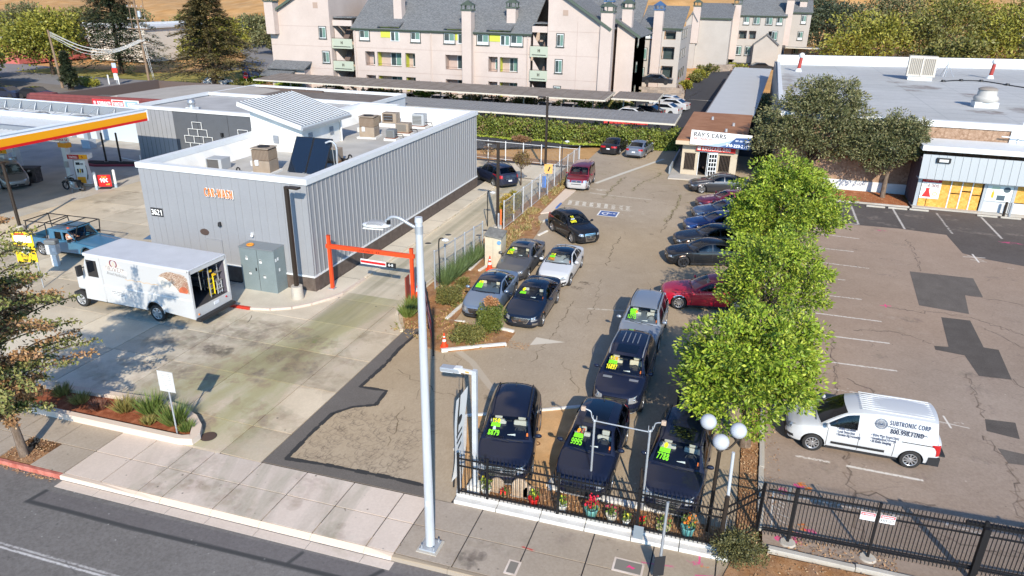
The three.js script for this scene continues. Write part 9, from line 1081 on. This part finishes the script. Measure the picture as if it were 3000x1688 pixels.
// ---------- far left: poles, wires, signs, sheds ----------
const mWood = std({ map: grainTex(128,1,[134,112,92],18,20,351,6),roughness: 1 });
function pole(label,x,z,h,lean,arms) { const o = thing('utility_pole',label,'utility pole',[x,0,z]);bar(o,'pole',mWood,[0,0,0],[lean,h,0],0.2,10,0.13);for (const [y,w] of arms) { M(o,'cross_arm',boxG(w,0.14,0.14),mWood,[lean * y / h,y,0.12]);for (let k = 0;k < 4;k++) M(o,'insulator',cylG(0.05,0.07,0.2,8),mGalv,[lean * y / h - w / 2 + 0.15 + k * (w - 0.3) / 3,y + 0.16,0.12]);} return o;}
pole('bare wooden utility pole leaning before the yellow-green tree',-99.4,-85,8.3,-0.5,[]);const p2 = pole('tall wooden utility pole with crowded cross arms',-93.0,-95.5,14.5,-0.4,[[6.3,3.4],[8.2,3.6],[9.6,3.6],[11.4,3],[12.6,3]]);M(p2,'transformer',cylG(0.3,0.3,0.9,12),mGalv,[0.5,10.4,0.2]);bar(p2,'guy_wire',mSteel,[0,9,0],[2.2,0,1],0.025,4);for (const q of [-1.4,1.4]) bar(p2,'arm_post',mWood,[q,8.2,0.1],[q,12.8,0.1],0.05,6);bar(p2,'guy_wire',mSteel,[0,6,0],[1.6,0,0.6],0.025,4);
for (let k = 0;k < 5;k++) { const o = thing('overhead_wire','sagging overhead wire between the two wooden poles','wire',[0,0,0],0,'wires between the wooden poles');M(o,'wire',tubeG([[-99.9 + k * 0.05,8.1 - k * 0.18,-85],[-97.6,5.8 - k * 0.25 + (k % 2) * 0.2,-88.6],[-95.4,5.3 - k * 0.12,-92],[-93.4 + k * 0.3,6.6,-95.4]],0.035,24,4),hexm('#d5d2cc',0.7));}
{ const s = thing('road_sign','red and white road sign stack on the grass verge','sign',[-95.6,0,-91.6]);bar(s,'post',mGalv,[0,0,0],[0,3,0],0.06,6);M(s,'panel',boxG(0.8,0.7,0.04),hexm('#b8c4d8',0.6),[0,2.9,0.05]);M(s,'panel',boxG(1.1,0.7,0.04),hexm('#cf3a30',0.6),[0,2.15,0.05]);M(s,'panel',boxG(0.8,1.0,0.04),mWhiteTrim,[0,1.2,0.05]);const st = thing('stop_sign','red stop sign at the side road corner','sign',[-75.8,0,-97.5]);bar(st,'post',mGalv,[0,0,0],[0,1.9,0],0.05,6);M(st,'panel',new THREE.CylinderGeometry(0.5,0.5,0.04,8).rotateX(Math.PI / 2).rotateZ(Math.PI / 8),hexm('#b5222a',0.5),[0,1.75,0.05]);text3(st,'lettering','STOP',0.22,0.02,mWhiteTrim,[0,1.75,0.08]);const bs = thing('blue_sign','blue entrance sign beside the side road','sign',[-77.4,0,-99.6]);M(bs,'panel',boxG(1.1,1.7,0.1),hexm('#2b4f94',0.6),[0,2.0,0]);bar(bs,'post',mGalv,[0,0,0],[0,1.3,0],0.08,6);
for (const [x,z] of [[-97.5,-91.8],[-96.6,-91],[-94.2,-90.6],[-100.5,-88],[-102,-88.4]]) { const b = thing('verge_post','white marker post on the grass verge','post',[x,0,z],0,'white posts on the verge');bar(b,'post',mWhiteTrim,[0,0,0],[0,1.3,0],0.09,8);M(b,'cap',sphG(0.1,8,6),mWhiteTrim,[0,1.3,0]);}
const shed = (l,x0,x1,z0,z1,h,wc,y) => { const o = thing('far_building',l,'building',[0,y,0]);B(o,'wall',hexm(wc,0.9),x0,x1,0,h,z0,z1);B(o,'roof',hexm('#c9c9c9',0.7),x0 - 0.5,x1 + 0.5,h,h + 0.3,z0 - 0.5,z1 + 0.5);B(o,'parapet',mWhiteTrim,x0 - 0.5,x1 + 0.5,h + 0.3,h + 0.8,z1 + 0.2,z1 + 0.5);B(o,'parapet',mWhiteTrim,(x0 + x1) / 2 - 0.2,(x0 + x1) / 2 + 0.2,h + 0.3,h + 0.7,z0,z1);return o;};const sh = shed('long white-roofed building with red sign band on the far left',-175,-136,-128,-108,4.0,'#b8625a',0);const tt = textTex(256,32,'#b84a44',(x) => fitText(x,'RICHMOND PET',128,16,200,20,'#f1dcd6'));M(sh,'sign_band',boxG(10,1.2,0.06),[mGalv,mGalv,mGalv,mGalv,std({ map: tt }),mGalv],[-142,3.2,-107.4]);shed('pale windowless building behind the pine',-133,-118,-142,-122,6.5,'#d6cbbb',0);shed('low beige house up the hill road',-140,-126,-176,-162,4,'#cfc0aa',hgt(-133,-168));
const ho = thing('far_house','pink-roofed house far up among the oaks','building',[62,hgt(62,-215) + 1,-215]);B(ho,'wall',hexm('#d8cfc6',0.9),-8,8,0,3.4,-5,5);M(ho,'roof',wallG([[-8.6,3.2],[8.6,3.2],[0,6.2]],[],11).translate(0,0,5.5),hexm('#c79a88',0.9));M(ho,'chimney',boxG(1,3,1),mWhiteTrim,[-4,5.5,1]);}
// ---------- background trees ----------
const GYl = [[0.13,0.14,0.015],[0.24,0.22,0.025],[0.36,0.32,0.05]],GPine = [[0.022,0.036,0.018],[0.05,0.066,0.03],[0.1,0.11,0.05]],GCed = [[0.07,0.06,0.022],[0.13,0.11,0.04],[0.24,0.17,0.06]],GOak = [[0.07,0.08,0.015],[0.14,0.14,0.025],[0.26,0.22,0.06]];
const big = (name,l,x,z,H,R,cols,sd,o = {}) => tree(name,l,x,z,{ seed: sd,y0: o.y0 ?? hgt(x,z),r: 0.3,fork: [0,H * 0.22,0],bark: mBarkD,lobes: [[0,H * 0.58,0,R,H * 0.42,R,o.n || 150],[R * 0.35,H * 0.78,0,R * 0.6,H * 0.24,R * 0.6,40],[-R * 0.4,H * 0.45,R * 0.3,R * 0.6,H * 0.25,R * 0.6,40]],per: 34,cols,cr: R * 0.2,leaf: [0.55,0.3],fill: true,group: o.group });
big('broadleaf_tree','yellow-green tree behind the leaning utility pole',-115.5,-97.5,10.4,7.6,GYl,41,{ n: 260 });big('broadleaf_tree','bright green tree at the filling station street corner',-110,-79,6.5,5,GYl,42);big('broadleaf_tree','low green tree above the parked dark cars',-121,-84,7,5.5,GB,43);big('broadleaf_tree','olive tree between the pine and the cedar',-96,-116,9,6,GYl,44);
function conifer(l,x,z,H,R,cols,sd,droop,tiers) { reseed(sd * 331);const t = thing('conifer_tree',l,'tree',[x,hgt(x,z),z]);bar(t,'trunk',mBarkD,[0,0,0],[0,H,0],0.42,8,0.06);const L = new Leaves(),br = [];for (let i = 0;i < tiers;i++) { const k = Math.pow(i / tiers,0.85),y = lerp(H * 0.1,H * 0.98,k),n = 7;for (let j = 0;j < n;j++) { const a = rr(0,6.283),len = R * (1 - k * 0.88) * rr(0.55,1.15),e = [Math.cos(a) * len,y + len * droop,Math.sin(a) * len];if (j < 2) br.push(tubeG([[0,y,0],[e[0] * 0.5,y + len * 0.1 + (e[1] - y) * 0.3,e[2] * 0.5],e],0.05,4,4));for (let q = 0;q < (H > 10 ? 110 : 60);q++) { const s = Math.pow(rnd(),0.7),c = mix(mix(cols[0],cols[1],rnd()),cols[2],Math.pow(rnd(),3)),w = len * 0.22 * (1.15 - s);L.add(e[0] * s + rr(-w,w),lerp(y,e[1],s) + len * 0.1 * Math.sin(s * 3) + rr(-0.22,0.12),e[2] * s + rr(-w,w),new THREE.Vector3(Math.cos(a) + rr(-.7,.7),rr(-0.5,0.35),Math.sin(a) + rr(-.7,.7)).normalize(),new THREE.Vector3(rr(-.4,.4),1,rr(-.4,.4)),rr(0.3,0.7),rr(0.12,0.24),c);} } } M(t,'limbs',merge(br),mBarkD);M(t,'crown',L.geo(),mLeaf);}
conifer('tall dark green pine beside the crowded utility pole',-106.5,-103.5,16,10.5,GPine,51,-0.12,40);conifer('broad brown-green cedar with drooping sprays above the side road',-79.8,-95.0,14.6,9.2,GCed,52,-0.03,40);conifer('narrow cypress against the leaning pole',-96.4,-83.8,5.6,1.3,GPine,53,0.5,14);conifer('narrow cypress at the street corner',-104.5,-77.5,6,1.3,GPine,54,0.5,14);
reseed(6161);{ const oaks = [[18,-150,11,8],[30,-158,13,9],[44,-160,12,9],[58,-162,13,10],[12,-178,12,8],[24,-182,14,9],[38,-186,14,10],[52,-190,14,10],[68,-186,14,10],[72,-164,12,9],[10,-196,12,8],[46,-140,9,7],[64,-143,9,7],[30,-140,8,6],[84,-176,14,10]];const nm = ['yellow-green oak behind the long flat roof','olive oak among the trees beyond the flat roof','dark oak rising beside the far apartments'];oaks.forEach(([x,z,h,r],i) => big('oak_tree',nm[i === 4 || i === 10 || i === 5 ? 2 : i % 2],x,z,h,r,i === 4 || i === 10 ? GPine : i === 5 ? GD : i % 2 ? GOak : GYl,60 + i,{ n: 120,group: 'oaks beyond the flat roof' }));
[[-150,-150,9,7],[-168,-152,9,7],[-186,-150,10,8],[-140,-158,8,6],[-122,-160,8,6],[-205,-140,10,8],[-106,-150,7,6],[-150,-120,7,5]].forEach(([x,z,h,r],i) => big('grove_tree',i % 2 ? 'grey-green tree in the far grove on the left' : 'dark green tree in the far grove on the left',x,z,h,r,i % 2 ? GO : GD,90 + i,{ n: 90,group: 'far grove on the left' }));
[[-68,-97.4,2.6,.9],[-60.5,-97.6,3,.8],[-52,-97.2,4,.8],[-44,-97.2,4.5,.9],[-36,-97.4,4,.8],[-29.5,-97.2,3,.9],[-23,-97.2,4.5,.9],[-17.2,-97.6,2.6,1.2],[-73.5,-94,2.6,1.0],[-76.5,-100,3.2,1.1]].forEach(([x,z,w,h],i) => bush('garden_hedge','dark hedge before the pink block ' + ['by the entry porch','below the left stair tower','below the first yellow balconies','between the carport posts in mid block','below the tall facade chimney','below the second yellow balconies','at the right stair tower','below the right gable','at the block corner by the short carport','beside the stop sign'][i],x,z,[w,h * 0.6,1.0],80,i % 3 ? GO : GB,{ seed: 120 + i,cat: 'hedge',leaf: [0.3,0.16],cr: 0.3,group: 'hedges before the pink block' }));
[[-17.4,-111,2,1.2],[-10.8,-124,1.2,1],[-10,-132,1.6,1],[-9.6,-138,1.6,1.1],[-8.6,-147,2.4,1.2],[-3.5,-151,2.5,1],[-18,-106,1.6,1],[-84,-120,3,1.6],[-74,-104,2.4,1.4],[-98,-88,2.2,1.0]].forEach(([x,z,w,h],i) => bush('garden_shrub','loose green shrub ' + ['above the stone wall corner','low beside the ramp kerb','along the ramp kerb bend','next to the fire hydrant','at the head of the ramp wall','before the far porch gable','at the corner of the pink block','on the bank below the white flats','beside the blue entrance sign','below the leaning wooden pole'][i],x,z,[w,h * 0.6,w * 0.8],60,i % 2 ? GYl : GO,{ seed: 140 + i,y0: hgt(x,z),leaf: [0.34,0.18],cr: 0.34,group: 'shrubs round the apartments' }));[[2.7,-70,0.5,2.4],[2.2,-84,0.5,2.6],[2.6,-96,0.5,2.8]].forEach(([x,z,w,h],i) => bush('ivy_bush','dark ivy growing between carport and flat-roofed building',1.5,z,[w,h * 0.6,4],90,GD,{ seed: 160 + i,leaf: [0.3,0.2],cr: 0.4,group: 'ivy beside the pale carport' }));}
renderer.render(scene,camera);
